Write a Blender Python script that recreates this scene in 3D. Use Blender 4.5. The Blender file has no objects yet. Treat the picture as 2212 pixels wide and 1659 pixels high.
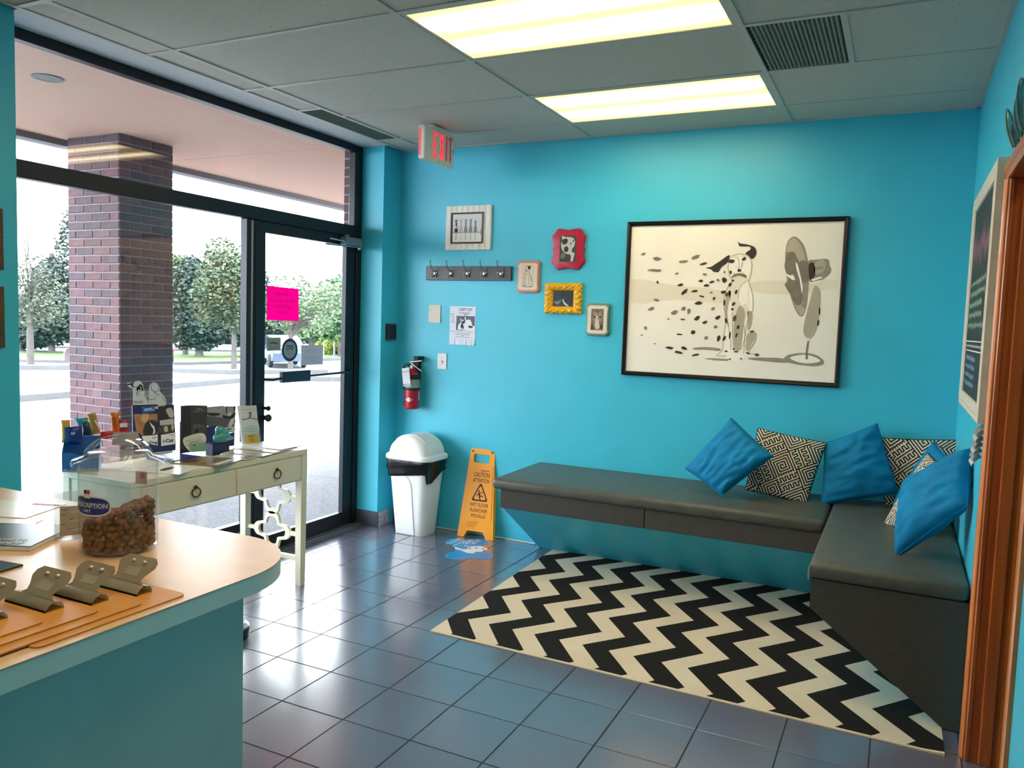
import bpy, bmesh, math, random
from mathutils import Vector, Matrix, noise
random.seed(7)
S = bpy.context.scene
COL = S.collection
# ---------------------------------------------------------------- camera, world, light, exposure
F_PX = 1715.98
CAM = Vector((1.86466, -3.28160, 1.50076))
YAW, PITCH, ROLL = -0.453209, -0.077737, 0.033192
_cy, _sy, _cp, _sp = math.cos(YAW), math.sin(YAW), math.cos(PITCH), math.sin(PITCH)
FW = Vector((_sy*_cp, _cy*_cp, _sp))
_r = Vector((_cy, -_sy, 0)); _u = _r.cross(FW)
RT = _r*math.cos(ROLL) + _u*math.sin(ROLL)
UP = -_r*math.sin(ROLL) + _u*math.cos(ROLL)
cam = bpy.data.objects.new('camera', bpy.data.cameras.new('camera'))
COL.objects.link(cam)
cam.matrix_world = Matrix(((RT.x, UP.x, -FW.x, CAM.x), (RT.y, UP.y, -FW.y, CAM.y), (RT.z, UP.z, -FW.z, CAM.z), (0, 0, 0, 1)))
cam.data.sensor_width = 36.0
cam.data.lens = F_PX/2212*36
cam.data.clip_start = 0.05; cam.data.clip_end = 300
S.camera = cam
S.view_settings.view_transform = 'Standard'
S.view_settings.look = 'None'
S.view_settings.gamma = 1.0
S.view_settings.use_curve_mapping = False
S.view_settings.exposure = 1.0
S.cycles.use_denoising = True
S.cycles.max_bounces = 8
S.cycles.transparent_max_bounces = 16
S.cycles.sample_clamp_indirect = 6.0
W = bpy.data.worlds.new('sky'); S.world = W; W.use_nodes = True
_bg = W.node_tree.nodes['Background']
_bg.inputs[0].default_value = (0.86, 0.93, 1.0, 1); _bg.inputs[1].default_value = 8.0
sun = bpy.data.objects.new('sun', bpy.data.lights.new('sun', 'SUN')); COL.objects.link(sun)
sun.data.energy = 5.0; sun.data.angle = 0.03; sun.data.color = (1, 0.95, 0.86)
sun.rotation_euler = Vector((0.30, -0.32, -0.90)).to_track_quat('-Z', 'Y').to_euler()
TROFFER = 7.0
H = 2.6906      # ceiling height
YB = 1.568      # back wall
XR = 2.158      # right wall
XW = -1.62      # storefront frame plane
XP = -1.44      # inner face of the storefront piers
# ---------------------------------------------------------------- helpers
def lin(c):
    if isinstance(c, str):
        c = [int(c[i:i+2], 16) for i in (0, 2, 4)]
    return tuple((v/255/12.92 if v/255 <= 0.04045 else ((v/255+0.055)/1.055)**2.4) for v in c)
MATS = {}
def mat(name, col, rough=0.5, metal=0.0, var=0.0, vscale=8.0, bump=0.0, bscale=60.0, spec=0.5, emit=0.0, sheen=0.0, coat=0.0, stretch=None, coatr=0.08):
    if name in MATS: return MATS[name]
    m = bpy.data.materials.new(name); m.use_nodes = True
    nt = m.node_tree; b = nt.nodes['Principled BSDF']
    c = lin(col)
    b.inputs['Base Color'].default_value = (*c, 1)
    b.inputs['Roughness'].default_value = rough
    b.inputs['Metallic'].default_value = metal
    b.inputs['Specular IOR Level'].default_value = spec
    if sheen: b.inputs['Sheen Weight'].default_value = sheen
    if coat: b.inputs['Coat Weight'].default_value = coat; b.inputs['Coat Roughness'].default_value = coatr
    if emit:
        b.inputs['Emission Color'].default_value = (*c, 1); b.inputs['Emission Strength'].default_value = emit
    tc = nt.nodes.new('ShaderNodeTexCoord'); out = tc.outputs['Object']
    if stretch:
        mp = nt.nodes.new('ShaderNodeMapping'); mp.inputs['Scale'].default_value = stretch
        nt.links.new(out, mp.inputs[0]); out = mp.outputs[0]
    if var:
        n = nt.nodes.new('ShaderNodeTexNoise'); n.inputs['Scale'].default_value = vscale; n.inputs['Detail'].default_value = 4
        nt.links.new(out, n.inputs['Vector'])
        r = nt.nodes.new('ShaderNodeValToRGB')
        r.color_ramp.elements[0].position = 0.3; r.color_ramp.elements[1].position = 0.7
        r.color_ramp.elements[0].color = (*[v*(1-var) for v in c], 1)
        r.color_ramp.elements[1].color = (*[min(1, v*(1+var)) for v in c], 1)
        nt.links.new(n.outputs['Fac'], r.inputs[0]); nt.links.new(r.outputs[0], b.inputs['Base Color'])
    if bump:
        n2 = nt.nodes.new('ShaderNodeTexNoise'); n2.inputs['Scale'].default_value = bscale; n2.inputs['Detail'].default_value = 3
        nt.links.new(out, n2.inputs['Vector'])
        bp = nt.nodes.new('ShaderNodeBump'); bp.inputs['Strength'].default_value = bump; bp.inputs['Distance'].default_value = 0.01
        nt.links.new(n2.outputs['Fac'], bp.inputs['Height']); nt.links.new(bp.outputs[0], b.inputs['Normal'])
    MATS[name] = m
    return m
def glass_mat(name, tint=(1, 1, 1), ior=1.45, rough=0.0, haze=0.0):
    m = bpy.data.materials.new(name); m.use_nodes = True; nt = m.node_tree; nt.nodes.clear()
    o = nt.nodes.new('ShaderNodeOutputMaterial'); t = nt.nodes.new('ShaderNodeBsdfTransparent'); g = nt.nodes.new('ShaderNodeBsdfGlossy')
    t.inputs[0].default_value = (*tint, 1); g.inputs['Roughness'].default_value = rough
    lw = nt.nodes.new('ShaderNodeLayerWeight'); pw = nt.nodes.new('ShaderNodeMath'); pw.operation = 'POWER'; pw.inputs[1].default_value = 8.0
    nt.links.new(lw.outputs['Facing'], pw.inputs[0])
    f = nt.nodes.new('ShaderNodeMath'); f.operation = 'MULTIPLY_ADD'; F0 = ((ior-1)/(ior+1))**2; f.inputs[1].default_value = 1-F0; f.inputs[2].default_value = F0
    nt.links.new(pw.outputs[0], f.inputs[0])
    mx = nt.nodes.new('ShaderNodeMixShader')
    nt.links.new(f.outputs[0], mx.inputs[0]); nt.links.new(t.outputs[0], mx.inputs[1]); nt.links.new(g.outputs[0], mx.inputs[2])
    last = mx
    if haze:
        d = nt.nodes.new('ShaderNodeBsdfTranslucent'); d.inputs[0].default_value = (0.9, 0.92, 0.95, 1)
        m2 = nt.nodes.new('ShaderNodeMixShader'); m2.inputs[0].default_value = haze
        nt.links.new(mx.outputs[0], m2.inputs[1]); nt.links.new(d.outputs[0], m2.inputs[2]); last = m2
    nt.links.new(last.outputs[0], o.inputs[0])
    MATS[name] = m
    return m
def ray(px, py):
    return FW + RT*((px-1106)/F_PX) - UP*((py-829.5)/F_PX)
def on(ax, val, px, py):
    d = ray(px, py); return CAM + d*((val-CAM[ax])/d[ax])
def onplane(P, N, px, py):
    d = ray(px, py); return CAM + d*((P-CAM).dot(N)/d.dot(N))
PW = {}   # world matrix of things (all are plain translations)
def thing(name, label, cat, loc=(0, 0, 0), group=None):
    o = bpy.data.objects.new(name, None); COL.objects.link(o)
    o.empty_display_size = 0.05; o.location = loc
    o['label'] = label; o['category'] = cat
    if group: o['group'] = group
    PW[o.name] = Matrix.Translation(Vector(loc))
    return o
def tag(o, label, cat, group=None):
    o['label'] = label; o['category'] = cat
    if group: o['group'] = group
    return o
def wm(o): return PW.get(o.name, Matrix.Identity(4))
def link(name, me, m=None, parent=None, loc=None, M=None):
    o = bpy.data.objects.new(name, me); COL.objects.link(o)
    if m is not None:
        me.materials.clear()
        for x in (m if isinstance(m, (list, tuple)) else [m]): me.materials.append(x)
    B = M.copy() if M is not None else Matrix.Translation(Vector(loc or (0, 0, 0)))
    if parent:
        o.parent = parent; o.matrix_parent_inverse = wm(parent).inverted()
    o.matrix_basis = B
    PW[o.name] = B
    return o
def build(name, bm, m, parent=None, smooth=None, M=None):
    me = bpy.data.meshes.new(name)
    bmesh.ops.recalc_face_normals(bm, faces=bm.faces[:])
    bm.to_mesh(me); bm.free()
    if smooth is not None:
        for p in me.polygons: p.use_smooth = True
        if smooth > 0: me.set_sharp_from_angle(angle=math.radians(smooth))
    return link(name, me, m, parent, M=M)
def struct(o):
    o['kind'] = 'structure'; return o
def NB(): return bmesh.new()
def box(bm, a, b, bev=0.0, seg=2, M=None):
    x0, y0, z0 = [min(p, q) for p, q in zip(a, b)]; x1, y1, z1 = [max(p, q) for p, q in zip(a, b)]
    v = [bm.verts.new(p) for p in ((x0, y0, z0), (x1, y0, z0), (x1, y1, z0), (x0, y1, z0), (x0, y0, z1), (x1, y0, z1), (x1, y1, z1), (x0, y1, z1))]
    fs = [bm.faces.new([v[i] for i in f]) for f in ((3, 2, 1, 0), (4, 5, 6, 7), (0, 1, 5, 4), (1, 2, 6, 5), (2, 3, 7, 6), (3, 0, 4, 7))]
    if bev:
        es = list({e for f in fs for e in f.edges})
        r = bmesh.ops.bevel(bm, geom=es, offset=bev, segments=seg, affect='EDGES', profile=0.5)
        v = list({w for f in r['faces'] for w in f.verts} | {w for w in v if w.is_valid})
    if M is not None: bmesh.ops.transform(bm, matrix=M, verts=[w for w in v if w.is_valid])
    return v
def prism(bm, pts, ext):
    """polygon given as 3-D points, extruded along ext"""
    ext = Vector(ext)
    a = [bm.verts.new(Vector(p)) for p in pts]; b = [bm.verts.new(Vector(p)+ext) for p in pts]
    n = len(pts)
    bm.faces.new(a[::-1]); bm.faces.new(b)
    for i in range(n): bm.faces.new((a[i], a[(i+1) % n], b[(i+1) % n], b[i]))
def ring_prism(bm, outer, inner, ext):
    """frame between two closed polylines with the same count, extruded"""
    ext = Vector(ext); n = len(outer)
    L = [[bm.verts.new(Vector(p)+e) for p in ps] for ps, e in ((outer, ext*0), (inner, ext*0), (inner, ext), (outer, ext))]
    for k in range(4):
        A, B = L[k], L[(k+1) % 4]
        for i in range(n): bm.faces.new((A[i], A[(i+1) % n], B[(i+1) % n], B[i]))
def tube(bm, pts, r, n=10, caps=True):
    pts = [Vector(p) for p in pts]; rs = r if isinstance(r, (list, tuple)) else [r]*len(pts)
    prev = None; up = None; rings = []
    for i, p in enumerate(pts):
        t = (pts[min(i+1, len(pts)-1)] - pts[max(i-1, 0)]).normalized()
        if up is None:
            up = t.orthogonal().normalized()
        up = (up - t*up.dot(t)).normalized() if (up - t*up.dot(t)).length > 1e-6 else t.orthogonal().normalized()
        s = t.cross(up)
        rings.append([bm.verts.new(p + (up*math.cos(2*math.pi*k/n) + s*math.sin(2*math.pi*k/n))*rs[i]) for k in range(n)])
    for A, B in zip(rings, rings[1:]):
        for k in range(n): bm.faces.new((A[k], A[(k+1) % n], B[(k+1) % n], B[k]))
    if caps: bm.faces.new(rings[0][::-1]); bm.faces.new(rings[-1])
def lathe(bm, prof, n=32, c=(0, 0, 0), close=False):
    """profile of (r, z)"""
    c = Vector(c); rings = []
    for r, z in prof:
        if r < 1e-5: rings.append([bm.verts.new(c+Vector((0, 0, z)))])
        else: rings.append([bm.verts.new(c+Vector((r*math.cos(2*math.pi*k/n), r*math.sin(2*math.pi*k/n), z))) for k in range(n)])
    for A, B in zip(rings, rings[1:]):
        for k in range(n):
            a0, a1 = A[k % len(A)], A[(k+1) % len(A)]; b0, b1 = B[k % len(B)], B[(k+1) % len(B)]
            vs = []
            for v in (a0, a1, b1, b0):
                if v not in vs: vs.append(v)
            if len(vs) >= 3: bm.faces.new(vs)
def ball(bm, c, r, n=2, sc=(1, 1, 1)):
    M = Matrix.Translation(Vector(c)) @ Matrix.Diagonal((*[r*s for s in sc], 1))
    bmesh.ops.create_icosphere(bm, subdivisions=n, radius=1, matrix=M)
def catmull(pts, k=5, closed=True):
    n = len(pts); out = []
    P = [Vector(p) for p in pts]
    rng = range(n) if closed else range(n-1)
    for i in rng:
        p0, p1, p2, p3 = (P[(i-1) % n], P[i], P[(i+1) % n], P[(i+2) % n]) if closed else (P[max(i-1, 0)], P[i], P[i+1], P[min(i+2, n-1)])
        for j in range(k):
            t = j/k
            out.append(0.5*((2*p1) + (p2-p0)*t + (2*p0-5*p1+4*p2-p3)*t*t + (3*p1-p0-3*p2+p3)*t**3))
    if not closed: out.append(P[-1])
    return out
class Flat:
    """flat print on a real surface: origin O, right X, up Y; pixels of the photo can be carried over to the plane"""
    def __init__(s, O, X, Y, parent, base=0.0006):
        s.O, s.X, s.Y = Vector(O), Vector(X).normalized(), Vector(Y).normalized(); s.N = s.X.cross(s.Y).normalized(); s.p = parent; s.base = base; s.bm = {}; s.cnt = {}
    def P(s, u, v, layer=0): return s.O + s.X*u + s.Y*v + s.N*(s.base + 0.0003*layer)
    def px(s, x, y):
        w = onplane(s.O, s.N, x, y) - s.O; return (w.dot(s.X), w.dot(s.Y))
    def poly(s, key, pts, layer=0, smooth=0):
        if smooth: pts = [(p.x, p.y) for p in catmull([(a, b, 0) for a, b in pts], smooth)]
        bm = s.bm.setdefault(key, NB()); s.cnt[key] = s.cnt.get(key, 0)+1
        vs = [bm.verts.new(s.P(u, v, layer)) for u, v in pts]
        f = bm.faces.new(vs); f.normal_update()
        if f.normal.dot(s.N) < 0: f.normal_flip()
    def rect(s, key, u0, v0, u1, v1, layer=0): s.poly(key, [(u0, v0), (u1, v0), (u1, v1), (u0, v1)], layer)
    def ell(s, key, c, a, b, ang=0, layer=0, n=14):
        ca, sa = math.cos(ang), math.sin(ang)
        s.poly(key, [(c[0]+a*math.cos(t)*ca-b*math.sin(t)*sa, c[1]+a*math.cos(t)*sa+b*math.sin(t)*ca) for t in [2*math.pi*i/n for i in range(n)]], layer)
    def ring(s, key, c, a, b, w, layer=0, n=32):
        bm = s.bm.setdefault(key, NB())
        V = [[bm.verts.new(s.P(c[0]+(a-k)*math.cos(t), c[1]+(b-k)*math.sin(t), layer)) for t in [2*math.pi*i/n for i in range(n)]] for k in (0, w)]
        for i in range(n): bm.faces.new((V[0][i], V[0][(i+1) % n], V[1][(i+1) % n], V[1][i]))
    def line(s, key, pts, w, layer=0, smooth=0):
        if smooth: pts = [(p.x, p.y) for p in catmull([(a, b, 0) for a, b in pts], smooth, False)]
        bm = s.bm.setdefault(key, NB()); pr = None; s.cnt[key] = s.cnt.get(key, 0)+1
        for i, p in enumerate(pts):
            a, b = Vector(pts[max(i-1, 0)]), Vector(pts[min(i+1, len(pts)-1)])
            t = (b-a).normalized() if (b-a).length > 1e-9 else Vector((1, 0)); n = Vector((-t.y, t.x))*(w/2)
            cur = (bm.verts.new(s.P(p[0]+n.x, p[1]+n.y, layer)), bm.verts.new(s.P(p[0]-n.x, p[1]-n.y, layer)))
            if pr: bm.faces.new((pr[0], pr[1], cur[1], cur[0]))
            pr = cur
    def text(s, name, body, c, size, m, layer=1, bold=0.0, rot=0.0, mirror=False, align='CENTER', width=None, parent=None):
        cu = bpy.data.curves.new(name, 'FONT'); cu.body = body; cu.size = size; cu.align_x = align; cu.align_y = 'CENTER'; cu.offset = bold*size; cu.resolution_u = 3
        to = bpy.data.objects.new(name, cu); COL.objects.link(to)
        dg = bpy.context.evaluated_depsgraph_get()
        me = bpy.data.meshes.new_from_object(to.evaluated_get(dg)); COL.objects.unlink(to); bpy.data.objects.remove(to)
        if width:
            xs = [v.co.x for v in me.vertices]; k = width/(max(xs)-min(xs))
            for v in me.vertices: v.co.x *= k
        ca, sa = math.cos(rot), math.sin(rot)
        for v in me.vertices:
            x, y = (-v.co.x if mirror else v.co.x), v.co.y
            v.co = s.P(c[0]+x*ca-y*sa, c[1]+x*sa+y*ca, layer)
        return link(name, me, m, parent or s.p)
    def done(s, mats, names):
        for k, bm in s.bm.items():
            if k.split('#')[0] in mats:
                me = bpy.data.meshes.new(names.get(k, k.split('#')[0])); bm.to_mesh(me); bm.free()
                o = link(names.get(k, k.split('#')[0]), me, mats[k.split('#')[0]], s.p)
                if s.cnt.get(k, 0) > 1: o['kind'] = 'stuff'
        s.bm = {}
def dup(o, loc, label=None, name=None):
    c = o.copy(); COL.objects.link(c); c.location = loc
    if label: c['label'] = label
    PW[c.name] = Matrix.Translation(Vector(loc))
    for ch in list(o.children):
        d = ch.copy(); COL.objects.link(d); d.parent = c
        for g in list(ch.children):
            e = g.copy(); COL.objects.link(e); e.parent = d
    return c
# ---------------------------------------------------------------- shared materials
TEAL = mat('teal_wall_paint', (62, 192, 220), 0.42, var=0.04, vscale=3, bump=0.03, bscale=220)
WHITE = mat('white_plastic', (228, 230, 232), 0.35)
BLACK = mat('black_print', (22, 20, 20), 0.6)
DARKF = mat('black_aluminium', (24, 27, 36), 0.38, metal=0.3)
PAPER = mat('white_paper', (236, 236, 240), 0.7)
CHROME = mat('polished_steel', (190, 188, 184), 0.18, metal=1.0)
SATIN = mat('satin_nickel', (204, 192, 172), 0.28, metal=0.45)
GREY1 = mat('grey_print', (110, 108, 106), 0.7)
GREY2 = mat('light_grey_print', (168, 164, 158), 0.7)
GLASS = glass_mat('window_glass', (0.97, 0.985, 0.98), 1.45)
ACRYL = glass_mat('clear_acrylic', (0.975, 0.975, 0.97), 1.46, 0.04, haze=0.03)
SEATF = mat('charcoal_vinyl', (82, 84, 78), 0.42, var=0.14, vscale=14, bump=0.12, bscale=300)
SEATD = mat('dark_grey_upholstery', (66, 62, 58), 0.6, var=0.1, vscale=30, bump=0.15, bscale=400)
# ================================================================ SETTING
YN = -4.7       # room end behind the camera
XL = -1.70
# floor with single tiles
bm = NB(); box(bm, (-1.72, YN, -0.06), (XR+1.6, YB+0.02, -0.0025))
floor = struct(build('floor', bm, mat('dark_grout', (52, 52, 56), 0.7)))
TS, TOX, TOY = 0.29555, -1.3953, -0.9686
tile_m = mat('slate_grey_tile', (106, 108, 130), 0.22, spec=1.0, coat=1.0, coatr=0.16, var=0.07, vscale=2.2, bump=0.012, bscale=18)
def tile_mesh(w, d):
    bm = NB(); x, y = w/2, d/2; c = 0.0012
    lo = [bm.verts.new((sx*x, sy*y, -0.006)) for sx, sy in ((-1, -1), (1, -1), (1, 1), (-1, 1))]
    md = [bm.verts.new((sx*x, sy*y, -c)) for sx, sy in ((-1, -1), (1, -1), (1, 1), (-1, 1))]
    hi = [bm.verts.new((sx*(x-c), sy*(y-c), 0)) for sx, sy in ((-1, -1), (1, -1), (1, 1), (-1, 1))]
    for A, B in ((lo, md), (md, hi)):
        for k in range(4): bm.faces.new((A[k], A[(k+1) % 4], B[(k+1) % 4], B[k]))
    bm.faces.new(hi); me = bpy.data.meshes.new('tile'); bm.to_mesh(me); bm.free(); me.materials.append(tile_m); return me
tcache = {}
g = 0.0045
for c in range(-1, 13):
    for r in range(-6, 9):
        x0, x1 = TOX+c*TS+g/2, TOX+(c+1)*TS-g/2; y0, y1 = TOY+r*TS+g/2, TOY+(r+1)*TS-g/2
        x0, x1, y0, y1 = max(x0, -1.60), min(x1, XR+0.45), max(y0, YN), min(y1, YB)
        if x1-x0 < 0.02 or y1-y0 < 0.02: continue
        k = (round(x1-x0, 3), round(y1-y0, 3))
        if k not in tcache: tcache[k] = tile_mesh(*k)
        o = bpy.data.objects.new('tile', tcache[k]); COL.objects.link(o)
        o.parent = floor; o.location = ((x0+x1)/2, (y0+y1)/2, random.uniform(-0.0004, 0.0003))
        o.rotation_euler = (random.uniform(-.0007, .0007), random.uniform(-.0007, .0007), 0)
# ceiling: slab, T-bars, single panels
bm = NB(); box(bm, (-1.75, YN, H+0.03), (XR+1.7, YB+0.02, H+0.10))
ceiling = struct(build('ceiling', bm, mat('plenum_grey', (120, 120, 118), 0.9)))
tilem = mat('acoustic_tile', (200, 194, 182), 0.92, bump=0.25, bscale=150)
_nt = tilem.node_tree                      # pinholes of the acoustic panels
_b = _nt.nodes['Principled BSDF']; _v = _nt.nodes.new('ShaderNodeTexVoronoi'); _v.inputs['Scale'].default_value = 45
_tc = _nt.nodes.new('ShaderNodeTexCoord'); _nt.links.new(_tc.outputs['Object'], _v.inputs['Vector'])
_n2 = _nt.nodes.new('ShaderNodeTexNoise'); _n2.inputs['Scale'].default_value = 12; _nt.links.new(_tc.outputs['Object'], _n2.inputs['Vector'])
_md = _nt.nodes.new('ShaderNodeMath'); _md.operation = 'MULTIPLY_ADD'; _md.inputs[1].default_value = 0.22; _md.inputs[2].default_value = 0.0; _nt.links.new(_n2.outputs['Fac'], _md.inputs[0])
_lt = _nt.nodes.new('ShaderNodeMath'); _lt.operation = 'LESS_THAN'; _nt.links.new(_v.outputs['Distance'], _lt.inputs[0]); _nt.links.new(_md.outputs[0], _lt.inputs[1])
_mx = _nt.nodes.new('ShaderNodeMix'); _mx.data_type = 'RGBA'; _mx.inputs[6].default_value = (*lin((200, 194, 182)), 1); _mx.inputs[7].default_value = (*lin((120, 116, 110)), 1)
_nt.links.new(_lt.outputs[0], _mx.inputs[0]); _nt.links.new(_mx.outputs[2], _b.inputs['Base Color'])
barm = mat('white_grid_metal', (192, 188, 180), 0.5)
U = 0.6096; XC = -1.40
ys = [YN] + [k*U for k in range(-7, 3)] + [YB]
def bar(a, b):
    bm = NB(); box(bm, a, b); build('grid_bar', bm, barm, ceiling)
for k in range(-7, 3): bar((-2*U if k == 1 else XC, k*U-0.012, H), (XR, k*U+0.012, H+0.008))
for x in (-2*U, 0, 2*U): bar((x-0.012, YN, H-0.0006), (x+0.012, YB, H+0.008))
bar((XC-0.012, YN, H-0.001), (XC+0.012, YB, H+0.008)); bar((XR-0.02, YN, H-0.001), (XR, YB, H+0.008)); bar((XC, YB-0.02, H-0.001), (XR, YB, H+0.008))
VX = 2*U+0.372
bar((VX-0.012, 0, H-0.0003), (VX+0.012, U, H+0.008))
lights = [(0, k) for k in (1, -1, -3, -5)]
def panel(x0, x1, y0, y1):
    bm = NB(); box(bm, (x0+0.004, y0+0.004, H+0.004+random.uniform(0, .003)), (x1-0.004, y1-0.004, H+0.02), 0.002, 1)
    build('ceiling_panel', bm, tilem, ceiling)
for k in range(len(ys)-1):
    y0, y1 = ys[k], ys[k+1]; j = k-8
    if abs(y0) < .01: panel(XC, -2*U, 0, 0.43)
    elif not (abs(y0-U) < .01): panel(XC, -2*U, y0, y1)
    panel(-2*U, 0, y0, y1)
    if not any(abs(y0-l*U) < .01 for _, l in lights): panel(0, 2*U, y0, y1)
    if abs(y0) < .01: panel(VX, XR, y0, y1)
    else: panel(2*U, XR, y0, y1)
bar((XC, 0.43-0.012, H), (-2*U, 0.43+0.012, H+0.008))
# walls
bm = NB(); box(bm, (-1.75, YB, -0.02), (XR+0.12, YB+0.12, H+0.05)); struct(build('wall_back', bm, TEAL))
bm = NB()
DY0, DY1, DZ = -1.05, -0.113, 2.04         # door opening in the right wall
box(bm, (XR, DY1+.018, -0.02), (XR+0.085, YB, H+0.05)); box(bm, (XR, YN, -0.02), (XR+0.085, DY0-.018, H+0.05)); box(bm, (XR, DY0-.018, DZ+.018), (XR+0.085, DY1+.018, H+0.05))
struct(build('wall_right', bm, TEAL))
bm = NB(); box(bm, (-1.75, YN, -0.02), (XP, -1.205, H+0.05)); box(bm, (-1.70, 1.361, -0.02), (XP, YB, H+0.05)); struct(build('wall_left', bm, TEAL))
bm = NB(); box(bm, (-1.75, YN-0.1, -0.02), (XR+1.7, YN, H+0.05)); struct(build('wall_front', bm, mat('bounce_white_paint', (226, 224, 216), .6)))  # unseen end wall, made off-white to bounce more light into the room
bm = NB(); box(bm, (XR+0.085, -0.08, -0.02), (XR+1.6, 0.02, H+0.05)); box(bm, (XR+1.5, YN, -0.02), (XR+1.6, -0.08, H+0.05)); struct(build('wall_side_room', bm, TEAL))
bm = NB(); box(bm, (-1.75, -1.205, H+0.001), (XC-0.012, 1.361, H+0.05)); struct(build('trim_1', bm, mat('pale_grey_soffit', (196, 198, 200), 0.7)))
# baseboards
bbm = mat('dark_base_tile', (74, 76, 92), 0.35, var=0.08)
bm = NB(); box(bm, (-1.62, 1.349, 0), (XP+0.012, 1.361, 0.11), 0.003, 1); struct(build('baseboard_left', bm, bbm))
bm = NB(); box(bm, (XP, 1.361, 0), (XP+0.010, 1.50, 0.105), 0.003, 1); o = struct(build('baseboard_corner', bm, mat('chipped_plaster', (168, 168, 172), 0.85, var=0.35, vscale=40, bump=0.5, bscale=60)))
bm = NB(); box(bm, (XP, YB-0.012, 0), (-1.13, YB, 0.105), 0.003, 1); struct(build('baseboard_back', bm, bbm))
bm = NB(); tube(bm, [(-1.12, YB-0.004, 0.006), (-0.7, YB-0.004, 0.007), (-0.28, YB-0.004, 0.006)], 0.006, 6); struct(build('trim_2', bm, mat('white_caulk', (200, 214, 210), 0.7)))
# doorway in the right wall
WOOD = mat('orange_oak', (212, 122, 56), 0.34, var=0.22, vscale=5, bump=0.06, bscale=30, stretch=(9, 9, 0.7), coat=0.3)
WOODH = mat('orange_oak_head', (200, 112, 50), 0.34, var=0.22, vscale=5, bump=0.06, bscale=30, stretch=(9, 0.7, 9), coat=0.3)
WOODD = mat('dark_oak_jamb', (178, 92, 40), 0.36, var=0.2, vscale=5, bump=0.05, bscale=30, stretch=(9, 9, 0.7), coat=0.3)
CX = XR-0.014; CW = 0.058
d = bpy.data.objects.new('door_2', None); COL.objects.link(d); struct(d)
def casing(pts, ext, name='casing', m=WOOD):
    bm = NB(); prism(bm, pts, ext); build(name, bm, m, d)
def casing_profile(y, s):    # moulded flat strip in plan
    return [(XR, y, 0), (CX+0.004, y, 0), (CX, y-s*0.006, 0), (CX, y-s*0.030, 0), (CX+0.005, y-s*0.036, 0), (CX+0.008, y-s*CW, 0), (XR, y-s*CW, 0)]
casing(casing_profile(DY1+CW, 1), (0, 0, DZ)); casing(casing_profile(DY0-CW, -1), (0, 0, DZ))
hp = [(XR, 0, DZ+CW), (CX+0.004, 0, DZ+CW), (CX, 0, DZ+CW-0.006), (CX, 0, DZ+0.028), (CX+0.005, 0, DZ+0.022), (CX+0.008, 0, DZ), (XR, 0, DZ)]
casing([(x, DY0-CW, z) for x, _, z in hp], (0, DY1-DY0+2*CW-0.0008, 0), 'casing', WOODH)
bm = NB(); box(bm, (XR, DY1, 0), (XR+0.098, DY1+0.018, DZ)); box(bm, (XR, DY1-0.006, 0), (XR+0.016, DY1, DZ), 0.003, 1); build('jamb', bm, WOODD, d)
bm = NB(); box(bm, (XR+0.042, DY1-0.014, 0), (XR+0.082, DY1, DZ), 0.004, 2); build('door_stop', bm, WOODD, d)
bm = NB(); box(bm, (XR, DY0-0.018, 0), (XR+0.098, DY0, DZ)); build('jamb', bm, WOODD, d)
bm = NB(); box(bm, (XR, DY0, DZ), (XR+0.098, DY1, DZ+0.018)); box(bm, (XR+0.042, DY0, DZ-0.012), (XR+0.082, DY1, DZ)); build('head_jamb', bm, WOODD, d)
bm = NB(); box(bm, (XR+0.098, DY1-0.004, 0), (XR+0.112, DY1+0.05, DZ+0.06), 0.004, 1); build('casing', bm, WOOD, d)
# ---------------- storefront
win = bpy.data.objects.new('window_1', None); COL.objects.link(win); struct(win)
XO = XW-0.055
def bar2(name, a, b, m=DARKF, p=win, bev=0.004):
    bm = NB(); box(bm, a, b, bev, 1); return build(name, bm, m, p)
bar2('head_rail', (XO, -1.205, 2.643), (XW, 1.361, H+0.001))
bar2('transom_bar', (XO, -1.205, 2.058), (XW, 1.361, 2.136))
bar2('sill_rail', (XO, -1.205, 0.19), (XW, 0.30, 0.243))
bar2('jamb_rail', (XO, 1.275, 2.136), (XW, 1.361, 2.643))
bar2('jamb_rail', (XO, 1.305, 0), (XW, 1.361, 2.058))
bar2('mullion', (XO, 0.262, 0.0), (XW, 0.300, 2.058))
bar2('mullion', (XO, 0.326, 0.0), (XW-0.01, 0.338, 2.058))
bar2('jamb_rail', (XO, -1.215, 0.19), (XW, -1.19, 2.643))
bar2('kick_panel', (XO, -1.205, 0), (XW-0.006, 0.262, 0.19), mat('pale_sill', (190, 194, 200), 0.5))
def pane(name, a, b, p):
    bm = NB(); box(bm, a, b); return build(name, bm, GLASS, p)
XG = XW-0.03
pane('pane', (XG-0.003, -1.195, 2.13), (XG+0.003, 1.28, 2.65), win)
pane('pane', (XG-0.003, -1.195, 0.235), (XG+0.003, 0.27, 2.064), win)
pane('pane', (XG-0.002, 0.299, 0.02), (XG+0.002, 0.327, 2.058), win)
door = bpy.data.objects.new('door_1', None); COL.objects.link(door); struct(door)
XD = XW-0.008
bar2('stile', (XO+0.006, 0.340, 0.012), (XD, 0.425, 2.0575), DARKF, door); bar2('stile', (XO+0.006, 1.205, 0.012), (XD, 1.302, 2.0575), DARKF, door)
bar2('top_rail', (XO+0.006, 0.42, 1.992), (XD, 1.21, 2.0575), DARKF, door); bar2('bottom_rail', (XO+0.006, 0.42, 0.012), (XD, 1.21, 0.112), DARKF, door)
pane('pane', (XG-0.003, 0.42, 0.105), (XG+0.003, 1.21, 2.0), door)
bar2('threshold', (XO-0.02, 0.30, 0.0), (XW+0.05, 1.361, 0.012), mat('worn_aluminium', (126, 128, 134), 0.4, metal=0.6), door, 0.003)
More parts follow.
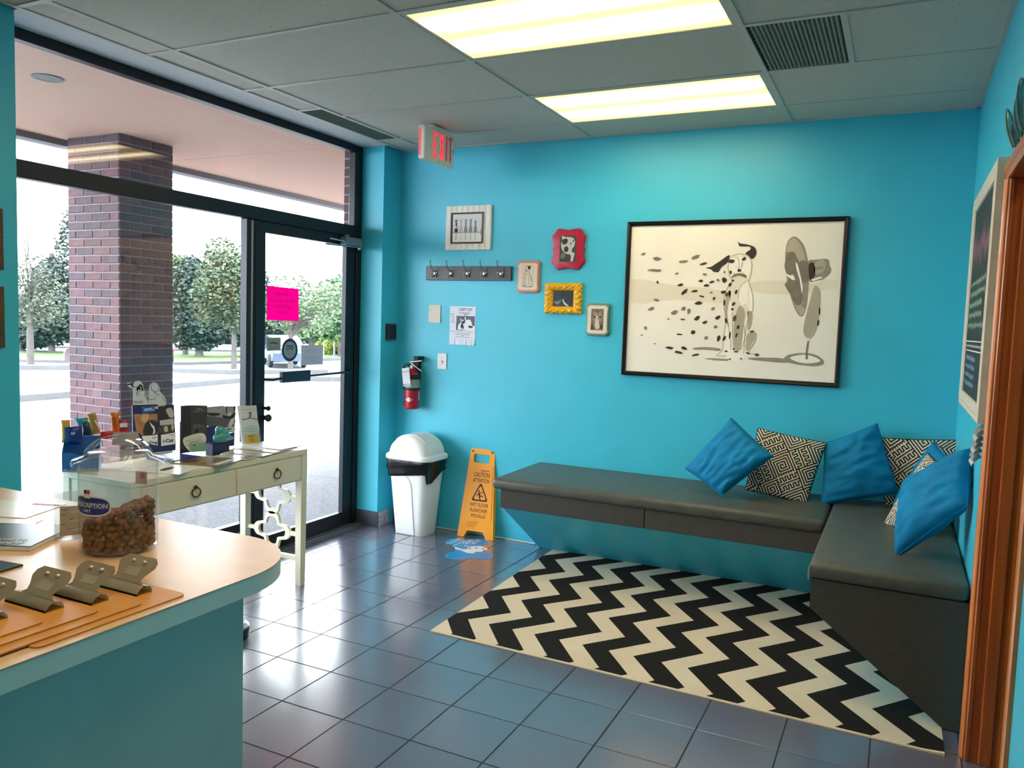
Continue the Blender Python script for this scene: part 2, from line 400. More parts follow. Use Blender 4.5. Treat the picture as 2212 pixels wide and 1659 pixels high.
bm = NB(); tube(bm, [(XD, 0.42, 1.10), (XD+0.05, 0.44, 1.10), (XD+0.055, 0.50, 1.105), (XD+0.055, 1.20, 1.118), (XD+0.03, 1.235, 1.12), (XD, 1.245, 1.12)], 0.0075, 10); build('push_bar', bm, DARKF, door, 40)
bm = NB(); box(bm, (XD+0.040, 0.505, 1.078), (XD+0.072, 0.762, 1.148), 0.005, 2); build('push_plate', bm, mat('navy_plastic', (34, 44, 78), 0.45), door)
bm = NB()
for z, r in ((0.925, 0.016), (0.866, 0.024)):
    tube(bm, [(XD, 0.41, z), (XD+0.03, 0.412, z)], r*0.6, 12); ball(bm, (XD+0.04, 0.414, z), r, 2, (0.8, 1, 1))
build('lock_knob', bm, DARKF, door, 40)
clm = mat('closer_grey', (120, 126, 138), 0.4, metal=0.3)
bm = NB(); box(bm, (XW, 1.12, 1.988), (XW+0.055, 1.30, 2.045), 0.006, 2); box(bm, (XW+0.01, 1.15, 2.045), (XW+0.03, 1.18, 2.062)); build('door_closer', bm, clm, door)
bm = NB(); tube(bm, [(XW+0.035, 1.29, 1.985), (XW+0.06, 1.10, 1.978), (XW+0.05, 0.90, 1.972)], 0.006, 8); tube(bm, [(XW+0.04, 1.12, 2.01), (XW+0.02, 0.98, 2.02)], 0.006, 8); tube(bm, [(XW+0.035, 1.29, 1.97), (XW+0.035, 1.29, 1.995)], 0.012, 12); build('closer_arm', bm, CHROME, door, 40)
# ---------------- troffers
em = bpy.data.materials.new('prismatic_lens'); em.use_nodes = True; nt = em.node_tree; nt.nodes.clear()
o_ = nt.nodes.new('ShaderNodeOutputMaterial'); e_ = nt.nodes.new('ShaderNodeEmission'); tc = nt.nodes.new('ShaderNodeTexCoord'); sx = nt.nodes.new('ShaderNodeSeparateXYZ')
nt.links.new(tc.outputs['Object'], sx.inputs[0])
def mth(nt, op, a, b=None, c=None):
    n = nt.nodes.new('ShaderNodeMath'); n.operation = op
    for i, v in enumerate((a, b, c)):
        if v is None: continue
        if isinstance(v, (int, float)): n.inputs[i].default_value = v
        else: nt.links.new(v, n.inputs[i])
    return n.outputs[0]
ab = mth(nt, 'ABSOLUTE', sx.outputs['Y'])
dd = mth(nt, 'DIVIDE', mth(nt, 'SUBTRACT', ab, 0.13), 0.058)
gs = mth(nt, 'EXPONENT', mth(nt, 'MULTIPLY', mth(nt, 'MULTIPLY', dd, dd), -1.0))
ax_ = mth(nt, 'SUBTRACT', 1.0, mth(nt, 'POWER', mth(nt, 'DIVIDE', mth(nt, 'ABSOLUTE', sx.outputs['X']), 0.60), 8.0))
st = mth(nt, 'MULTIPLY_ADD', mth(nt, 'MULTIPLY', gs, ax_), TROFFER, 1.0)
mxl = nt.nodes.new('ShaderNodeMix'); mxl.data_type = 'RGBA'; mxl.inputs[6].default_value = (1.0, 0.70, 0.26, 1); mxl.inputs[7].default_value = (1.0, 0.86, 0.60, 1)
nt.links.new(mth(nt, 'MULTIPLY', gs, ax_), mxl.inputs[0]); nt.links.new(mxl.outputs[2], e_.inputs[0])
nt.links.new(st, e_.inputs[1]); nt.links.new(e_.outputs[0], o_.inputs[0])
for k, lab in ((1, 'fluorescent ceiling light nearer the painting wall, its two glowing tubes showing through'), (-1, 'brightest fluorescent ceiling light, cut by the top edge of the picture'), (-3, 'third fluorescent ceiling light, above the reception counter'), (-5, 'fluorescent ceiling light at the far end of the row, above the viewer')):
    y0 = k*U; cx, cy = U, y0+U/2
    t = thing('ceiling_light', lab, 'light', (cx, cy, H), 'fluorescent ceiling lights in a row')
    bm = NB(); ring_prism(bm, [(cx-U+.013, y0+.013, H+.001), (cx+U-.013, y0+.013, H+.001), (cx+U-.013, y0+U-.013, H+.001), (cx-U+.013, y0+U-.013, H+.001)], [(cx-U+.03, y0+.03, H+.001), (cx+U-.03, y0+.03, H+.001), (cx+U-.03, y0+U-.03, H+.001), (cx-U+.03, y0+U-.03, H+.001)], (0, 0, 0.03)); build('light_frame', bm, barm, t)
    bm = NB(); vs = [bm.verts.new(p) for p in ((-U+.03, -U/2+.03, 0), (U-.03, -U/2+.03, 0), (U-.03, U/2-.03, 0), (-U+.03, U/2-.03, 0))]
    bm.faces.new(vs[::-1]); box(bm, (-U+.03, -U/2+.03, 0.001), (U-.03, U/2-.03, 0.006))
    me = bpy.data.meshes.new('lens'); bm.to_mesh(me); bm.free(); link('lens', me, em, t, loc=(cx, cy, H+0.004))
# unseen lamp added to brighten the side room and the doorway jamb
t = thing('added_side_room_light', 'unseen round ceiling light added to brighten the side room beyond the oak doorway', 'light', (XR+.8, -1.0, H))
bm = NB(); lathe(bm, [(0, -.07), (.10, -.06), (.15, -.02), (.155, 0)], 28, (XR+.8, -1.0, H+.03)); build('lens', bm, mat('lamp_glow', (255, 236, 200), .4, emit=14), t, 60)
# ---------------- air grilles
VM = mat('dull_grille_metal', (128, 124, 112), 0.5, metal=0.2); VD = mat('grille_dark', (62, 60, 54), 0.8)
t = thing('return_air_grille', 'square grey slatted air grille in the ceiling right of the lights', 'vent', (2*U+0.19, U/2, H))
bm = NB(); box(bm, (2*U+.013, .013, H+.014), (VX-.013, U-.013, H+.02)); build('backing', bm, VD, t)
bm = NB(); box(bm, (-.0055, -U/2+.016, 0), (.0055, U/2-.016, .010)); me = bpy.data.meshes.new('slat'); bm.to_mesh(me); bm.free()
for i in range(19): link('slat', me, VM, t, M=Matrix.Translation((2*U+.03+i*0.0174, U/2, H+.004)) @ Matrix.Rotation(0.5, 4, 'Y'))
bm = NB()
for i in range(14): box(bm, (2*U+.014, .03+i*.042, H+.008), (VX-.014, .033+i*.042, H+.013))
build('cross_bars', bm, VM, t)
t = thing('linear_air_grille', 'narrow dark strip grille in the ceiling edge above the glass door', 'vent', (-1.31, 0.82, H))
bm = NB(); box(bm, (XC+.013, .445, H+.012), (-2*U-.013, 1.205, H+.018)); build('backing', bm, VD, t)
bm = NB(); box(bm, (-.004, -.378, 0), (.004, .378, .010)); me = bpy.data.meshes.new('slat'); bm.to_mesh(me); bm.free()
for i in range(8): link('slat', me, VM, t, M=Matrix.Translation((XC+.024+i*.0187, .825, H+.002)) @ Matrix.Rotation(0.6, 4, 'Y'))
# ================================================================ BENCHES
ZS = 0.575
def cushion_box(bm, a, b, bev):
    box(bm, a, b, bev, 4)
BX0, BX1, BY = -0.280, 1.578, 0.885
t = thing('wall_bench', 'long charcoal padded bench on a slanted teal base under the big painting', 'bench', (0.65, 1.25, 0))
bm = NB(); prism(bm, [(BX0+0.055, BY+0.035, 0.398), (BX0+0.055, YB-.001, 0.398), (BX0+0.055, YB-.001, 0.0), (BX0+0.055, 1.515, 0.0)], (1.85, 0, 0)); build('slanted_base', bm, TEAL, t)
for x0, x1 in ((BX0+0.048, 0.660), (0.662, 1.60)):
    bm = NB(); box(bm, (x0, BY+0.022, 0.392), (x1, YB-.002, 0.505), 0.006, 2); build('apron', bm, SEATD, t)
bm = NB()
box(bm, (BX0, BY, 0.506), (BX1, YB-.002, ZS), 0.026, 4)
for v in bm.verts:      # soft dent along the front and a clipped back-left corner
    v.co.z += 0.006*noise.noise(v.co*3)
    if v.co.z > 0.55: v.co.z += 0.006*math.sin(v.co.x*2.1)
build('seat_cushion', bm, SEATF, t, 50)
RX, RY = 1.585, 0.085
t = thing('wall_bench', 'short charcoal padded bench along the right wall with a dark slanted end panel', 'bench', (1.9, 0.8, 0))
bm = NB(); prism(bm, [(RX+0.03, RY+0.03, 0.398), (XR-.001, RY+0.03, 0.398), (XR-.001, RY+0.03, 0.0), (2.105, RY+0.03, 0.0)], (0, 0.78, 0)); build('slanted_base', bm, TEAL, t)
bm = NB(); box(bm, (RX+0.015, RY+0.016, 0.392), (XR-.002, YB-.68, 0.505), 0.006, 2); build('apron', bm, SEATD, t)
bm = NB(); prism(bm, [(RX+0.012, RY+0.012, 0.505), (XR-.002, RY+0.012, 0.505), (XR-.002, RY+0.012, 0.004), (2.100, RY+0.012, 0.004), (RX+0.012, RY+0.012, 0.385)], (0, 0.018, 0)); build('end_panel', bm, SEATD, t)
bm = NB(); box(bm, (RX, RY, 0.506), (XR-.002, YB-.002, ZS), 0.026, 4)
for v in bm.verts: v.co.z += 0.006*noise.noise(v.co*3)
build('seat_cushion', bm, SEATF, t, 50)
bm = NB(); tube(bm, [(RX+.004, RY+.006, 0.50), (RX+.002, RY+.003, 0.535), (RX+.006, RY+.006, 0.562)], 0.0035, 8); build('split_seam', bm, mat('worn_foam', (128, 130, 128), 0.9, bump=.4), t)
# ================================================================ RUG
rug_m = bpy.data.materials.new('chevron_weave'); rug_m.use_nodes = True; nt = rug_m.node_tree; b = nt.nodes['Principled BSDF']
b.inputs['Roughness'].default_value = 0.95; b.inputs['Specular IOR Level'].default_value = 0.15
uv = nt.nodes.new('ShaderNodeUVMap'); sp = nt.nodes.new('ShaderNodeSeparateXYZ'); nt.links.new(uv.outputs[0], sp.inputs[0])
tri = mth(nt, 'PINGPONG', mth(nt, 'ADD', sp.outputs[1], 0.0), 0.195)
q_ = mth(nt, 'MULTIPLY_ADD', tri, -0.150/0.195, sp.outputs[0])
nz = nt.nodes.new('ShaderNodeTexNoise'); nz.inputs['Scale'].default_value = 260; nt.links.new(uv.outputs[0], nz.inputs['Vector'])
q_ = mth(nt, 'ADD', q_, mth(nt, 'MULTIPLY', mth(nt, 'SUBTRACT', nz.outputs['Fac'], 0.5), 0.006))
md = mth(nt, 'FLOORED_MODULO', mth(nt, 'ADD', q_, 0.130), 0.2478)
dk = mth(nt, 'LESS_THAN', md, 0.130)
inb = mth(nt, 'MULTIPLY', mth(nt, 'GREATER_THAN', mth(nt, 'MULTIPLY_ADD', sp.outputs[0], 0.0165, sp.outputs[1]), -0.2055), dk)
n3 = nt.nodes.new('ShaderNodeTexNoise'); n3.inputs['Scale'].default_value = 3; nt.links.new(uv.outputs[0], n3.inputs['Vector'])
cr = nt.nodes.new('ShaderNodeValToRGB'); cr.color_ramp.elements[0].color = (*lin((212, 196, 172)), 1); cr.color_ramp.elements[1].color = (*lin((236, 222, 200)), 1); nt.links.new(n3.outputs['Fac'], cr.inputs[0])
mx = nt.nodes.new('ShaderNodeMix'); mx.data_type = 'RGBA'; nt.links.new(inb, mx.inputs[0]); nt.links.new(cr.outputs[0], mx.inputs[6]); mx.inputs[7].default_value = (*lin((34, 33, 32)), 1)
nt.links.new(mx.outputs[2], b.inputs['Base Color'])
wv = nt.nodes.new('ShaderNodeTexWave'); wv.inputs['Scale'].default_value = 90; nt.links.new(uv.outputs[0], wv.inputs['Vector'])
bp = nt.nodes.new('ShaderNodeBump'); bp.inputs['Strength'].default_value = 0.25; bp.inputs['Distance'].default_value = 0.003; nt.links.new(wv.outputs['Fac'], bp.inputs['Height']); nt.links.new(bp.outputs[0], b.inputs['Normal'])
c00, c10, c11, c01 = Vector((-.086, -.088)), Vector((2.098, -.122)), Vector((2.09, 1.50)), Vector((-.127, 1.512))
me = bpy.data.meshes.new('rug'); bm = NB(); NX, NY = 60, 44; grid = []; uvl = bm.loops.layers.uv.new('uv'); UVC = {}
for top in (1, 0):
    G = []
    for j in range(NY+1):
        row = []
        for i in range(NX+1):
            s, u = i/NX, j/NY
            p = (c00*(1-s)+c10*s)*(1-u) + (c01*(1-s)+c11*s)*u
            z = 0.0055 + 0.0012*noise.noise(Vector((p.x*3, p.y*3, 1)))
            if s > 0.97 and u < 0.2: z += 0.006*(1-u/0.2)*(s-0.97)/0.03
            v = bm.verts.new((p.x, p.y, z if top else 0.0006)); UVC[v] = (p.x+0.02*(p.y-0.132), p.y-0.132)
            row.append(v)
        G.append(row)
    grid.append(G)
for k, G in enumerate(grid):
    for j in range(NY):
        for i in range(NX):
            q4 = (G[j][i], G[j][i+1], G[j+1][i+1], G[j+1][i]); bm.faces.new(q4 if k == 0 else q4[::-1])
T, B = grid
edge = [(0, i) for i in range(NX+1)] + [(j, NX) for j in range(1, NY+1)] + [(NY, i) for i in range(NX-1, -1, -1)] + [(j, 0) for j in range(NY-1, 0, -1)]
for a, c in zip(edge, edge[1:]+edge[:1]): bm.faces.new((B[a[0]][a[1]], B[c[0]][c[1]], T[c[0]][c[1]], T[a[0]][a[1]]))
for f in bm.faces:
    for l in f.loops: l[uvl].uv = UVC[l.vert]
bm.to_mesh(me); bm.free(); rug = link('rug', me, rug_m); tag(rug, 'flat-woven black and cream zigzag rug on the tiled floor before the benches', 'rug')
# ================================================================ CUSHIONS
def pillow_mesh(name, n, T, corners, seed, m, key=None, wr=0.010):
    """corners: four world points TL,TR,BR,BL -> pillow skin around that patch"""
    TL, TR, BR, BL = [Vector(c) for c in corners]
    N = ((TR-TL).cross(BL-TL)).normalized()
    if N.dot(CAM-TL) < 0: N = -N
    bm = NB(); sides = []; cl = bm.loops.layers.color.new('pat') if key else None
    Z = Vector((seed*3.1, seed*1.7, 0)); pos = {}
    for sgn in (1, -1):
        G = []
        for j in range(n+1):
            row = []
            for i in range(n+1):
                if sgn == -1 and (i in (0, n) or j in (0, n)): row.append(sides[0][j][i]); continue
                u, v = -1+2*i/n, -1+2*j/n
                uu = u*(1-0.025*(1-v*v)); vv = v*(1-0.025*(1-u*u))
                s, w = (uu+1)/2, (vv+1)/2
                p = (TL*(1-s)+TR*s)*(1-w) + (BL*(1-s)+BR*s)*w
                th = T*max(0, (1-u*u))**0.38*max(0, (1-v*v))**0.38
                th *= 1+0.10*noise.noise(Vector((u*1.3, v*1.3, 0))+Z)
                e = max(abs(u), abs(v)); ang = math.atan2(v, u)
                w2 = wr*(noise.noise(Vector((math.cos(ang)*3, math.sin(ang)*3, e*1.1))+Z)*1.3*max(0, e-.25) + .8*noise.noise(Vector((u*5, v*2.2, 3))+Z))*min(1, (1-e)*5+.12)
                q = bm.verts.new(p + N*(sgn*th + w2)); pos[q] = (u, v); row.append(q)
            G.append(row)
        sides.append(G)
    for k, G in enumerate(sides):
        for j in range(n):
            for i in range(n):
                q4 = [G[j][i], G[j][i+1], G[j+1][i+1], G[j+1][i]]
                f = bm.faces.new(q4 if k else q4[::-1]); f.smooth = True
                if key:
                    c = key(-1+2*(i+.5)/n, -1+2*(j+.5)/n)
                    for l in f.loops: l[cl] = (c, c, c, 1)
    me = bpy.data.meshes.new(name); bm.to_mesh(me); bm.free(); me.materials.append(m); return me, N, sides
KEY = ["1111111111111110",
       "0000000000000010",
       "1111111111111010",
       "1000000000001010",
       "1011111111101010",
       "1010000000101010",
       "1010111110101010",
       "1010100010101010",
       "1010101010101010",
       "1010101110101010",
       "1010100000101010",
       "1010111111101010",
       "1010000000001010",
       "1011111111111010",
       "1000000000000010",
       "1010101010101010"]
KEY2 = ["1111111111111110",
        "1000100010001000",
        "1010101010101010",
        "1010101010101010",
        "0010001000100010",
        "1111111111111110",
        "0000000000000000",
        "1111111111111110",
        "1000100010001000",
        "1010101010101010",
        "1010101010101010",
        "0010001000100010",
        "1111111111111110",
        "0000000000000000",
        "1111111111111110",
        "0000000000000000"]
def greek(u, v):
    a = 0.62; x = (u*math.cos(a)-v*math.sin(a))*25+200; y = (u*math.sin(a)+v*math.cos(a))*25+200
    i, j = int(x), int(y)
    bi, bj = i//16, j//16
    T = KEY if (bi+bj) % 2 == 0 else KEY2
    r, c = (j % 16, i % 16)
    if (bi % 2): r, c = c, r
    return 1.0 if T[r][c] == '1' else 0.0
gk = bpy.data.materials.new('greek_key_fabric'); gk.use_nodes = True; nt = gk.node_tree; b = nt.nodes['Principled BSDF']; b.inputs['Roughness'].default_value = 0.85
at = nt.nodes.new('ShaderNodeVertexColor'); at.layer_name = 'pat'
mx = nt.nodes.new('ShaderNodeMix'); mx.data_type = 'RGBA'; nt.links.new(at.outputs[0], mx.inputs[0]); mx.inputs[6].default_value = (*lin((24, 22, 22)), 1); mx.inputs[7].default_value = (*lin((232, 222, 204)), 1)
nt.links.new(mx.outputs[2], b.inputs['Base Color'])
VEL = mat('teal_velvet', (2, 126, 176), 0.7, var=0.14, vscale=10, bump=0.12, bscale=120, spec=.25)
def P_on(P, N, px): return [onplane(Vector(P), Vector(N).normalized(), *p) for p in px]
def cushion(lab, P, N, px, T, seed, patt=False, push=0.0, grp=None):
    cs = P_on(P, N, px)
    n = 190 if patt else 44
    ctr = sum(cs, Vector())/4
    m = gk if patt else VEL
    me, NN, sd = pillow_mesh('throw_cushion', n, T, cs, seed, m, greek if patt else None, 0.004 if patt else 0.014)
    off = NN*push
    for v in me.vertices: v.co -= ctr
    o = link('throw_cushion', me, m, None, loc=ctr+off)
    tag(o, lab, 'cushion', grp)
    # piped seam around the edge
    N_ = len(me.vertices)
    bm = NB(); L = []
    TL, TR, BR, BL = cs
    for a, c in ((TL, TR), (TR, BR), (BR, BL), (BL, TL)):
        mid = (cs[0]+cs[1]+cs[2]+cs[3])/4
        for k in range(12):
            s = k/12; u = -1+2*s; p = a*(1-s)+c*s; e = (a+c)/2
            L.append(p + (mid-e)*0.025*(1-u*u) - ctr)
    tube(bm, L+[L[0]], 0.0035, 6, False)
    s = build('piping', bm, m, None, 60); s.parent = o; s.matrix_parent_inverse = Matrix.Identity(4)
    return o
def seat(px, py, z=0.58): return on(2, z, px, py)
GB, GP = 'teal velvet cushions on the corner bench', 'black and cream maze-pattern cushions on the corner bench'
cushion('teal velvet cushion standing on its corner, farthest left on the long bench', seat(1560, 1072), (-.25, -1, .35), [(1580, 903), (1670, 985), (1560, 1070), (1480, 1012)], 0.065, 1, grp=GB)
cushion('black and cream maze-pattern cushion between two teal ones on the long bench', seat(1742, 1080), (.1, -1, .3), [(1637, 925), (1785, 957), (1742, 1089), (1610, 1057)], 0.055, 2, True, grp=GP)
cushion('large teal velvet cushion at the bench corner, between two maze-pattern cushions', seat(1850, 1090), (.1, -1, .35), [(1895, 915), (1942, 1066), (1774, 1092), (1782, 957)], 0.075, 3, grp=GB)
cushion('maze-pattern cushion farthest back in the room corner, mostly hidden by teal cushions', (1.9, 1.495, .7), (0, -1, .10), [(1905, 946), (2068, 951), (2060, 1096), (1912, 1099)], 0.045, 4, True, grp=GP)
cushion('teal velvet cushion squeezed behind the slim maze-pattern one, by the right wall', (2.02, 1.2, .7), (-1, -.6, .3), [(2018, 953), (2060, 1003), (2010, 1128), (1928, 1092)], 0.05, 5, grp=GB)
cushion('slim sliver of maze-pattern cushion sandwiched between two teal cushions at the right wall', seat(1925, 1130), (-1, -.7, .45), [(2005, 980), (2052, 1018), (1990, 1150), (1908, 1135)], 0.045, 6, True, grp=GP)
cushion('frontmost teal velvet cushion, leaning on the right wall on the short bench', seat(1945, 1196), (-1, -.6, .5), [(2096, 968), (2089, 1092), (1935, 1203), (1955, 1040)], 0.075, 7, grp=GB)
# ================================================================ WASTE BIN
def rrect(cx, cy, hx, hy, r, n=6):
    out = []
    for k, (sx, sy) in enumerate(((1, 1), (-1, 1), (-1, -1), (1, -1))):
        for i in range(n+1):
            a = math.pi/2*(k+i/n); out.append((cx+sx*(hx-r)+r*math.cos(a), cy+sy*(hy-r)+r*math.sin(a)))
    return out
def loft(bm, levels, cap0=True, cap1=True):
    R = [[bm.verts.new((x, y, z)) for x, y in pts] for z, pts in levels]
    for A, B in zip(R, R[1:]):
        n = len(A)
        for k in range(n): bm.faces.new((A[k], A[(k+1) % n], B[(k+1) % n], B[k]))
    if cap0: bm.faces.new(R[0][::-1])
    if cap1: bm.faces.new(R[-1])
    return R
bx, by = -1.135, 1.395
t = thing('waste_bin', 'tall white swing-top waste bin with a black liner, in the corner below the extinguisher', 'bin', (bx, by, 0))
BINW = mat('bin_white', (232, 233, 236), 0.38)
bm = NB(); loft(bm, [(0, rrect(bx, by, .122, .092, .045)), (.01, rrect(bx, by, .126, .096, .05)), (.30, rrect(bx, by, .148, .118, .055)), (.525, rrect(bx, by, .166, .134, .06))]); build('bin_body', bm, BINW, t, 40)
bm = NB()      # arched inset panel, front
pts = []
yf = lambda z: by-.0965-z*.0725
for a in range(0, 13):
    th = math.pi*a/12; pts.append((bx-.028+.066*math.cos(th), .33+.09*math.sin(th)))
out = [(bx+.052, .004)]+pts+[(bx-.096, .004)]
vs = [bm.verts.new((x, yf(z)-.0045, z)) for x, z in out]; vb = [bm.verts.new((x, yf(z)+.003, z)) for x, z in out]
bm.faces.new(vs); 
for k in range(len(vs)): bm.faces.new((vs[k], vs[(k+1) % len(vs)], vb[(k+1) % len(vs)], vb[k]))
build('front_panel', bm, BINW, t)
LIN = mat('black_bin_liner', (14, 14, 17), 0.2, bump=0.6, bscale=9)
bm = NB(); R = []
for z, k in ((.425, 0.004), (.44, .012), (.46, .008), (.49, .014), (.52, .014), (.545, .010)):
    ring = rrect(bx, by, .150+z*.03+k, .118+z*.03+k, .06, 9); rr = []
    for i, (x, y) in enumerate(ring):
        dz = (-.018*abs(noise.noise(Vector((i*.35, 2, 0)))) + (-.06 if (x > bx+.10 and by-.115 < y < by-.06 and z < .43) else 0)) if z < .45 else 0
        f = .006*noise.noise(Vector((x*18, y*18, z*30)))
        rr.append(bm.verts.new((x+(x-bx)*f*6, y+(y-by)*f*6, z+dz+(.018*(x-bx)/.15 if z < .5 else 0))))
    R.append(rr)
for A, B in zip(R, R[1:]):
    for k in range(len(A)): bm.faces.new((A[k], A[(k+1) % len(A)], B[(k+1) % len(A)], B[k]))
build('bin_liner', bm, LIN, t, 60)
bm = NB(); loft(bm, [(.530, rrect(bx, by, .184, .150, .07)), (.535, rrect(bx, by, .189, .155, .07)), (.556, rrect(bx, by, .189, .155, .07)), (.565, rrect(bx, by, .182, .148, .07)), (.568, rrect(bx, by, .168, .136, .06))]); build('lid_rim', bm, BINW, t, 40)
bm = NB()      # domed lid: barrel along y
NA = 18; R = []
for y, kx, kz in ((-.140, .70, .62), (-.134, .86, .80), (-.118, .96, .93), (-.095, 1, 1), (.095, 1, 1), (.118, .96, .93), (.134, .86, .80), (.140, .70, .62)):
    R.append([bm.verts.new((bx+.158*kx*math.cos(math.pi*a/NA), by+y, .566+.135*kz*math.sin(math.pi*a/NA))) for a in range(NA+1)])
for A, B in zip(R, R[1:]):
    for k in range(NA): bm.faces.new((A[k], A[k+1], B[k+1], B[k]))
    bm.faces.new((A[0], B[0], B[-1], A[-1]))
bm.faces.new(R[0][::-1]); bm.faces.new(R[-1])
build('dome_lid', bm, BINW, t, 35)
bm = NB(); R = []
for y in (-.090, .090):
    R.append([(bx+.162*math.cos(a), by+y, .566+.139*math.sin(a)) for a in [math.radians(38+i*7) for i in range(15)]])
V = [[bm.verts.new(p) for p in r] for r in R]; Vb = [[bm.verts.new((p[0]-(p[0]-bx)*.06, p[1], p[2]-(p[2]-.566)*.06)) for p in r] for r in R]
for k in range(14):
    bm.faces.new((V[0][k], V[0][k+1], V[1][k+1], V[1][k])); bm.faces.new((V[0][k], Vb[0][k], Vb[0][k+1], V[0][k+1])); bm.faces.new((V[1][k], V[1][k+1], Vb[1][k+1], Vb[1][k]))
for e in (0, 14): bm.faces.new((V[0][e], V[1][e], Vb[1][e], Vb[0][e]))
build('swing_flap', bm, BINW, t, 35)
# ================================================================ WET FLOOR SIGN
t = thing('wet_floor_sign', 'folded orange-yellow caution wet floor sign leaning on the teal wall beside the bin', 'sign', (-0.69, 1.47, 0))
YEL = mat('safety_yellow', (255, 162, 0), 0.42, var=0.04, bump=0.03)
b0, b1 = on(2, 0, 986, 1156), on(2, 0, 1072, 1171)
wb = 0.298; O = Vector((-0.835, 1.466, 0.002)); Xv = Vector((0.297, 0.018, 0)).normalized(); lean = math.radians(8.5)
back = Vector((-Xv.y, Xv.x, 0)); Yv = (Vector((0, 0, 1))*math.cos(lean) + back*math.sin(lean)).normalized()
KW = .92
def shell(y_off, th, nm):
    n = Xv.cross(Yv)
    o_ = [(0, 0), (.055, 0), (.078, .045), (.21, .045), (.235, 0), (.297, 0), (.272, .30), (.248, .60), (.240, .617), (.06, .617), (.05, .60), (.025, .30)]
    hole = [(.088, .520), (.205, .520), (.213, .528), (.213, .570), (.205, .580), (.088, .580), (.080, .570), (.080, .528)]
    bm = NB(); V = lambda p, d: O+Xv*(p[0]*KW)+Yv*p[1]-n*d
    es = []
    for d in (y_off, y_off+th):
        vo = [bm.verts.new(V(p, d)) for p in o_]; vh = [bm.verts.new(V(p, d)) for p in hole]
        ed = [bm.edges.new((a[i], a[(i+1) % len(a)])) for a in (vo, vh) for i in range(len(a))]
        bmesh.ops.triangle_fill(bm, edges=ed, use_beauty=True); es.append((vo, vh))
    for a, b_ in zip(es[0], es[1]):
        for i in range(len(a)): bm.faces.new((a[i], a[(i+1) % len(a)], b_[(i+1) % len(a)], b_[i]))
    build(nm, bm, YEL, t)
shell(0.0, 0.018, 'front_leaf'); shell(0.022, 0.018, 'rear_leaf')
F = Flat(O, Xv, Yv, t); _P = F.P; F.P = lambda u, v, layer=0: _P(u*KW, v, layer)
bm = NB(); n_ = F.N
prism(bm, [F.P(u, v, -2) for u, v in ((.053, .128), (.262, .128), (.268, .135), (.245, .50), (.070, .50), (.050, .14))], n_*0.003); build('raised_panel', bm, YEL, t)
F.base = 0.0034
DKB = mat('dark_brown_print', (58, 18, 14), 0.6)
F.text('lettering', 'CAUTION', (.161, .437), .044, DKB, 1, .006, 0, width=.128); F.text('lettering', 'ATTENTION', (.160, .397), .040, DKB, 1, .006, 0, width=.134)
F.text('lettering', 'WET FLOOR', (.160, .228), .037, DKB, 1, .006, 0, width=.152); F.text('lettering', 'PLANCHER', (.160, .190), .036, DKB, 1, .006, 0, width=.142); F.text('lettering', 'MOUILLÉ', (.160, .153), .036, DKB, 1, 0, 0, width=.118)
F.text('lettering', 'Rubbermaid', (.185, .468), .013, DKB, 1, .02, 0, width=.066)
def tri3(r): 
    c = (.160, .300); P3 = []
    for k in range(3):
        a = math.pi/2+k*2*math.pi/3
        for s in (-.30, -.12, .12, .30): P3.append((c[0]+r*.95*math.cos(a)+ .32*r*math.cos(a+math.pi)*abs(s)*1.2+ r*s*.42*math.cos(a+math.pi/2), c[1]+r*math.sin(a)*1.02+.32*r*math.sin(a+math.pi)*abs(s)*1.2+r*s*.42*math.sin(a+math.pi/2)))
    return P3
bm = NB(); A, B = tri3(.078), tri3(.060)
va = [bm.verts.new(F.P(*p, 1)) for p in A]; vb = [bm.verts.new(F.P(*p, 1)) for p in B]
for i in range(len(A)): bm.faces.new((va[i], va[(i+1) % len(A)], vb[(i+1) % len(A)], vb[i]))
build('warning_triangle', bm, DKB, t)
c = (.160, .290)
F.ell('k', (c[0]-.010, c[1]+.036), .0065, .0065, 0, 2)
F.poly('k', [(c[0]-.014, c[1]+.028), (c[0]-.001, c[1]+.024), (c[0]+.004, c[1]+.004), (c[0]+.001, c[1]-.012), (c[0]-.009, c[1]+.000)], 2)
F.line('k', [(c[0]-.010, c[1]+.024), (c[0]-.020, c[1]+.010), (c[0]-.026, c[1]-.002)], .006, 2); F.line('k', [(c[0]-.004, c[1]+.024), (c[0]+.012, c[1]+.026), (c[0]+.022, c[1]+.028)], .006, 2)
F.line('k', [(c[0]-.001, c[1]-.006), (c[0]+.016, c[1]+.006), (c[0]+.025, c[1]-.006)], .008, 2); F.line('k', [(c[0]-.003, c[1]-.006), (c[0]+.004, c[1]-.022), (c[0]+.014, c[1]-.032)], .008, 2)
F.done({'k': DKB}, {'k': 'slipping_figure'})
bm = NB()
for u in (.062, .072, .222, .232): box(bm, (0, 0, 0), (.005, .012, .004), M=Matrix.Translation(F.P(u, .592, -8)) @ Matrix((( *Xv, 0), (*Yv, 0), (*F.N, 0), (0, 0, 0, 1))).transposed())
build('hinge_slots', bm, mat('dark_orange', (120, 66, 10), 0.6), t)['kind'] = 'stuff'
bm = NB()
for k in range(7): prism(bm, [F.P(.058+k*.012, .075, -6), F.P(.062+k*.012, .075, -6), F.P(.090+k*.012, .115, -6), F.P(.086+k*.012, .115, -6)], F.N*.0012)
build('grip_ribs', bm, YEL, t)
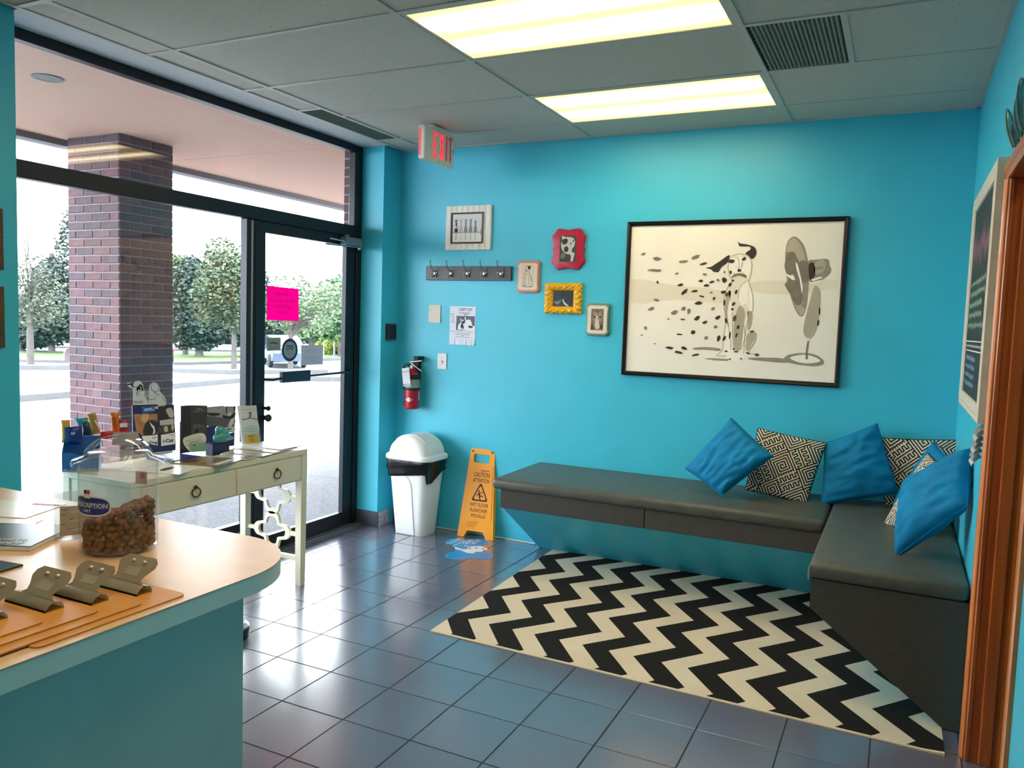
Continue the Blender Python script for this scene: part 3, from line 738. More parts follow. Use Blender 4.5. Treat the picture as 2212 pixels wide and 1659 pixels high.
# ================================================================ FLOOR DECAL
DB = mat('decal_blue', (28, 146, 214), 0.35); DE = mat('decal_rim', (96, 196, 232), 0.35); DW = mat('decal_white', (232, 234, 232), 0.4)
dec = thing('floor_decal', 'blue bone-shaped vinyl floor decal with a white dog, before the caution sign', 'decal', (-0.6, 1.16, 0))
F = Flat((-0.6, 1.16, 0.0008), (1, 0, 0), (0, 1, 0), dec, 0.0002)
bone = [F.px(*p) for p in ((962, 1171), (970, 1166), (985, 1164), (1005, 1165), (1030, 1164), (1050, 1166), (1057, 1171), (1052, 1175), (1040, 1178), (1040, 1186), (1044, 1192), (1056, 1194), (1065, 1199), (1060, 1205), (1045, 1208), (1020, 1206), (1000, 1208), (980, 1208), (964, 1204), (962, 1198), (968, 1194), (982, 1191), (982, 1183), (976, 1177), (966, 1175))]
F.poly('e', bone, 0, 3); cx, cy = sum(p[0] for p in bone)/len(bone), sum(p[1] for p in bone)/len(bone)
F.poly('b', [(cx+(x-cx)*.965, cy+(y-cy)*.955) for x, y in bone], 1, 3)
F.poly('w', [F.px(*p) for p in ((982, 1182), (990, 1184), (1000, 1187), (1008, 1186), (1016, 1181), (1030, 1180), (1042, 1181), (1054, 1187), (1046, 1189), (1040, 1192), (1028, 1192), (1024, 1195), (1012, 1195), (1002, 1192), (996, 1189), (984, 1186))], 2, 3)
F.line('w', [F.px(1003, 1178), F.px(1012, 1181), F.px(1020, 1182)], .012, 2)
for p in ((1029, 1184.5), (1044, 1186), (1015, 1185)): F.ell('k', F.px(*p), .008, .010, 0, 3)
F.done({'e': DE, 'b': DB, 'w': DW, 'k': BLACK}, {'e': 'decal_edge', 'b': 'decal_face', 'w': 'printed_dog', 'k': 'printed_eyes'})
for s, px, sz in (('PLEASE KEEP', (977, 1170), .020), ('A SAFE', (984, 1170), .020), ('DISTANCE', (991.5, 1174), .022), ('200', (1012, 1171), .050), ('METRE', (1029, 1171), .046)):
    F.text('lettering', s, F.px(*px), sz, DW, 2, .02, math.pi/2, width=.16 if sz < .03 else .11)
# ================================================================ BACK WALL
BX, BZ = (1, 0, 0), (0, 0, 1)
def bp(px, py, y=YB): return on(1, y, px, py)
# ---- big painting (image pixels carried over from the zoom: z6 -> photo -> wall)
def z6(x, y): return (1300+x*0.27125, 430+y*0.27125)
t = thing('framed_painting', 'big black-framed painting of a dog losing its spots in front of a fan', 'painting', (0.92, YB, 1.67))
x0, x1, z0, z1 = 0.282, 1.564, 1.192, 2.148; fw = 0.026
bm = NB(); fr = lambda k, y: [(x0+k, y, z0+k), (x1-k, y, z0+k), (x1-k, y, z1-k), (x0+k, y, z1-k)]
L = [[bm.verts.new(p) for p in fr(k, y)] for k, y in ((0, YB), (0, YB-.030), (.006, YB-.034), (.018, YB-.032), (fw, YB-.024), (fw, YB-.004))]
for A, B in zip(L, L[1:]):
    for i in range(4): bm.faces.new((A[i], A[(i+1) % 4], B[(i+1) % 4], B[i]))
build('frame', bm, mat('black_lacquer', (14, 14, 15), 0.25), t)
CANV = mat('painted_canvas', (246, 240, 226), 0.75, var=0.05, vscale=2.5, bump=0.08, bscale=200)
bm = NB(); box(bm, (x0+fw-.002, YB-.016, z0+fw-.002), (x1-fw+.002, YB-.004, z1-fw+.002)); build('canvas', bm, CANV, t)
F = Flat((x0, YB-.0163, z0), BX, BZ, t, 0.0002)
PZ = lambda pts: [F.px(*z6(*p)) for p in pts]
def pp(k, pts, l=1, sm=0): F.poly(k, PZ(pts), l, sm)
PD = mat('paint_dark', (52, 44, 38), 0.7); PM = mat('paint_mid', (128, 120, 106), 0.75, var=.12, vscale=25); PL = mat('paint_light', (182, 172, 152), 0.75, var=.08, vscale=12); PP = mat('paint_pale', (252, 247, 236), 0.75); PT = mat('paint_tan', (236, 226, 206), .75, var=.05, vscale=3); PG = mat('paint_grey', (150, 144, 128), .75, var=.15, vscale=20)
pp('t', [(236, 640), (600, 690), (960, 730), (960, 830), (600, 800), (232, 830)], 0, 3); pp('t', [(1200, 660), (1560, 648), (1862, 640), (1868, 690), (1850, 715), (1500, 760), (1210, 740)], 0, 3)
# fan
pp('g', [(1520, 300), (1560, 310), (1610, 370), (1640, 480), (1650, 620), (1640, 780), (1620, 890), (1590, 935), (1550, 900), (1510, 800), (1475, 650), (1460, 480), (1475, 350)], 1, 4)
pp('l', [(1525, 312), (1560, 330), (1600, 400), (1620, 500), (1570, 500), (1530, 430), (1490, 420), (1470, 420), (1485, 345)], 2, 4)
pp('l', [(1480, 690), (1520, 800), (1590, 850), (1620, 880), (1588, 925), (1545, 870), (1505, 780)], 2, 3)
pp('m', [(1455, 520), (1480, 440), (1530, 420), (1570, 500), (1600, 560), (1600, 700), (1590, 830), (1540, 840), (1500, 760), (1455, 680), (1490, 640), (1465, 580)], 3, 2)
pp('p', [(1465, 590), (1500, 610), (1520, 600), (1540, 640), (1520, 645), (1500, 630), (1475, 615)], 4, 2); pp('p', [(1545, 505), (1560, 520), (1580, 600), (1600, 700), (1592, 750), (1575, 640), (1550, 560)], 4, 2)
pp('m', [(1575, 500), (1640, 500), (1650, 560), (1645, 660), (1600, 650)], 4, 2)
pp('g', [(1640, 500), (1690, 485), (1790, 475), (1812, 500), (1812, 530), (1828, 560), (1815, 595), (1760, 640), (1700, 660), (1650, 650)], 3, 2)
pp('d', [(1648, 520), (1690, 510), (1700, 600), (1660, 650), (1650, 600)], 5, 2)
pp('l', [(1690, 520), (1760, 480), (1785, 530), (1760, 580), (1700, 600)], 5, 2); pp('g', [(1705, 545), (1730, 535), (1760, 535), (1765, 555), (1730, 565), (1706, 562)], 6, 2)
pp('p', [(1665, 640), (1740, 618), (1760, 628), (1680, 655)], 6); pp('p', [(1665, 664), (1740, 645), (1757, 655), (1680, 680)], 6)
pp('l', [(1690, 700), (1710, 692), (1735, 720), (1740, 800), (1725, 950), (1700, 1060), (1660, 1110), (1620, 1095), (1605, 1040), (1625, 930), (1660, 800)], 4, 4)
pp('d', [(1728, 858), (1740, 880), (1738, 915), (1728, 920)], 5, 2); pp('d', [(1722, 960), (1732, 975), (1724, 1008), (1714, 1004)], 5, 2)
pp('m', [(1640, 1125), (1648, 1140), (1640, 1200), (1640, 1270), (1624, 1270), (1626, 1200)], 6, 2)
pp('g', [(1450, 1270), (1490, 1240), (1600, 1225), (1700, 1240), (1765, 1285), (1755, 1320), (1680, 1332), (1560, 1318), (1480, 1300)], 2, 4); pp('p', [(1500, 1262), (1600, 1240), (1690, 1255), (1740, 1290), (1660, 1308), (1560, 1298)], 3, 4)
F.ring('m', F.px(*z6(1630, 1270)), .0095, .004, .002, 5); pp('g', [(1170, 1265), (1300, 1262), (1450, 1270), (1480, 1305), (1300, 1292), (1180, 1278)], 1, 2)
# dog
pp('p', [(1030, 460), (1070, 440), (1140, 440), (1180, 470), (1195, 540), (1180, 620), (1170, 660), (1200, 760), (1205, 880), (1210, 950), (1200, 1050), (1230, 1080), (1210, 1160), (1160, 1230), (1250, 1230), (1240, 1250), (1140, 1250), (1130, 1285), (1000, 1285), (990, 1240), (920, 1245), (960, 1200), (975, 1080), (990, 950), (970, 830), (990, 730), (1030, 640), (1010, 560)], 1, 3)
pp('t', [(1040, 640), (1080, 610), (1150, 620), (1160, 640), (1100, 700), (1085, 790), (1120, 850), (1150, 830), (1170, 900), (1130, 980), (1140, 1100), (1120, 1200), (1050, 1200), (1040, 1050), (1040, 900), (1020, 800), (1010, 720)], 2, 3)
pp('l', [(1095, 850), (1140, 900), (1130, 1050), (1110, 1190), (1060, 1195), (1050, 1060), (1060, 950)], 3, 3); pp('l', [(1150, 1090), (1190, 1060), (1225, 1080), (1200, 1150), (1150, 1210)], 2, 3); pp('l', [(990, 760), (1030, 740), (1000, 900), (1015, 1020), (980, 940)], 2, 3); pp('l', [(1160, 900), (1200, 910), (1195, 1000), (1165, 1050)], 2, 3)
pp('p', [(1085, 780), (1100, 700), (1160, 645), (1168, 720), (1165, 830), (1120, 800), (1105, 810)], 4, 2); pp('p', [(1020, 900), (1050, 880), (1040, 1050), (1045, 1270), (1000, 1270), (1015, 1100)], 4, 2); pp('p', [(1140, 950), (1165, 960), (1150, 1100), (1135, 1270), (1100, 1270), (1120, 1120)], 4, 2)
pp('d', [(1085, 335), (1100, 352), (1160, 362), (1215, 382), (1232, 420), (1220, 460), (1190, 475), (1150, 440), (1150, 425), (1185, 400), (1175, 378), (1120, 378), (1094, 372)], 5, 3)
pp('d', [(1020, 452), (1000, 452), (940, 495), (900, 520), (870, 540), (828, 546), (870, 560), (890, 578), (930, 580), (950, 545), (1005, 500)], 5, 3)
for q in ([(1005, 500), (1030, 480), (1060, 490), (1040, 512)], [(1115, 480), (1140, 460), (1150, 480), (1125, 492)]): pp('d', q, 6, 2)
pp('m', [(1030, 630), (1050, 600), (1100, 590), (1150, 605), (1150, 630), (1100, 610), (1060, 618)], 5, 2); pp('d', [(1080, 565), (1095, 555), (1112, 566), (1100, 580), (1084, 578)], 6, 2); pp('d', [(1020, 570), (1035, 575), (1030, 600), (1018, 590)], 6, 2)
for x, y in ((1130, 590), (1115, 582), (1135, 605), (1055, 590), (1070, 540)): F.ell('d', F.px(*z6(x, y)), .003, .0022, 0, 6, 8)
for (x, y, a, b_, g_) in ((1045, 650, 12, 10, 0), (1022, 682, 14, 18, .5), (1070, 740, 12, 20, .3), (998, 760, 16, 18, 0), (1050, 835, 13, 20, .6), (1040, 878, 12, 12, 0), (976, 825, 9, 28, 0), (1058, 950, 16, 28, .2), (990, 968, 12, 24, -.3), (1085, 1020, 12, 18, .3), (1072, 1085, 9, 22, .2), (1020, 1085, 9, 34, 0), (975, 1110, 12, 26, .4), (1195, 1055, 20, 10, -.3), (1235, 1240, 22, 12, 0), (1165, 1228, 22, 9, .2), (1070, 1215, 22, 8, 0), (990, 1212, 16, 8, 0), (1052, 1195, 10, 9, 0), (1020, 1275, 12, 6, 0), (1110, 1272, 12, 6, 0)):
    F.ell('d' if a < 15 else 'm2', F.px(*z6(x, y)), a*.00040*1.75*.9, b_*.00042*1.6, -g_, 7, 10)
for ol in ([(1030, 460), (1070, 440), (1140, 440), (1180, 470), (1195, 540), (1180, 620), (1170, 660), (1200, 760), (1205, 880)], [(1020, 470), (1005, 540), (1020, 620), (1035, 650), (990, 730), (970, 830), (990, 950), (1015, 1050), (1030, 1200)], [(1040, 900), (1040, 1050), (1050, 1200)], [(1205, 880), (1165, 950), (1140, 1100), (1130, 1230)], [(1130, 990), (1140, 1100), (1110, 1200)], [(990, 950), (970, 1090), (960, 1200), (915, 1245), (990, 1250)], [(1200, 1050), (1228, 1080), (1210, 1150), (1160, 1225), (1250, 1235)], [(1085, 790), (1100, 700), (1165, 645)], [(1085, 470), (1095, 520), (1085, 560)], [(1120, 500), (1110, 550)]): F.line('l', PZ(ol), .0042, 6, 3)
for q in ([(1045, 455), (1080, 448), (1090, 470), (1060, 478)], [(1115, 452), (1150, 445), (1160, 462), (1120, 475)]): pp('t', q, 5, 2)
SP = [(332, 438, 20, 9, .3, 1), (440, 476, 36, 13, -.1, 1), (648, 498, 36, 12, .1, 1), (748, 462, 36, 14, .5, 1), (810, 515, 30, 8, .2, 0), (426, 568, 60, 12, 0, 1), (598, 594, 16, 8, .3, 1), (820, 600, 17, 9, 0, 1), (445, 663, 9, 12, 0, 0), (627, 683, 25, 9, .3, 0), (660, 738, 34, 13, .8, 0), (740, 733, 28, 8, .2, 0), (790, 652, 18, 9, 0, 0), (833, 688, 22, 10, .2, 0), (876, 660, 20, 9, .2, 0), (926, 645, 14, 8, -.3, 1), (975, 645, 20, 18, 0, 0), (978, 582, 8, 10, 0, 1), (872, 744, 14, 7, .3, 1), (797, 775, 20, 8, -.2, 0), (893, 792, 10, 14, 0, 0), (770, 828, 32, 11, .1, 0), (436, 803, 27, 8, -.2, 1), (394, 873, 28, 12, .3, 1), (578, 904, 28, 15, .3, 1), (652, 872, 20, 13, .4, 1), (692, 893, 13, 24, 0, 1), (885, 873, 16, 10, .4, 1), (532, 955, 12, 6, 0, 1), (646, 958, 20, 6, 0, 0), (760, 948, 26, 13, .6, 0), (924, 944, 22, 15, .6, 0), (822, 981, 20, 12, .3, 0), (905, 1018, 15, 12, 0, 1), (349, 1027, 14, 12, -.7, 1), (726, 1060, 20, 14, .5, 0), (618, 1077, 24, 7, 0, 0), (320, 1084, 12, 5, .2, 1), (830, 1105, 14, 14, -.6, 1), (930, 1110, 13, 22, -.3, 0), (968, 742, 20, 14, 0, 0), (426, 1152, 11, 5, 0, 1), (540, 1185, 34, 10, 0, 0), (655, 1187, 26, 12, -.4, 0), (612, 1220, 34, 12, -.2, 0), (745, 1240, 30, 9, .3, 0)]
for x, y, a, b_, an, k in SP:
    c = F.px(*z6(x, y)); s = .000735
    F.poly('m' if k else 'd', [(c[0]+(a*s*math.cos(th)*(1+.18*math.sin(3*th+x)))*math.cos(an)-b_*s*math.sin(th)*math.sin(an), c[1]+a*s*math.cos(th)*math.sin(an)+b_*s*math.sin(th)*(1+.25*math.sin(2*th+y))*math.cos(an)) for th in [2*math.pi*i/14 for i in range(14)]], 8)
pp('g', [(730, 1185), (830, 1178), (940, 1190), (940, 1210), (880, 1205), (800, 1200), (735, 1200)], 1, 2); pp('g', [(810, 1270), (900, 1268), (1000, 1275), (995, 1288), (900, 1285)], 1, 2)
F.done({'t': PT, 'g': PG, 'l': PL, 'm': PM, 'm2': mat('paint_brown', (84, 76, 66), .75), 'p': PP, 'd': PD}, {'t': 'painted_background', 'g': 'painted_fan', 'l': 'painted_shading', 'm': 'pale_spots', 'm2': 'coat_spots', 'p': 'painted_dog', 'd': 'dark_spots'})
# ---- cat picture in plank frame
t = thing('cat_picture', 'square whitewashed plank frame with a print of five cats seen from behind', 'picture', (-.865, YB, 2.14))
PLK = mat('whitewashed_plank', (236, 230, 222), 0.8, var=0.10, vscale=6, bump=.15, bscale=40, stretch=(12, 12, 1.2))
xa, xb, za, zb = -1.043, -.688, 1.987, 2.290
w = (xb-xa)/8
for i in range(8):
    bm = NB(); box(bm, (xa+i*w+.0008, YB-.020-random.uniform(0, .0015), za+random.uniform(0, .001)), (xa+(i+1)*w-.0008, YB, zb-random.uniform(0, .001)), .0018, 1); build('plank', bm, PLK, t)
xi0, xi1, zi0, zi1 = -.998, -.743, 2.030, 2.242
bm = NB(); ring_prism(bm, [(xi0, YB-.028, zi0), (xi1, YB-.028, zi0), (xi1, YB-.028, zi1), (xi0, YB-.028, zi1)], [(xi0+.013, YB-.024, zi0+.011), (xi1-.013, YB-.024, zi0+.011), (xi1-.013, YB-.024, zi1-.011), (xi0+.013, YB-.024, zi1-.011)], (0, .010, 0)); build('inner_frame', bm, mat('dark_walnut', (74, 58, 44), .5, var=.2), t)
bm = NB(); box(bm, (xi0+.010, YB-.0222, zi0+.008), (xi1-.010, YB-.016, zi1-.008)); build('print', bm, mat('grey_print_paper', (214, 212, 212), .7), t)
F = Flat((xi0, YB-.0222, zi0), BX, BZ, t, .0002)
Wd, Ht = xi1-xi0, zi1-zi0
F.rect('b', .013, .011, Wd-.013, .072, 0); F.rect('s', .013, .072, Wd-.013, .080, 0)
for i, (k, hgt) in enumerate((('d', .168), ('l', .172), ('m', .170), ('m', .170), ('m', .160))):
    cx = .042+i*.038
    F.poly(k, [(cx-.014, .078), (cx-.013, .100), (cx-.006, .125), (cx-.007, hgt-.020), (cx-.010, hgt-.006), (cx-.008, hgt), (cx-.003, hgt-.006), (cx+.003, hgt-.006), (cx+.007, hgt), (cx+.009, hgt-.006), (cx+.007, hgt-.020), (cx+.006, .125), (cx+.013, .100), (cx+.014, .078)], 1)
    F.line(k, [(cx, .080), (cx, .050), (cx-.001, .030), (cx-.006, .026)] if i % 2 == 0 else [(cx, .080), (cx+.002, .050), (cx, .032), (cx+.006, .028)], .004, 1, 3)
F.ell('w', (.040, .112), .006, .008, .3, 2); F.ell('w', (.045, .150), .003, .004, 0, 2); F.line('m', [(Wd-.020, .06), (Wd-.018, .100)], .006, 1)
F.done({'b': mat('pale_bench_print', (226, 222, 216), .7), 's': GREY2, 'd': BLACK, 'l': mat('ghost_grey', (176, 176, 178), .7), 'm': mat('cat_grey', (134, 134, 136), .7), 'w': PAPER}, {'b': 'printed_bench', 's': 'printed_shadow', 'd': 'black_cat', 'l': 'pale_cat', 'm': 'grey_cats', 'w': 'white_markings'})
# ---- coat rail
t = thing('coat_rail', 'dark wooden coat rail with five empty double steel hooks', 'coat rack', (-.86, YB, 1.827))
bm = NB(); box(bm, (-1.197, YB-.019, 1.778), (-.521, YB, 1.875), .002, 1); build('rail_board', bm, mat('espresso_wood', (46, 38, 42), .38, var=.15), t)
y = YB-.019
for px in (940.5, 975, 1011, 1047, 1083.5):
    c = bp(px, 590, y); x = c.x; z = 1.826
    bm = NB(); ball(bm, (x, y-.003, z), .022, 3, (.72, .35, 1.0)); hp_ = build('hook', bm, CHROME, t, 60)
    bm = NB(); tube(bm, [(x, y-.004, z+.006), (x-.002, y-.030, z+.016), (x-.004, y-.055, z+.045), (x-.004, y-.066, z+.078)], [.0045, .004, .0035, .003], 8); ball(bm, (x-.004, y-.067, z+.082), .0075, 2)
    tube(bm, [(x, y-.004, z-.008), (x-.002, y-.022, z-.026), (x-.005, y-.042, z-.022), (x-.006, y-.046, z-.004)], [.0045, .004, .004, .004], 8); ball(bm, (x-.006, y-.046, z+.0), .006, 2)
    s = build('prong', bm, CHROME, hp_, 60)
for px in (966, 1055):
    c = bp(px, 590, y); bm = NB(); ball(bm, (c.x, y, c.z), .005, 1, (1, .4, 1)); build('screw', bm, BLACK, t)
# ---- shaped small frames
def outline(hx, hz, prof):
    q1 = [(hx*a, hz*b_) for a, b_ in prof]
    o_ = q1 + [(x, -z) for x, z in q1[::-1]] + [(-x, -z) for x, z in q1] + [(-x, z) for x, z in q1[::-1]]
    res = []
    for p in o_:
        if not res or (abs(p[0]-res[-1][0])+abs(p[1]-res[-1][1])) > 1e-5: res.append(p)
    if abs(res[0][0]-res[-1][0])+abs(res[0][1]-res[-1][1]) < 1e-5: res.pop()
    return res
def shaped_frame(nm, lab, c, hx, hz, prof, th, m, rim=None, rim_k=.9, mat_m=None, win_=None, edge_m=None):
    t = thing(nm, lab, 'picture frame', (c[0], YB, c[1]))
    O_ = [(p.x, p.y) for p in catmull([(a, b_, 0) for a, b_ in outline(hx, hz, prof)], 3)]
    bm = NB(); P3 = lambda k, y: [bm.verts.new((c[0]+a*k, y, c[1]+b_*k)) for a, b_ in O_]
    L = [P3(1, YB), P3(1, YB-th*.7), P3(.975, YB-th*.95), P3(.93, YB-th)]
    for A, B in zip(L, L[1:]):
        for i in range(len(A)): bm.faces.new((A[i], A[(i+1) % len(A)], B[(i+1) % len(A)], B[i]))
    bm.faces.new(L[-1]); build('frame', bm, edge_m or m, t, 40)
    if rim:
        bm = NB(); prism(bm, [(c[0]+a*rim_k, YB-th, c[1]+b_*rim_k) for a, b_ in O_], (0, -.002, 0)); build('mat_board', bm, rim, t)
    return t
SC = [(0, .93), (.28, .97), (.48, 1.0), (.66, .98), (.78, .88), (.86, .76), (.98, .66), (1.0, .52), (.96, .38), (.92, .22), (.93, .08), (.97, 0)]
c = (-.116, 1.985)
t = shaped_frame('red_picture_frame', 'raspberry red scalloped frame with a black and white photo of a dog face', c, .117, .133, SC, .022, mat('raspberry_lacquer', (176, 30, 62), .32))
F = Flat((c[0]-.056, YB-.0224, c[1]-.082), BX, BZ, t, .0004)
F.rect('k', 0, 0, .112, .166, 0)
F.poly('w', [(.010, .162), (.022, .166), (.034, .160), (.070, .158), (.095, .150), (.104, .128), (.100, .100), (.085, .080), (.088, .060), (.104, .058), (.100, .030), (.092, .004), (.078, .004), (.080, .030), (.072, .046), (.050, .050), (.030, .062), (.012, .085), (.008, .120), (.016, .140)], 1, 3)
F.poly('k2', [(.014, .132), (.024, .146), (.048, .148), (.054, .132), (.044, .116), (.020, .112)], 2, 3); F.poly('k2', [(.030, .088), (.044, .100), (.058, .092), (.060, .074), (.046, .060), (.032, .070)], 2, 3); F.ell('k2', (.075, .118), .006, .004, 0, 2); F.poly('k2', [(.086, .130), (.098, .148), (.096, .126)], 2); F.poly('g', [(.006, .040), (.020, .058), (.040, .050), (.038, .030), (.020, .020), (.008, .026)], 2, 3)
F.done({'k': mat('photo_dark', (52, 50, 50), .5), 'w': mat('photo_white', (190, 190, 186), .5), 'k2': mat('photo_black', (34, 32, 32), .5), 'g': GREY1}, {'k': 'photo', 'w': 'photo_dog', 'k2': 'photo_patches', 'g': 'photo_tongue'})
ST = [(0, 1.0), (.62, 1.0), (.80, .985), (.86, .93), (.97, .88), (1.0, .80), (.96, .66), (.95, .35), (.95, 0)]
c = (-.396, 1.806)
t = shaped_frame('pink_picture_frame', 'small salmon pink frame with an ink drawing of a sitting dog', c, .084, .106, ST, .020, mat('salmon_lacquer', (206, 130, 118), .45), mat('cream_mat', (224, 212, 192), .7), .84)
F = Flat((c[0]-.041, YB-.0222, c[1]-.075), BX, BZ, t, .0004)
for a, b_ in (((0, .006), (0, .150)), ((0, .150), (.080, .150)), ((.080, .150), (.082, .010))): F.line('l', [a, b_], .0012, 0)
DOGL = [[(.018, .128), (.020, .112), (.014, .098), (.026, .088), (.040, .088), (.050, .100), (.052, .120), (.060, .140), (.050, .146), (.040, .140), (.030, .146), (.022, .138), (.018, .128)], [(.018, .096), (.010, .070), (.012, .040), (.004, .010), (.030, .012)], [(.052, .100), (.068, .070), (.072, .040), (.078, .012), (.050, .010)], [(.024, .080), (.022, .050), (.028, .020)], [(.046, .080), (.052, .050), (.046, .020)], [(.026, .110), (.034, .104), (.042, .110)], [(.016, .030), (.020, .016)], [(.060, .030), (.064, .016)]]
for l in DOGL: F.line('k', l, .0022, 1, 3)
F.poly('k', [(.038, .138), (.050, .146), (.060, .142), (.056, .126), (.046, .122)], 1, 2); F.poly('k', [(.028, .126), (.034, .120), (.032, .108), (.027, .112)], 1); F.poly('g', [(.006, .012), (.020, .020), (.040, .010), (.070, .014), (.080, .008), (.040, .002)], 0)
F.poly('g', [(.056, .090), (.070, .066), (.072, .040), (.064, .050)], 0)
F.done({'k': BLACK, 'l': GREY1, 'g': GREY2}, {'k': 'ink_drawing', 'l': 'ink_border', 'g': 'ink_wash'})
c = (.106, 1.535)
t = shaped_frame('green_picture_frame', 'small sage green frame with a brown photo of a cat face', c, .080, .104, ST, .022, mat('sage_lacquer', (108, 138, 122), .45), mat('cream_mat', (224, 212, 192), .7), .86)
F = Flat((c[0]-.042, YB-.0242, c[1]-.068), BX, BZ, t, .0004)
F.rect('b', 0, 0, .084, .136, 0); F.poly('m', [(.006, .130), (.016, .100), (.010, .070), (.030, .050), (.060, .052), (.076, .074), (.070, .104), (.078, .132), (.058, .116), (.030, .116)], 1, 2); F.poly('l', [(.034, .092), (.046, .090), (.052, .060), (.060, .020), (.040, .006), (.026, .030), (.030, .060)], 2, 3)
F.ell('d', (.024, .084), .009, .006, 0, 3); F.ell('d', (.062, .086), .008, .006, 0, 3); F.poly('d', [(.040, .074), (.048, .074), (.044, .066)], 3); F.poly('d', [(.002, .030), (.012, .040), (.018, .004), (.002, .002)], 2); F.poly('d', [(.066, .030), (.078, .036), (.080, .008), (.064, .014)], 2, 2); F.poly('d', [(.036, .130), (.044, .104), (.050, .130), (.044, .118)], 3)
F.done({'b': mat('sepia_mid', (120, 98, 84), .5, var=.25, vscale=40), 'm': mat('sepia_fur', (152, 130, 112), .5, var=.25, vscale=60), 'l': mat('sepia_light', (206, 192, 178), .5), 'd': mat('sepia_dark', (58, 44, 38), .5)}, {'b': 'photo', 'm': 'photo_cat', 'l': 'photo_muzzle', 'd': 'photo_eyes'})
# ornate yellow frame
xa, xb, za, zb = -.268, -.012, 1.567, 1.764
t = thing('yellow_picture_frame', 'ornate carved mustard yellow frame with a dark photo of a dog', 'picture frame', ((xa+xb)/2, YB, za))
YF = mat('mustard_lacquer', (236, 176, 14), .35)
bm = NB(); n1 = 44; wi = .058
def fpt(s, k):    # s along perimeter 0..4, k 0..1 outer->inner
    e = int(s) % 4; f = s-int(s)
    co = [(xa, za), (xb, za), (xb, zb), (xa, zb)]; ci = [(xa+wi, za+wi*.82), (xb-wi, za+wi*.82), (xb-wi, zb-wi*.82), (xa+wi, zb-wi*.82)]
    o_ = Vector(co[e]).lerp(Vector(co[(e+1) % 4]), f); i_ = Vector(ci[e]).lerp(Vector(ci[(e+1) % 4]), f)
    return o_.lerp(i_, k)
G = []
for k in range(11):
    kk = k/10; row = []
    for i in range(4*n1):
        s = i/n1; p = fpt(s, kk)
        prof = .012+.022*math.sin(math.pi*(.15+.85*kk))
        orn = .0055*math.sin(kk*9)*math.sin(s*math.pi*9)*(1-abs(2*kk-1)**4) + .003*noise.noise(Vector((p.x*90, p.y*90, 0)))*(1 if .05 < kk < .8 else 0)
        if kk > .84: prof, orn = .020, 0
        out = (.0035*math.sin(s*math.pi*14) if k == 0 else 0)
        dirv = Vector((p.x-(xa+xb)/2, p.y-(za+zb)/2)).normalized()*out
        row.append(bm.verts.new((p.x+dirv.x, YB-prof-orn if k < 10 else YB-.008, p.y+dirv.y)))
    G.append(row)
back_ = [bm.verts.new((v.co.x, YB, v.co.z)) for v in G[0]]
G = [back_]+G; n4 = 4*n1
for A, B in zip(G, G[1:]):
    for i in range(n4): bm.faces.new((A[i], A[(i+1) % n4], B[(i+1) % n4], B[i]))
build('carved_frame', bm, YF, t, 50)
bm = NB(); box(bm, (xa+wi-.004, YB-.010, za+wi*.82-.004), (xb-wi+.004, YB-.001, zb-wi*.82+.004)); build('photo', bm, mat('photo_navy', (30, 34, 46), .35), t)
F = Flat((xa+wi, YB-.010, za+wi*.82), BX, BZ, t, .0004)
F.poly('g', [(.004, .030), (.040, .034), (.060, .050), (.050, .030), (.036, .010), (.010, .020)], 1, 2); F.poly('w', [(.070, .052), (.078, .030), (.104, .010), (.112, .002), (.090, .004), (.074, .020), (.066, .036)], 1, 2); F.poly('d', [(.044, .060), (.052, .090), (.066, .096), (.080, .080), (.072, .056), (.058, .044)], 1, 3)
F.done({'g': mat('photo_bluegrey', (104, 116, 124), .4), 'w': mat('photo_pale', (186, 198, 204), .4), 'd': mat('photo_shadow', (16, 17, 22), .4)}, {'g': 'photo_arm', 'w': 'photo_muzzle', 'd': 'photo_ear'})
# ---- papers, switch
def sheet(nm, lab, cat, px4, y, m, curl=.0):
    P4 = [on(1, y-.004, *p) for p in px4]; P4[2].y -= curl; P4[1].y -= curl*.5; bm = NB()
    prism(bm, P4, (0, .0016, 0))
    o = build(nm, bm, m, None)
    if lab: tag(o, lab, cat)
    return o
sheet('paper_note', 'blank cream paper note on the wall left of the lost cat flyer', 'paper', [(927, 658), (952, 659), (951, 698), (925, 696)], YB, mat('cream_paper', (228, 218, 206), .8), .0025)
t = thing('lost_cat_flyer', 'white lost cat flyer with tear-off strips, taped to the teal wall', 'flyer', (-.90, YB, 1.33))
fx0, fx1, fz0, fz1 = -1.000, -.793, 1.330, 1.598
FLY = mat('flyer_paper', (226, 230, 242), .7)
bm = NB(); box(bm, (fx0, YB-.0022, fz0+.048), (fx1, YB-.0012, fz1)); build('flyer_sheet', bm, FLY, t)
sw = (fx1-fx0)/9
for i in range(9):
    bm = NB(); k = random.uniform(-.0015, .0015); d_ = random.uniform(.002, .007)
    prism(bm, [(fx0+i*sw+.001, YB-.0018, fz0+.048), (fx0+(i+1)*sw-.001, YB-.0018, fz0+.048), (fx0+(i+1)*sw-.0015+k, YB-.0018-d_, fz0), (fx0+i*sw+.0015+k, YB-.0018-d_, fz0)], (0, -.0004, 0)); build('tear_off_strip', bm, FLY, t)
F = Flat((fx0, YB-.0022, fz0), BX, BZ, t, .0003)
F.text('lettering', 'LOST CAT', (.128, .246), .026, BLACK, 1, .02, 0, width=.104); F.text('lettering', 'BRITE', (.130, .211), .012, BLACK, 1, .015, 0, width=.034)
F.rect('g', .054, .102, .201, .202, 1)
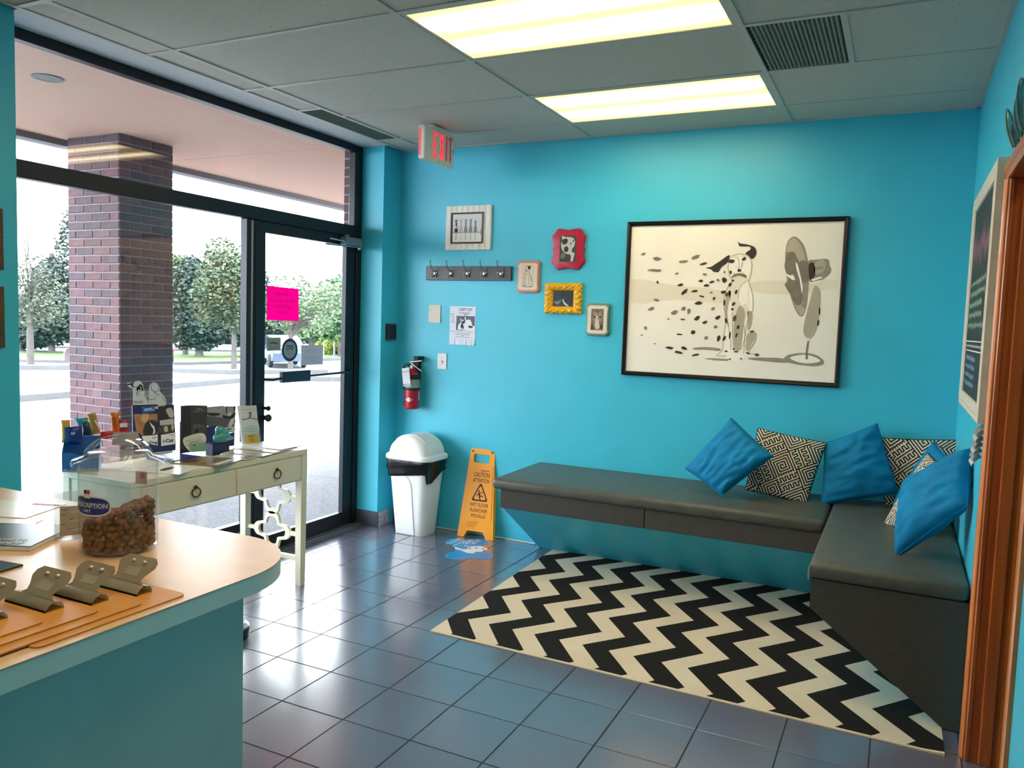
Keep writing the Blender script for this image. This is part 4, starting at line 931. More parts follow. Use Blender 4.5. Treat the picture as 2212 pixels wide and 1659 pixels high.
F.poly('w', [(.068, .106), (.072, .140), (.092, .158), (.084, .176), (.094, .186), (.112, .182), (.128, .196), (.132, .176), (.160, .178), (.176, .160), (.182, .138), (.200, .132), (.200, .104), (.150, .102), (.110, .106), (.090, .108)], 2, 3)
F.poly('d', [(.090, .178), (.104, .188), (.118, .184), (.126, .170), (.120, .150), (.108, .146), (.116, .128), (.112, .112), (.094, .118), (.088, .134), (.098, .152)], 3, 3); F.poly('w', [(.096, .176), (.110, .178), (.112, .168), (.100, .166)], 4, 2); F.poly('d', [(.154, .136), (.180, .134), (.190, .124), (.156, .120)], 3, 2); F.rect('d', .054, .104, .062, .150, 2)
for yy, a, b_ in ((.226, .072, .160), (.220, .078, .166), (.092, .005, .048), (.092, .060, .110), (.092, .114, .130), (.092, .138, .186), (.079, .045, .165), (.071, .048, .160), (.064, .090, .118), (.055, .045, .165), (.215, .006, .040), (.208, .008, .034), (.196, .016, .038), (.189, .018, .036), (.181, .020, .032), (.173, .016, .036), (.166, .022, .032), (.158, .006, .046)): F.rect('t', a, yy-.0014, b_, yy+.0014, 1)
F.done({'g': mat('photo_slate', (92, 96, 118), .6), 'w': PAPER, 'd': mat('photo_ink', (50, 52, 68), .6), 't': mat('fine_print', (120, 124, 140), .7)}, {'g': 'photo', 'w': 'photo_cat', 'd': 'photo_markings', 't': 'fine_print'})
t = thing('light_switch', 'white light switch plate low on the teal wall right of the fire extinguisher', 'switch', (-1.053, YB, 1.206))
bm = NB(); box(bm, (-1.091, YB-.007, 1.150), (-1.015, YB, 1.264), .004, 2); build('cover_plate', bm, mat('switch_white', (222, 220, 222), .35), t)
bm = NB(); box(bm, (-1.060, YB-.018, 1.196), (-1.046, YB-.006, 1.214), .003, 2); build('toggle', bm, mat('switch_white', (222, 220, 222), .35), t)
bm = NB()
for z in (1.186, 1.228): ball(bm, (-1.053, YB-.007, z), .0035, 1, (1, .4, 1))
build('screw', bm, GREY1, t)
# plate on the pier side
a, b_ = on(0, XP, 833, 699), on(0, XP, 851, 734)
t = thing('wall_sensor', 'small dark maroon box on the corner pier above the fire extinguisher', 'sensor', (XP, a.y, 1.4))
bm = NB(); box(bm, (XP, a.y, min(a.z, b_.z)), (XP+.022, b_.y, max(a.z, b_.z)), .004, 2); build('housing', bm, mat('maroon_plastic', (62, 26, 34), .3), t)
bm = NB(); box(bm, (XP+.020, a.y+.012, min(a.z, b_.z)+.014), (XP+.0235, b_.y-.012, max(a.z, b_.z)-.014), .002, 1); build('lens', bm, mat('dark_red_lens', (38, 12, 18), .12), t)
# ---- extinguisher
ex, ey = -1.250, YB-.082
t = thing('fire_extinguisher', 'red fire extinguisher with grey label and white tag hung above the waste bin', 'fire extinguisher', (ex, ey, .86))
RED = mat('extinguisher_red', (170, 24, 44), .28)
bm = NB(); lathe(bm, [(0, .860), (.044, .860), (.053, .868), (.054, .880), (.054, 1.080), (.050, 1.105), (.036, 1.126), (.020, 1.138), (.016, 1.150), (0, 1.150)], 32, (ex, ey, 0)); build('cylinder', bm, RED, t, 40)
bm = NB(); lathe(bm, [(.0548, .995), (.0555, .998), (.0555, 1.010), (.0548, 1.013)], 32, (ex, ey, 0)); lathe(bm, [(.0546, 1.060), (.0546, 1.083), (.0508, 1.106)], 32, (ex, ey, 0)); build('strap_band', bm, BLACK, t, 40)
bm = NB(); V = []
for z in (1.012, 1.072): V.append([bm.verts.new((ex+.0549*math.cos(a), ey+.0549*math.sin(a), z)) for a in [math.radians(225+i*9.4) for i in range(17)]])
for k in range(16): bm.faces.new((V[0][k], V[0][k+1], V[1][k+1], V[1][k]))
build('label', bm, mat('label_grey', (128, 158, 152), .5, var=.1, vscale=60), t, 60)
bm = NB(); lathe(bm, [(0, 1.148), (.017, 1.148), (.017, 1.172), (.012, 1.178), (.012, 1.195), (0, 1.195)], 20, (ex, ey, 0)); tube(bm, [(ex-.03, ey-.012, 1.172), (ex, ey-.008, 1.170)], .010, 12); build('valve', bm, CHROME, t, 40)
bm = NB(); box(bm, (-.018, -.011, -.004), (.085, .011, .006), .003, 1, Matrix.Translation((ex, ey-.005, 1.196)) @ Matrix.Rotation(-.12, 4, 'Y')); build('carry_handle', bm, CHROME, t)
bm = NB(); box(bm, (-.010, -.010, -.003), (.105, .010, .005), .003, 1, Matrix.Translation((ex, ey-.010, 1.186)) @ Matrix.Rotation(.55, 4, 'Y')); build('squeeze_lever', bm, CHROME, t)
bm = NB(); tube(bm, catmull([(ex-.010, ey-.015, 1.172), (ex-.040, ey-.020, 1.175), (ex-.066, ey-.018, 1.140), (ex-.069, ey-.010, 1.07), (ex-.064, ey-.006, 1.005), (ex-.060, ey, .985)], 4, False), .0085, 10); tube(bm, [(ex-.059, ey, .985), (ex-.059, ey, .880)], [.008, .011], 10); build('hose', bm, mat('black_rubber', (18, 20, 26), .45), t, 40)
bm = NB(); box(bm, (ex-.02, ey+.050, 1.06), (ex+.02, YB, 1.22), .003, 1); box(bm, (ex+.005, ey+.0, 1.20), (ex+.045, YB, 1.235), .004, 1); build('wall_bracket', bm, BLACK, t)
tg = Matrix.Translation((ex-.012, ey-.060, 1.085)) @ Matrix.Rotation(-.13, 4, 'Y')
bm = NB(); box(bm, (-.030, -.001, -.060), (.032, .001, .068), M=tg); build('inspection_tag', bm, mat('tag_white', (222, 222, 228), .7), t)
bm = NB()
for z0_, z1_ in ((-.049, -.046), (.040, .043)): box(bm, (-.030, -.0016, z0_), (.032, -.0008, z1_), M=tg)
for k in range(4): box(bm, (-.022+k*.013, -.0016, -.057), (-.016+k*.013, -.0008, -.052), M=tg)
build('tag_print', bm, BLACK, t)
bm = NB(); dv = []
for a, z in ((-.6, .929), (0, .946), (.62, .929), (0, .912)): pass
for th, z in ((250, .929), (264, .937), (279, .946), (296, .937), (316, .929), (296, .921), (279, .912), (264, .921)):
    r_ = math.radians(th); dv.append(bm.verts.new((ex+.0550*math.cos(r_), ey+.0550*math.sin(r_), z)))
cv = bm.verts.new((ex+.0553*math.cos(math.radians(280)), ey+.0553*math.sin(math.radians(280)), .929))
for k in range(8): bm.faces.new((dv[k], dv[(k+1) % 8], cv))
build('diamond_logo', bm, mat('logo_pink_white', (238, 220, 222), .5), t)
bm = NB(); V = [[bm.verts.new((ex+.0552*math.cos(math.radians(a)), ey+.0552*math.sin(math.radians(a)), z)) for a in (362, 370, 378)] for z in (.925, .985)]
for k in range(2): bm.faces.new((V[0][k], V[0][k+1], V[1][k+1], V[1][k]))
build('side_label', bm, PAPER, t)
# ---- exit sign
sxx = -.79; ya, yb_ = .860, 1.205
t = thing('exit_sign', 'white EXIT sign with red letters hung from the ceiling above the coat rail', 'sign', (sxx, 1.03, H))
EXW = mat('exit_white', (226, 220, 206), .4)
zt_, zb_ = 2.683, 2.470
bm = NB(); box(bm, (sxx-.045, ya, zb_), (sxx, yb_, zt_-.012), .006, 2); build('housing', bm, EXW, t)
bm = NB(); box(bm, (sxx-.05, (ya+yb_)/2-.08, zt_-.014), (sxx+.005, (ya+yb_)/2+.08, H), .004, 1); build('canopy', bm, EXW, t)
F = Flat((sxx, ya, zb_), (0, 1, 0), (0, 0, 1), t, .0008)
EXR = mat('exit_red', (235, 20, 36), .4, emit=1.4); EXD = mat('exit_red_unlit', (150, 16, 26), .4, emit=.35)
def letter(ch, u, w_, h0, h1, m):
    s = .016; F2 = Flat((sxx, ya, zb_), (0, 1, 0), (0, 0, 1), t, .0008)
    if ch == 'E':
        F2.rect('k', u, h0, u+s, h1)
        for v in (h0, (h0+h1)/2-s/2, h1-s): F2.rect('k', u+s, v, u+w_*(.8 if h0 < v < h1-s*1.5 else 1), v+s)
    if ch == 'X':
        F2.poly('k', [(u, h0), (u+s*1.1, h0), (u+w_, h1), (u+w_-s*1.1, h1)]); F2.poly('k', [(u+w_-s*1.1, h0), (u+w_, h0), (u+s*1.1, h1), (u, h1)], 1)
    if ch == 'I': F2.rect('k', u, h0, u+s, h1)
    if ch == 'T': F2.rect('k', u, h1-s, u+w_, h1); F2.rect('k', u+w_/2-s/2, h0, u+w_/2+s/2, h1-s)
    F2.done({'k': m}, {'k': 'lettering'})
letter('E', .098, .048, .030, .182, EXR); letter('X', .168, .056, .030, .182, EXR); letter('I', .244, .02, .030, .182, EXD); letter('T', .276, .048, .030, .182, EXD)
F.poly('a', [(.332, .085), (.341, .105), (.332, .125)]); F.ell('a', (.165, .010), .004, .004); F.done({'a': BLACK}, {'a': 'arrow_print'})
bm = NB(); box(bm, (sxx-.040, ya-.0012, zb_+.02), (sxx-.030, ya, zt_-.03)); build('edge_glow', bm, EXR, t)
# ---- paw-high plaques on the left pier
PLQ = mat('aged_wood_plaque', (96, 58, 34), .6, var=.35, vscale=6, bump=.1, bscale=30, stretch=(1, 1, 5)); PLQ2 = mat('olive_wood_plaque', (84, 64, 30), .6, var=.4, vscale=5, bump=.1, bscale=30, stretch=(1, 1, 5))
for nm, lab, m, za_, zb2 in (('wood_plaque', 'upper reddish wooden plaque at the left edge on the teal pier', PLQ, 1.642, 1.890), ('wood_plaque', 'lower olive-brown wooden plaque at the left edge on the teal pier', PLQ2, 1.327, 1.577)):
    t = thing(nm, lab, 'plaque', (XP, -1.37, za_), 'wooden plaques on the left pier')
    for i in range(4):
        h_ = (zb2-za_)/4; bm = NB(); box(bm, (XP, -1.47, za_+i*h_+.001), (XP+.014-.001*(i % 2), -1.270, za_+(i+1)*h_-.001), .002, 1); build('plank', bm, m, t)
# ---- chalkboard
cxp = 2.122
t = thing('chalkboard', 'tall white-framed chalkboard with pastel chalk writing on the right wall by the doorway', 'chalkboard', (XR, .5, 1.19))
p1, p2 = on(0, cxp, 2103, 440), on(0, cxp, 2158, 332); cy0, cy1 = -.036, p1.y; cz0, cz1 = 1.195, 2.125
WFR = mat('distressed_white', (206, 202, 188), .6, var=.08, vscale=20, bump=.15, bscale=80)
bm = NB(); fr = lambda k, x: [(x, cy0+k, cz0+k), (x, cy1-k, cz0+k), (x, cy1-k, cz1-k), (x, cy0+k, cz1-k)]
L = [[bm.verts.new(p) for p in fr(k, x)] for k, x in ((0, XR), (0, cxp+.003), (.006, cxp), (.022, cxp+.002), (.030, cxp-.002), (.060, cxp+.004), (.066, cxp+.016))]
for A, B in zip(L, L[1:]):
    for i in range(4): bm.faces.new((A[i], A[(i+1) % 4], B[(i+1) % 4], B[i]))
build('frame', bm, WFR, t)
bm = NB(); box(bm, (cxp+.010, cy0+.06, cz0+.06), (cxp+.018, cy1-.06, cz1-.06)); build('slate', bm, mat('blackboard_slate', (34, 44, 42), .6, var=.15, vscale=4), t)
F = Flat((cxp+.010, cy1-.066, cz0+.066), (0, -1, 0), (0, 0, 1), t, .0006)
BW, BH = cy1-cy0-.132, cz1-cz0-.132
random.seed(5)
def scrawl(k, u, v, w_, h_, n):
    for i in range(n):
        a = u+w_*i/n; F.line(k, [(a, v+random.uniform(0, h_*.4)), (a+w_/n*.3, v+h_*random.uniform(.6, 1)), (a+w_/n*.6, v+random.uniform(0, h_*.5)), (a+w_/n*.8, v+h_*random.uniform(.4, .9))], .006, 0, 2)
scrawl('p', .05, BH-.27, BW-.12, .18, 15)
for i in range(5): scrawl('g', .05, BH-.345-i*.045, BW*random.uniform(.5, .9), .034, 17)
F.line('w', [(.02, BH-.575), (BW-.02, BH-.575)], .005); F.line('w', [(.02, BH-.615), (BW-.02, BH-.615)], .005)
for i in range(22): F.ell('w', (.04+i*(BW-.08)/21, BH-.595), .010, .006, 0, 0, 8)
for i in range(4): scrawl('b', .06, BH-.66-i*.036, BW*.55, .028, 14)
F.done({'p': mat('pink_chalk', (206, 150, 172), .9), 'g': mat('green_chalk', (170, 206, 184), .9), 'w': mat('white_chalk', (214, 216, 214), .9), 'b': mat('blue_chalk', (140, 186, 224), .9)}, {'p': 'chalk_heading', 'g': 'chalk_lines', 'w': 'chalk_border', 'b': 'chalk_footer'})
# ---- leaflet rack under it
t = thing('leaflet_rack', 'stack of curled white leaflets in a rack under the chalkboard', 'leaflets', (XR, .03, 1.0))
for i in range(6):
    z = 1.188-i*.022; bm = NB(); G = []
    for j in range(7):
        s = j/6; G.append([bm.verts.new((XR-.004-.030*math.sin(s*2.2)-.004*i*.4, yy, z-.060*s+.02*s*s)) for yy in (-.045, .085+.006*(i % 2))])
    for A, B in zip(G, G[1:]): bm.faces.new((A[0], A[1], B[1], B[0]))
    bmesh.ops.solidify(bm, geom=bm.faces[:], thickness=.002)
    build('leaflet', bm, PAPER if i % 2 else mat('leaflet_grey', (196, 200, 200), .7), t, 50)
# ---- leaf ornament over the doorway
t = thing('leaf_ornament', 'teal and silver glass leaf blades standing on the wooden door head', 'ornament', (XR-.03, -.35, DZ+CW))
LG = mat('teal_glass_leaf', (120, 180, 186), .15, var=.3, vscale=30, coat=.5); LR = mat('beaded_rim', (84, 124, 130), .3)
for (bpx, tpx, wd, dx) in (((2190, 336), (2176, 236), .011, .040), ((2196, 332), (2188, 262), .009, .035), ((2203, 326), (2195, 215), .010, .038), ((2210, 322), (2206, 168), .014, .042), ((2222, 318), (2222, 200), .013, .040)):
    base = on(0, XR-dx*.4, *bpx); base.z = DZ+CW-.004; tip = on(0, XR-dx, *tpx); ax = tip-base
    sd = ax.normalized().cross(Vector((0, 1, 0))).normalized(); bm = NB(); rim = []
    prof = [(.0, .35), (.15, .7), (.4, 1.0), (.65, .95), (.85, .62), (.96, .25), (1.0, 0.02)]
    Lf = [base+ax*s+sd*wd*w_ for s, w_ in prof]; Rt = [base+ax*s-sd*wd*w_ for s, w_ in prof]; Md = [base+ax*s+Vector((0, -.006, 0)) for s, w_ in prof]
    vl, vr, vm = [[bm.verts.new(p) for p in q] for q in (Lf, Rt, Md)]
    for k in range(len(prof)-1): bm.faces.new((vl[k], vl[k+1], vm[k+1], vm[k])); bm.faces.new((vm[k], vm[k+1], vr[k+1], vr[k]))
    bmesh.ops.solidify(bm, geom=bm.faces[:], thickness=.003)
    lf = build('leaf', bm, LG, t, 60); bm = NB(); tube(bm, Lf+Rt[::-1], .0028, 6); build('rim', bm, LR, lf, 60)
# ================================================================ CONSOLE TABLE
CR = mat('cream_lacquer', (230, 221, 198), .30, var=.02); ZT = .765
TY0, TY1, TX0, TX1 = -.98, .14, -1.50, -1.045
t = thing('console_table', 'cream console table with ring-pull drawers and quatrefoil end panels before the storefront window', 'table', (-1.255, -.42, 0))
bm = NB(); box(bm, (TX0, TY0, .736), (TX1, TY1, ZT), .003, 1); build('table_top', bm, CR, t)
lw = .046
for x0, x1 in ((TX0, TX0+lw), (TX1-lw, TX1)):
    for y0, y1 in ((TY0, TY0+lw), (TY1-lw, TY1)):
        bm = NB(); cx, cy = (x0+x1)/2, (y0+y1)/2
        loft(bm, [(0, rrect(cx, cy, .019, .019, .002, 1)), (.02, rrect(cx, cy, .020, .020, .002, 1)), (.736, rrect(cx, cy, lw/2, lw/2, .002, 1))]); build('leg', bm, CR, t)
bm = NB(); box(bm, (TX0+.01, TY0+lw, .600), (TX0+.03, TY1-lw, .736)); box(bm, (TX0+lw, TY0+.006, .600), (TX1-lw, TY0+.026, .736)); box(bm, (TX0+lw, TY1-.026, .600), (TX1-lw, TY1-.006, .736)); box(bm, (TX1-.026, TY0+lw, .594), (TX1-.010, TY1-lw, .736)); build('apron', bm, CR, t)
BRASS = mat('aged_brass', (88, 72, 44), .35, metal=.9)
for y0, y1, yc in ((-.376, TY1-lw-.002, -.102), (TY0+lw+.002, -.394, -.640)):
    bm = NB(); box(bm, (TX1-.012, y0, .600), (TX1-.001, y1, .728), .002, 1); dr = build('drawer', bm, CR, t)
    bm = NB(); ball(bm, (TX1+.004, yc, .686), .010, 2, (.8, 1, 1)); tube(bm, [(TX1+.008+.010*math.sin(a)*.3, yc+.022*math.sin(a), .662+.022*math.cos(a)) for a in [2*math.pi*i/24 for i in range(25)]], .0032, 8, False); build('ring_pull', bm, BRASS, dr, 50)
def quatre(cy_, cz_, r, rz):      # ogee quatrefoil with small square notches
    P_ = []
    for k in range(4):
        a0 = math.pi/2*k
        for i in range(9):
            a = a0-1.02+2.04*i/8; P_.append((cy_+r*.62*math.cos(a0)+r*.42*math.cos(a), cz_+rz*.62*math.sin(a0)+rz*.42*math.sin(a)))
        a1 = a0+math.pi/4
        P_.append((cy_+r*.60*math.cos(a1)*1.05, cz_+rz*.60*math.sin(a1)*1.05))
    return P_
for ye in (TY1-.030, TY0+.012):
    bm = NB(); cm = (TX0+TX1)/2; r_, rz_ = .128, .106
    for cz_ in (.485, .280):
        o_ = quatre(cm, cz_, r_, rz_); i_ = [(cm+(a-cm)*.75, cz_+(b_-cz_)*.74) for a, b_ in o_]
        ring_prism(bm, [(a, ye, b_) for a, b_ in o_], [(a, ye, b_) for a, b_ in i_], (0, .018, 0))
    for cz_ in (.485, .280):
        for s in (-1, 1):
            x0 = cm+s*r_*1.02; x1 = TX1-lw+.004 if s > 0 else TX0+lw-.004
            box(bm, (min(x0, x1), ye, cz_-.010), (max(x0, x1), ye+.018, cz_+.010))
    box(bm, (cm-.010, ye, .590), (cm+.010, ye+.018, .612)); box(bm, (cm-.010, ye, .150), (cm+.010, ye+.018, .172))
    build('quatrefoil_panel', bm, CR, t)
    bm = NB(); box(bm, (TX0+lw-.006, ye, .132), (TX1-lw+.006, ye+.022, .158), .002, 1); build('stretcher', bm, CR, t)
# ---- things standing on the table: cards carried over on upright planes
def card(name, m, px4, P, N, th, parent, push=0.0):
    N = Vector(N).normalized(); P = Vector(P)+N*push; w_ = [onplane(P, N, *p) for p in px4]
    bm = NB(); prism(bm, [p for p in w_], -N*th); return build(name, bm, m, parent)
def zd(x, y): return (260+x/8.73, 810+y/8.73)
def zb(x, y): return (380+x*.0904, 860+y*.0904)
def zc(x, y): return (120+x*.12658, 860+y*.12658)
NAVY = mat('navy_card', (30, 40, 92), .45)
# pet health brochure display
P = Vector((-1.36, -.50, ZT)); N = Vector((.80, -.58, .16)).normalized()
t = thing('brochure_display', 'countertop pet brochure display with a white dog and cat cut-out header', 'brochure display', tuple(P))
up_ = (Vector((0, 0, 1))-N*N.z).normalized(); rt_ = up_.cross(N)
F = Flat(P, rt_, up_, t, .0008)
ZD = lambda pts: [F.px(*zd(*p)) for p in pts]
HDR = [(130, 150), (180, 140), (240, 195), (280, 115), (370, 108), (430, 180), (445, 300), (540, 305), (552, 180), (620, 125), (700, 150), (745, 230), (745, 310), (830, 400), (860, 470), (860, 620), (700, 640), (240, 620), (235, 260), (145, 215)]
bm = NB(); prism(bm, [P+rt_*u+up_*v for u, v in ZD(HDR)], -N*.003); build('header', bm, mat('frosted_white', (206, 210, 216), .5), t)
bm = NB(); q = ZD([(225, 560), (1010, 560), (1045, 1330), (1040, 1420), (240, 1500)]); prism(bm, [P+rt_*u+up_*v-N*.001 for u, v in q], -N*.05); build('holder', bm, NAVY, t)
def fq(k, pts, l=1, sm=0): F.poly(k, ZD(pts), l, sm)
F.line('k', ZD([(140, 195), (170, 172), (215, 185), (238, 230)]), .007, 1, 3); F.line('k', ZD([(355, 260), (360, 205), (380, 192), (405, 220), (418, 300)]), .008, 1, 3); fq('k', [(310, 230), (370, 215), (372, 310), (330, 315), (308, 290)], 1, 2); F.ell('w', F.px(*zd(350, 295)), .0045, .004, 0, 2); F.ell('k', F.px(*zd(315, 342)), .004, .0028, 0, 1)
for pts in ([(240, 230), (300, 222)], [(245, 490), (330, 508), (425, 490)], [(250, 515), (340, 532), (430, 512)], [(300, 385), (355, 385)], [(470, 330), (465, 380), (500, 440), (570, 465), (640, 455), (665, 420)], [(500, 320), (530, 330), (520, 380)], [(570, 200), (600, 150), (660, 140), (710, 180), (725, 260), (690, 310), (640, 315), (590, 270), (570, 200)], [(640, 320), (700, 380), (740, 360)], [(780, 400), (815, 440), (830, 500)], [(500, 440), (530, 530)]): F.line('k', ZD(pts), .0022, 1, 3)
for a in range(5): F.line('k', ZD([(468+a*9, 320+a*32), (505+a*10, 325+a*28)]), .003, 1)
fq('o', [(250, 740), (700, 730), (700, 1140), (420, 1140), (300, 1060)], 2); fq('n', [(228, 585), (410, 580), (405, 690), (240, 690)], 3); fq('b', [(410, 605), (650, 580), (655, 690), (415, 745)], 3); fq('k', [(222, 570), (705, 555), (705, 590), (225, 605)], 2)
fq('o2', [(410, 750), (530, 745), (530, 830), (450, 900), (400, 850)], 3, 2); fq('k2', [(430, 1050), (470, 920), (560, 850), (690, 880), (700, 1060), (640, 1130), (450, 1130)], 4, 3); fq('w', [(550, 870), (580, 920), (640, 980), (655, 1080), (610, 1120), (625, 1030), (580, 960)], 5, 3)
F.line('w', ZD([(450, 645), (600, 628)]), .003, 4); F.line('w', ZD([(450, 668), (640, 655)]), .003, 4)
fq('k2', [(712, 590), (830, 580), (900, 545), (970, 570), (1000, 640), (1002, 825), (720, 835)], 3, 0); fq('w2', [(860, 650), (950, 620), (1000, 700), (995, 800), (930, 800), (880, 720)], 4, 3); F.ell('k', F.px(*zd(880, 605)), .003, .003, 0, 5)
fq('w2', [(740, 860), (1005, 820), (1020, 930), (750, 950)], 3); fq('k3', [(700, 960), (1020, 930), (1030, 1085), (700, 1110)], 3); fq('w2', [(820, 990), (880, 960), (900, 1060), (840, 1075)], 4, 2); fq('w2', [(960, 940), (1010, 950), (1000, 1040), (970, 1040)], 4, 2)
fq('w', [(400, 1155), (705, 1130), (705, 1330), (470, 1290)], 3); fq('w', [(765, 1130), (1040, 1085), (1048, 1300), (770, 1342)], 3)
F.text('lettering', 'i-Cat', F.px(*zd(900, 1240)), .024, BLACK, 5, .03, .06); F.text('lettering', 'Jones', F.px(*zd(975, 1130)), .009, BLACK, 5, .02, .08); F.text('lettering', 'Jones', F.px(*zd(640, 1182)), .009, BLACK, 5, .02, .05); F.text('lettering', 'i-Dog', F.px(*zd(600, 1275)), .020, BLACK, 5, .03, .03)
F.done({'k': BLACK, 'k2': mat('brochure_dark', (46, 38, 40), .5), 'k3': mat('brochure_brown', (74, 64, 56), .5), 'w': PAPER, 'w2': mat('brochure_pale', (190, 184, 180), .5), 'o': mat('brochure_tan', (172, 122, 84), .5, var=.2, vscale=30), 'o2': mat('brochure_cream', (206, 164, 112), .5), 'n': NAVY, 'b': mat('brochure_blue', (28, 96, 168), .5)}, {'k': 'line_art', 'k2': 'dark_photo', 'k3': 'brown_photo', 'w': 'white_panels', 'w2': 'pale_panels', 'o': 'tan_photo', 'o2': 'cream_patch', 'n': 'navy_band', 'b': 'blue_band'})
bm = NB(); box(bm, (-1.46, -.57, ZT), (-1.27, -.40, ZT+.010), .002, 1); build('tray', bm, mat('blue_tray', (34, 62, 124), .3), t)
# dark leaflet holders
P = Vector((-1.33, -.30, ZT)); N = Vector((.80, -.58, .14)).normalized(); up_ = (Vector((0, 0, 1))-N*N.z).normalized(); rt_ = up_.cross(N)
def zbq(F, pts): return [F.px(*zb(*p)) for p in pts]
t = thing('leaflet_holder', 'black leaflet holder packed with dark booklets, behind the oval white card', 'leaflets', tuple(P))
F = Flat(P, rt_, up_, t, .0006)
for k, (dx, m) in enumerate(((0, 'a'), (75, 'b'), (150, 'a'), (230, 'c'))):
    q = zbq(F, [(120+dx, 180-k*4), (750, 180), (735, 1190), (120+dx, 1240)]); bm = NB(); prism(bm, [P+rt_*u+up_*v+N*(.004*(k-3)) for u, v in q], -N*.0035); build('booklet', bm, mat('booklet_'+m, {'a': (44, 42, 48), 'b': (38, 36, 44), 'c': (58, 54, 58)}[m], .5), t)
q = zbq(F, [(108, 560), (730, 620), (730, 1230), (105, 1330)]); bm = NB(); prism(bm, [P+rt_*u+up_*v-N*.018 for u, v in q], -N*.02); build('holder', bm, mat('black_card', (24, 24, 28), .4), t)
F.text('lettering', 'Thundercoat', F.px(*zb(560, 262)), .0115, mat('soft_white_print', (176, 176, 182), .6), 3, .01, .03, width=.030); F.text('lettering', 'Learn why', F.px(*zb(505, 640)), .008, mat('soft_white_print', (176, 176, 182), .6), 3, .0, .03)
F.poly('t', zbq(F, [(380, 690), (720, 660), (715, 860), (370, 880)]), 2); F.poly('k', zbq(F, [(470, 760), (540, 750), (545, 780), (500, 840), (460, 830)]), 3, 2)
F.line('s', zbq(F, [(410, 325), (700, 305)]), .0014, 3); F.line('s', zbq(F, [(400, 690), (650, 660)]), .0012, 3)
F.done({'t': mat('booklet_taupe', (84, 72, 64), .5), 'k': BLACK, 's': mat('soft_white_print', (176, 176, 182), .6)}, {'t': 'cover_band', 'k': 'cover_emblem', 's': 'rule_lines'})
P = Vector((-1.40, -.18, ZT)); t = NVH = thing('leaflet_holder', 'navy leaflet holder with black and white photo leaflets, behind the teal figurine', 'leaflets', tuple(P))
F = Flat(P, rt_, up_, t, .0006)
for k, q_ in enumerate(([(745, 215), (1140, 180), (1130, 680), (740, 680)], [(1050, 200), (1425, 195), (1400, 830), (1040, 800)])):
    q = zbq(F, q_); bm = NB(); prism(bm, [P+rt_*u+up_*v-N*.001*k for u, v in q], -N*.006); build('leaflet', bm, mat('leaflet_photo', (150, 146, 148), .5, var=.2, vscale=14), t)
q = zbq(F, [(735, 690), (950, 655), (1140, 850), (1400, 825), (1390, 1135), (735, 1210)]); bm = NB(); prism(bm, [P+rt_*u+up_*v+N*.004 for u, v in q], -N*.03); build('holder', bm, NAVY, t)
for k, pts in (('k', [(750, 350), (850, 350), (1040, 360), (1040, 410), (860, 430), (750, 390)]), ('g', [(755, 430), (1100, 470), (1400, 420), (1380, 690), (1140, 700), (760, 660)]), ('k', [(1120, 400), (1280, 440), (1420, 330), (1405, 440), (1290, 500), (1130, 470)]), ('k', [(1195, 215), (1225, 215), (1215, 360), (1195, 350)]), ('k', [(1385, 200), (1424, 200), (1415, 300), (1380, 290)]), ('w', [(1240, 360), (1310, 330), (1330, 400), (1260, 430)]), ('w', [(1240, 700), (1300, 520), (1400, 470), (1380, 600), (1290, 720)]), ('w', [(1180, 700), (1400, 690), (1395, 800), (1200, 820)])): F.poly(k, zbq(F, pts), 2 if k == 'g' else 3, 2)
F.text('lettering', 'ONE', F.px(*zb(1270, 745)), .011, BLACK, 5, .03, .05)
F.done({'k': mat('photo_ink2', (40, 38, 42), .5), 'g': mat('photo_grey2', (86, 84, 88), .5), 'w': mat('photo_white2', (196, 194, 196), .5)}, {'k': 'photo_darks', 'g': 'photo_greys', 'w': 'photo_lights'})
# clear stand with tall leaflet and yellow block
P = Vector((-1.33, .02, ZT)); N = Vector((.80, -.58, .26)).normalized(); up_ = (Vector((0, 0, 1))-N*N.z).normalized(); rt_ = up_.cross(N)
t = thing('leaflet_stand', 'clear stand of tall pale grey leaflets with a yellow block at the foot', 'leaflets', tuple(P))
F = Flat(P, rt_, up_, t, .0006)
for k in range(3):
    q = zbq(F, [(1470+k*30, 185-k*4), (1925, 170+k*8), (2010, 1085), (1590, 1100)]); bm = NB(); prism(bm, [P+rt_*u+up_*v+N*(.003*(k-2)) for u, v in q], -N*.0025); build('leaflet', bm, mat('leaflet_grey2', (190, 194, 196), .5), t)
F.poly('y', zbq(F, [(1640, 880), (1945, 865), (1985, 1075), (1670, 1090)]), 2); F.poly('g', zbq(F, [(1575, 480), (1640, 500), (1750, 470), (1930, 490), (1950, 520), (1780, 490), (1620, 530)]), 2, 2); F.poly('g', zbq(F, [(1735, 335), (1815, 335), (1800, 390), (1790, 480), (1740, 470), (1750, 390)]), 3, 2)
F.poly('m', zbq(F, [(1580, 600), (1640, 530), (1760, 490), (1900, 530), (1970, 600), (1975, 850), (1640, 870)]), 1, 2)
F.text('lettering', 'URBAVET', F.px(*zb(1795, 912)), .0095, BLACK, 4, .03, .05, width=.030); F.text('lettering', 'Specialized Care', F.px(*zb(1805, 980)), .006, BLACK, 4, .02, .05, width=.027); F.text('lettering', 'Dermatology', F.px(*zb(1815, 1025)), .006, BLACK, 4, .02, .05, width=.024)
for a, b_, c_, d_ in ((1570, 280, 1900, 262), (1690, 665, 1860, 655), (1660, 735, 1885, 720), (1630, 798, 1950, 780)): F.line('s', zbq(F, [(a, b_), (c_, d_)]), .0016, 3)
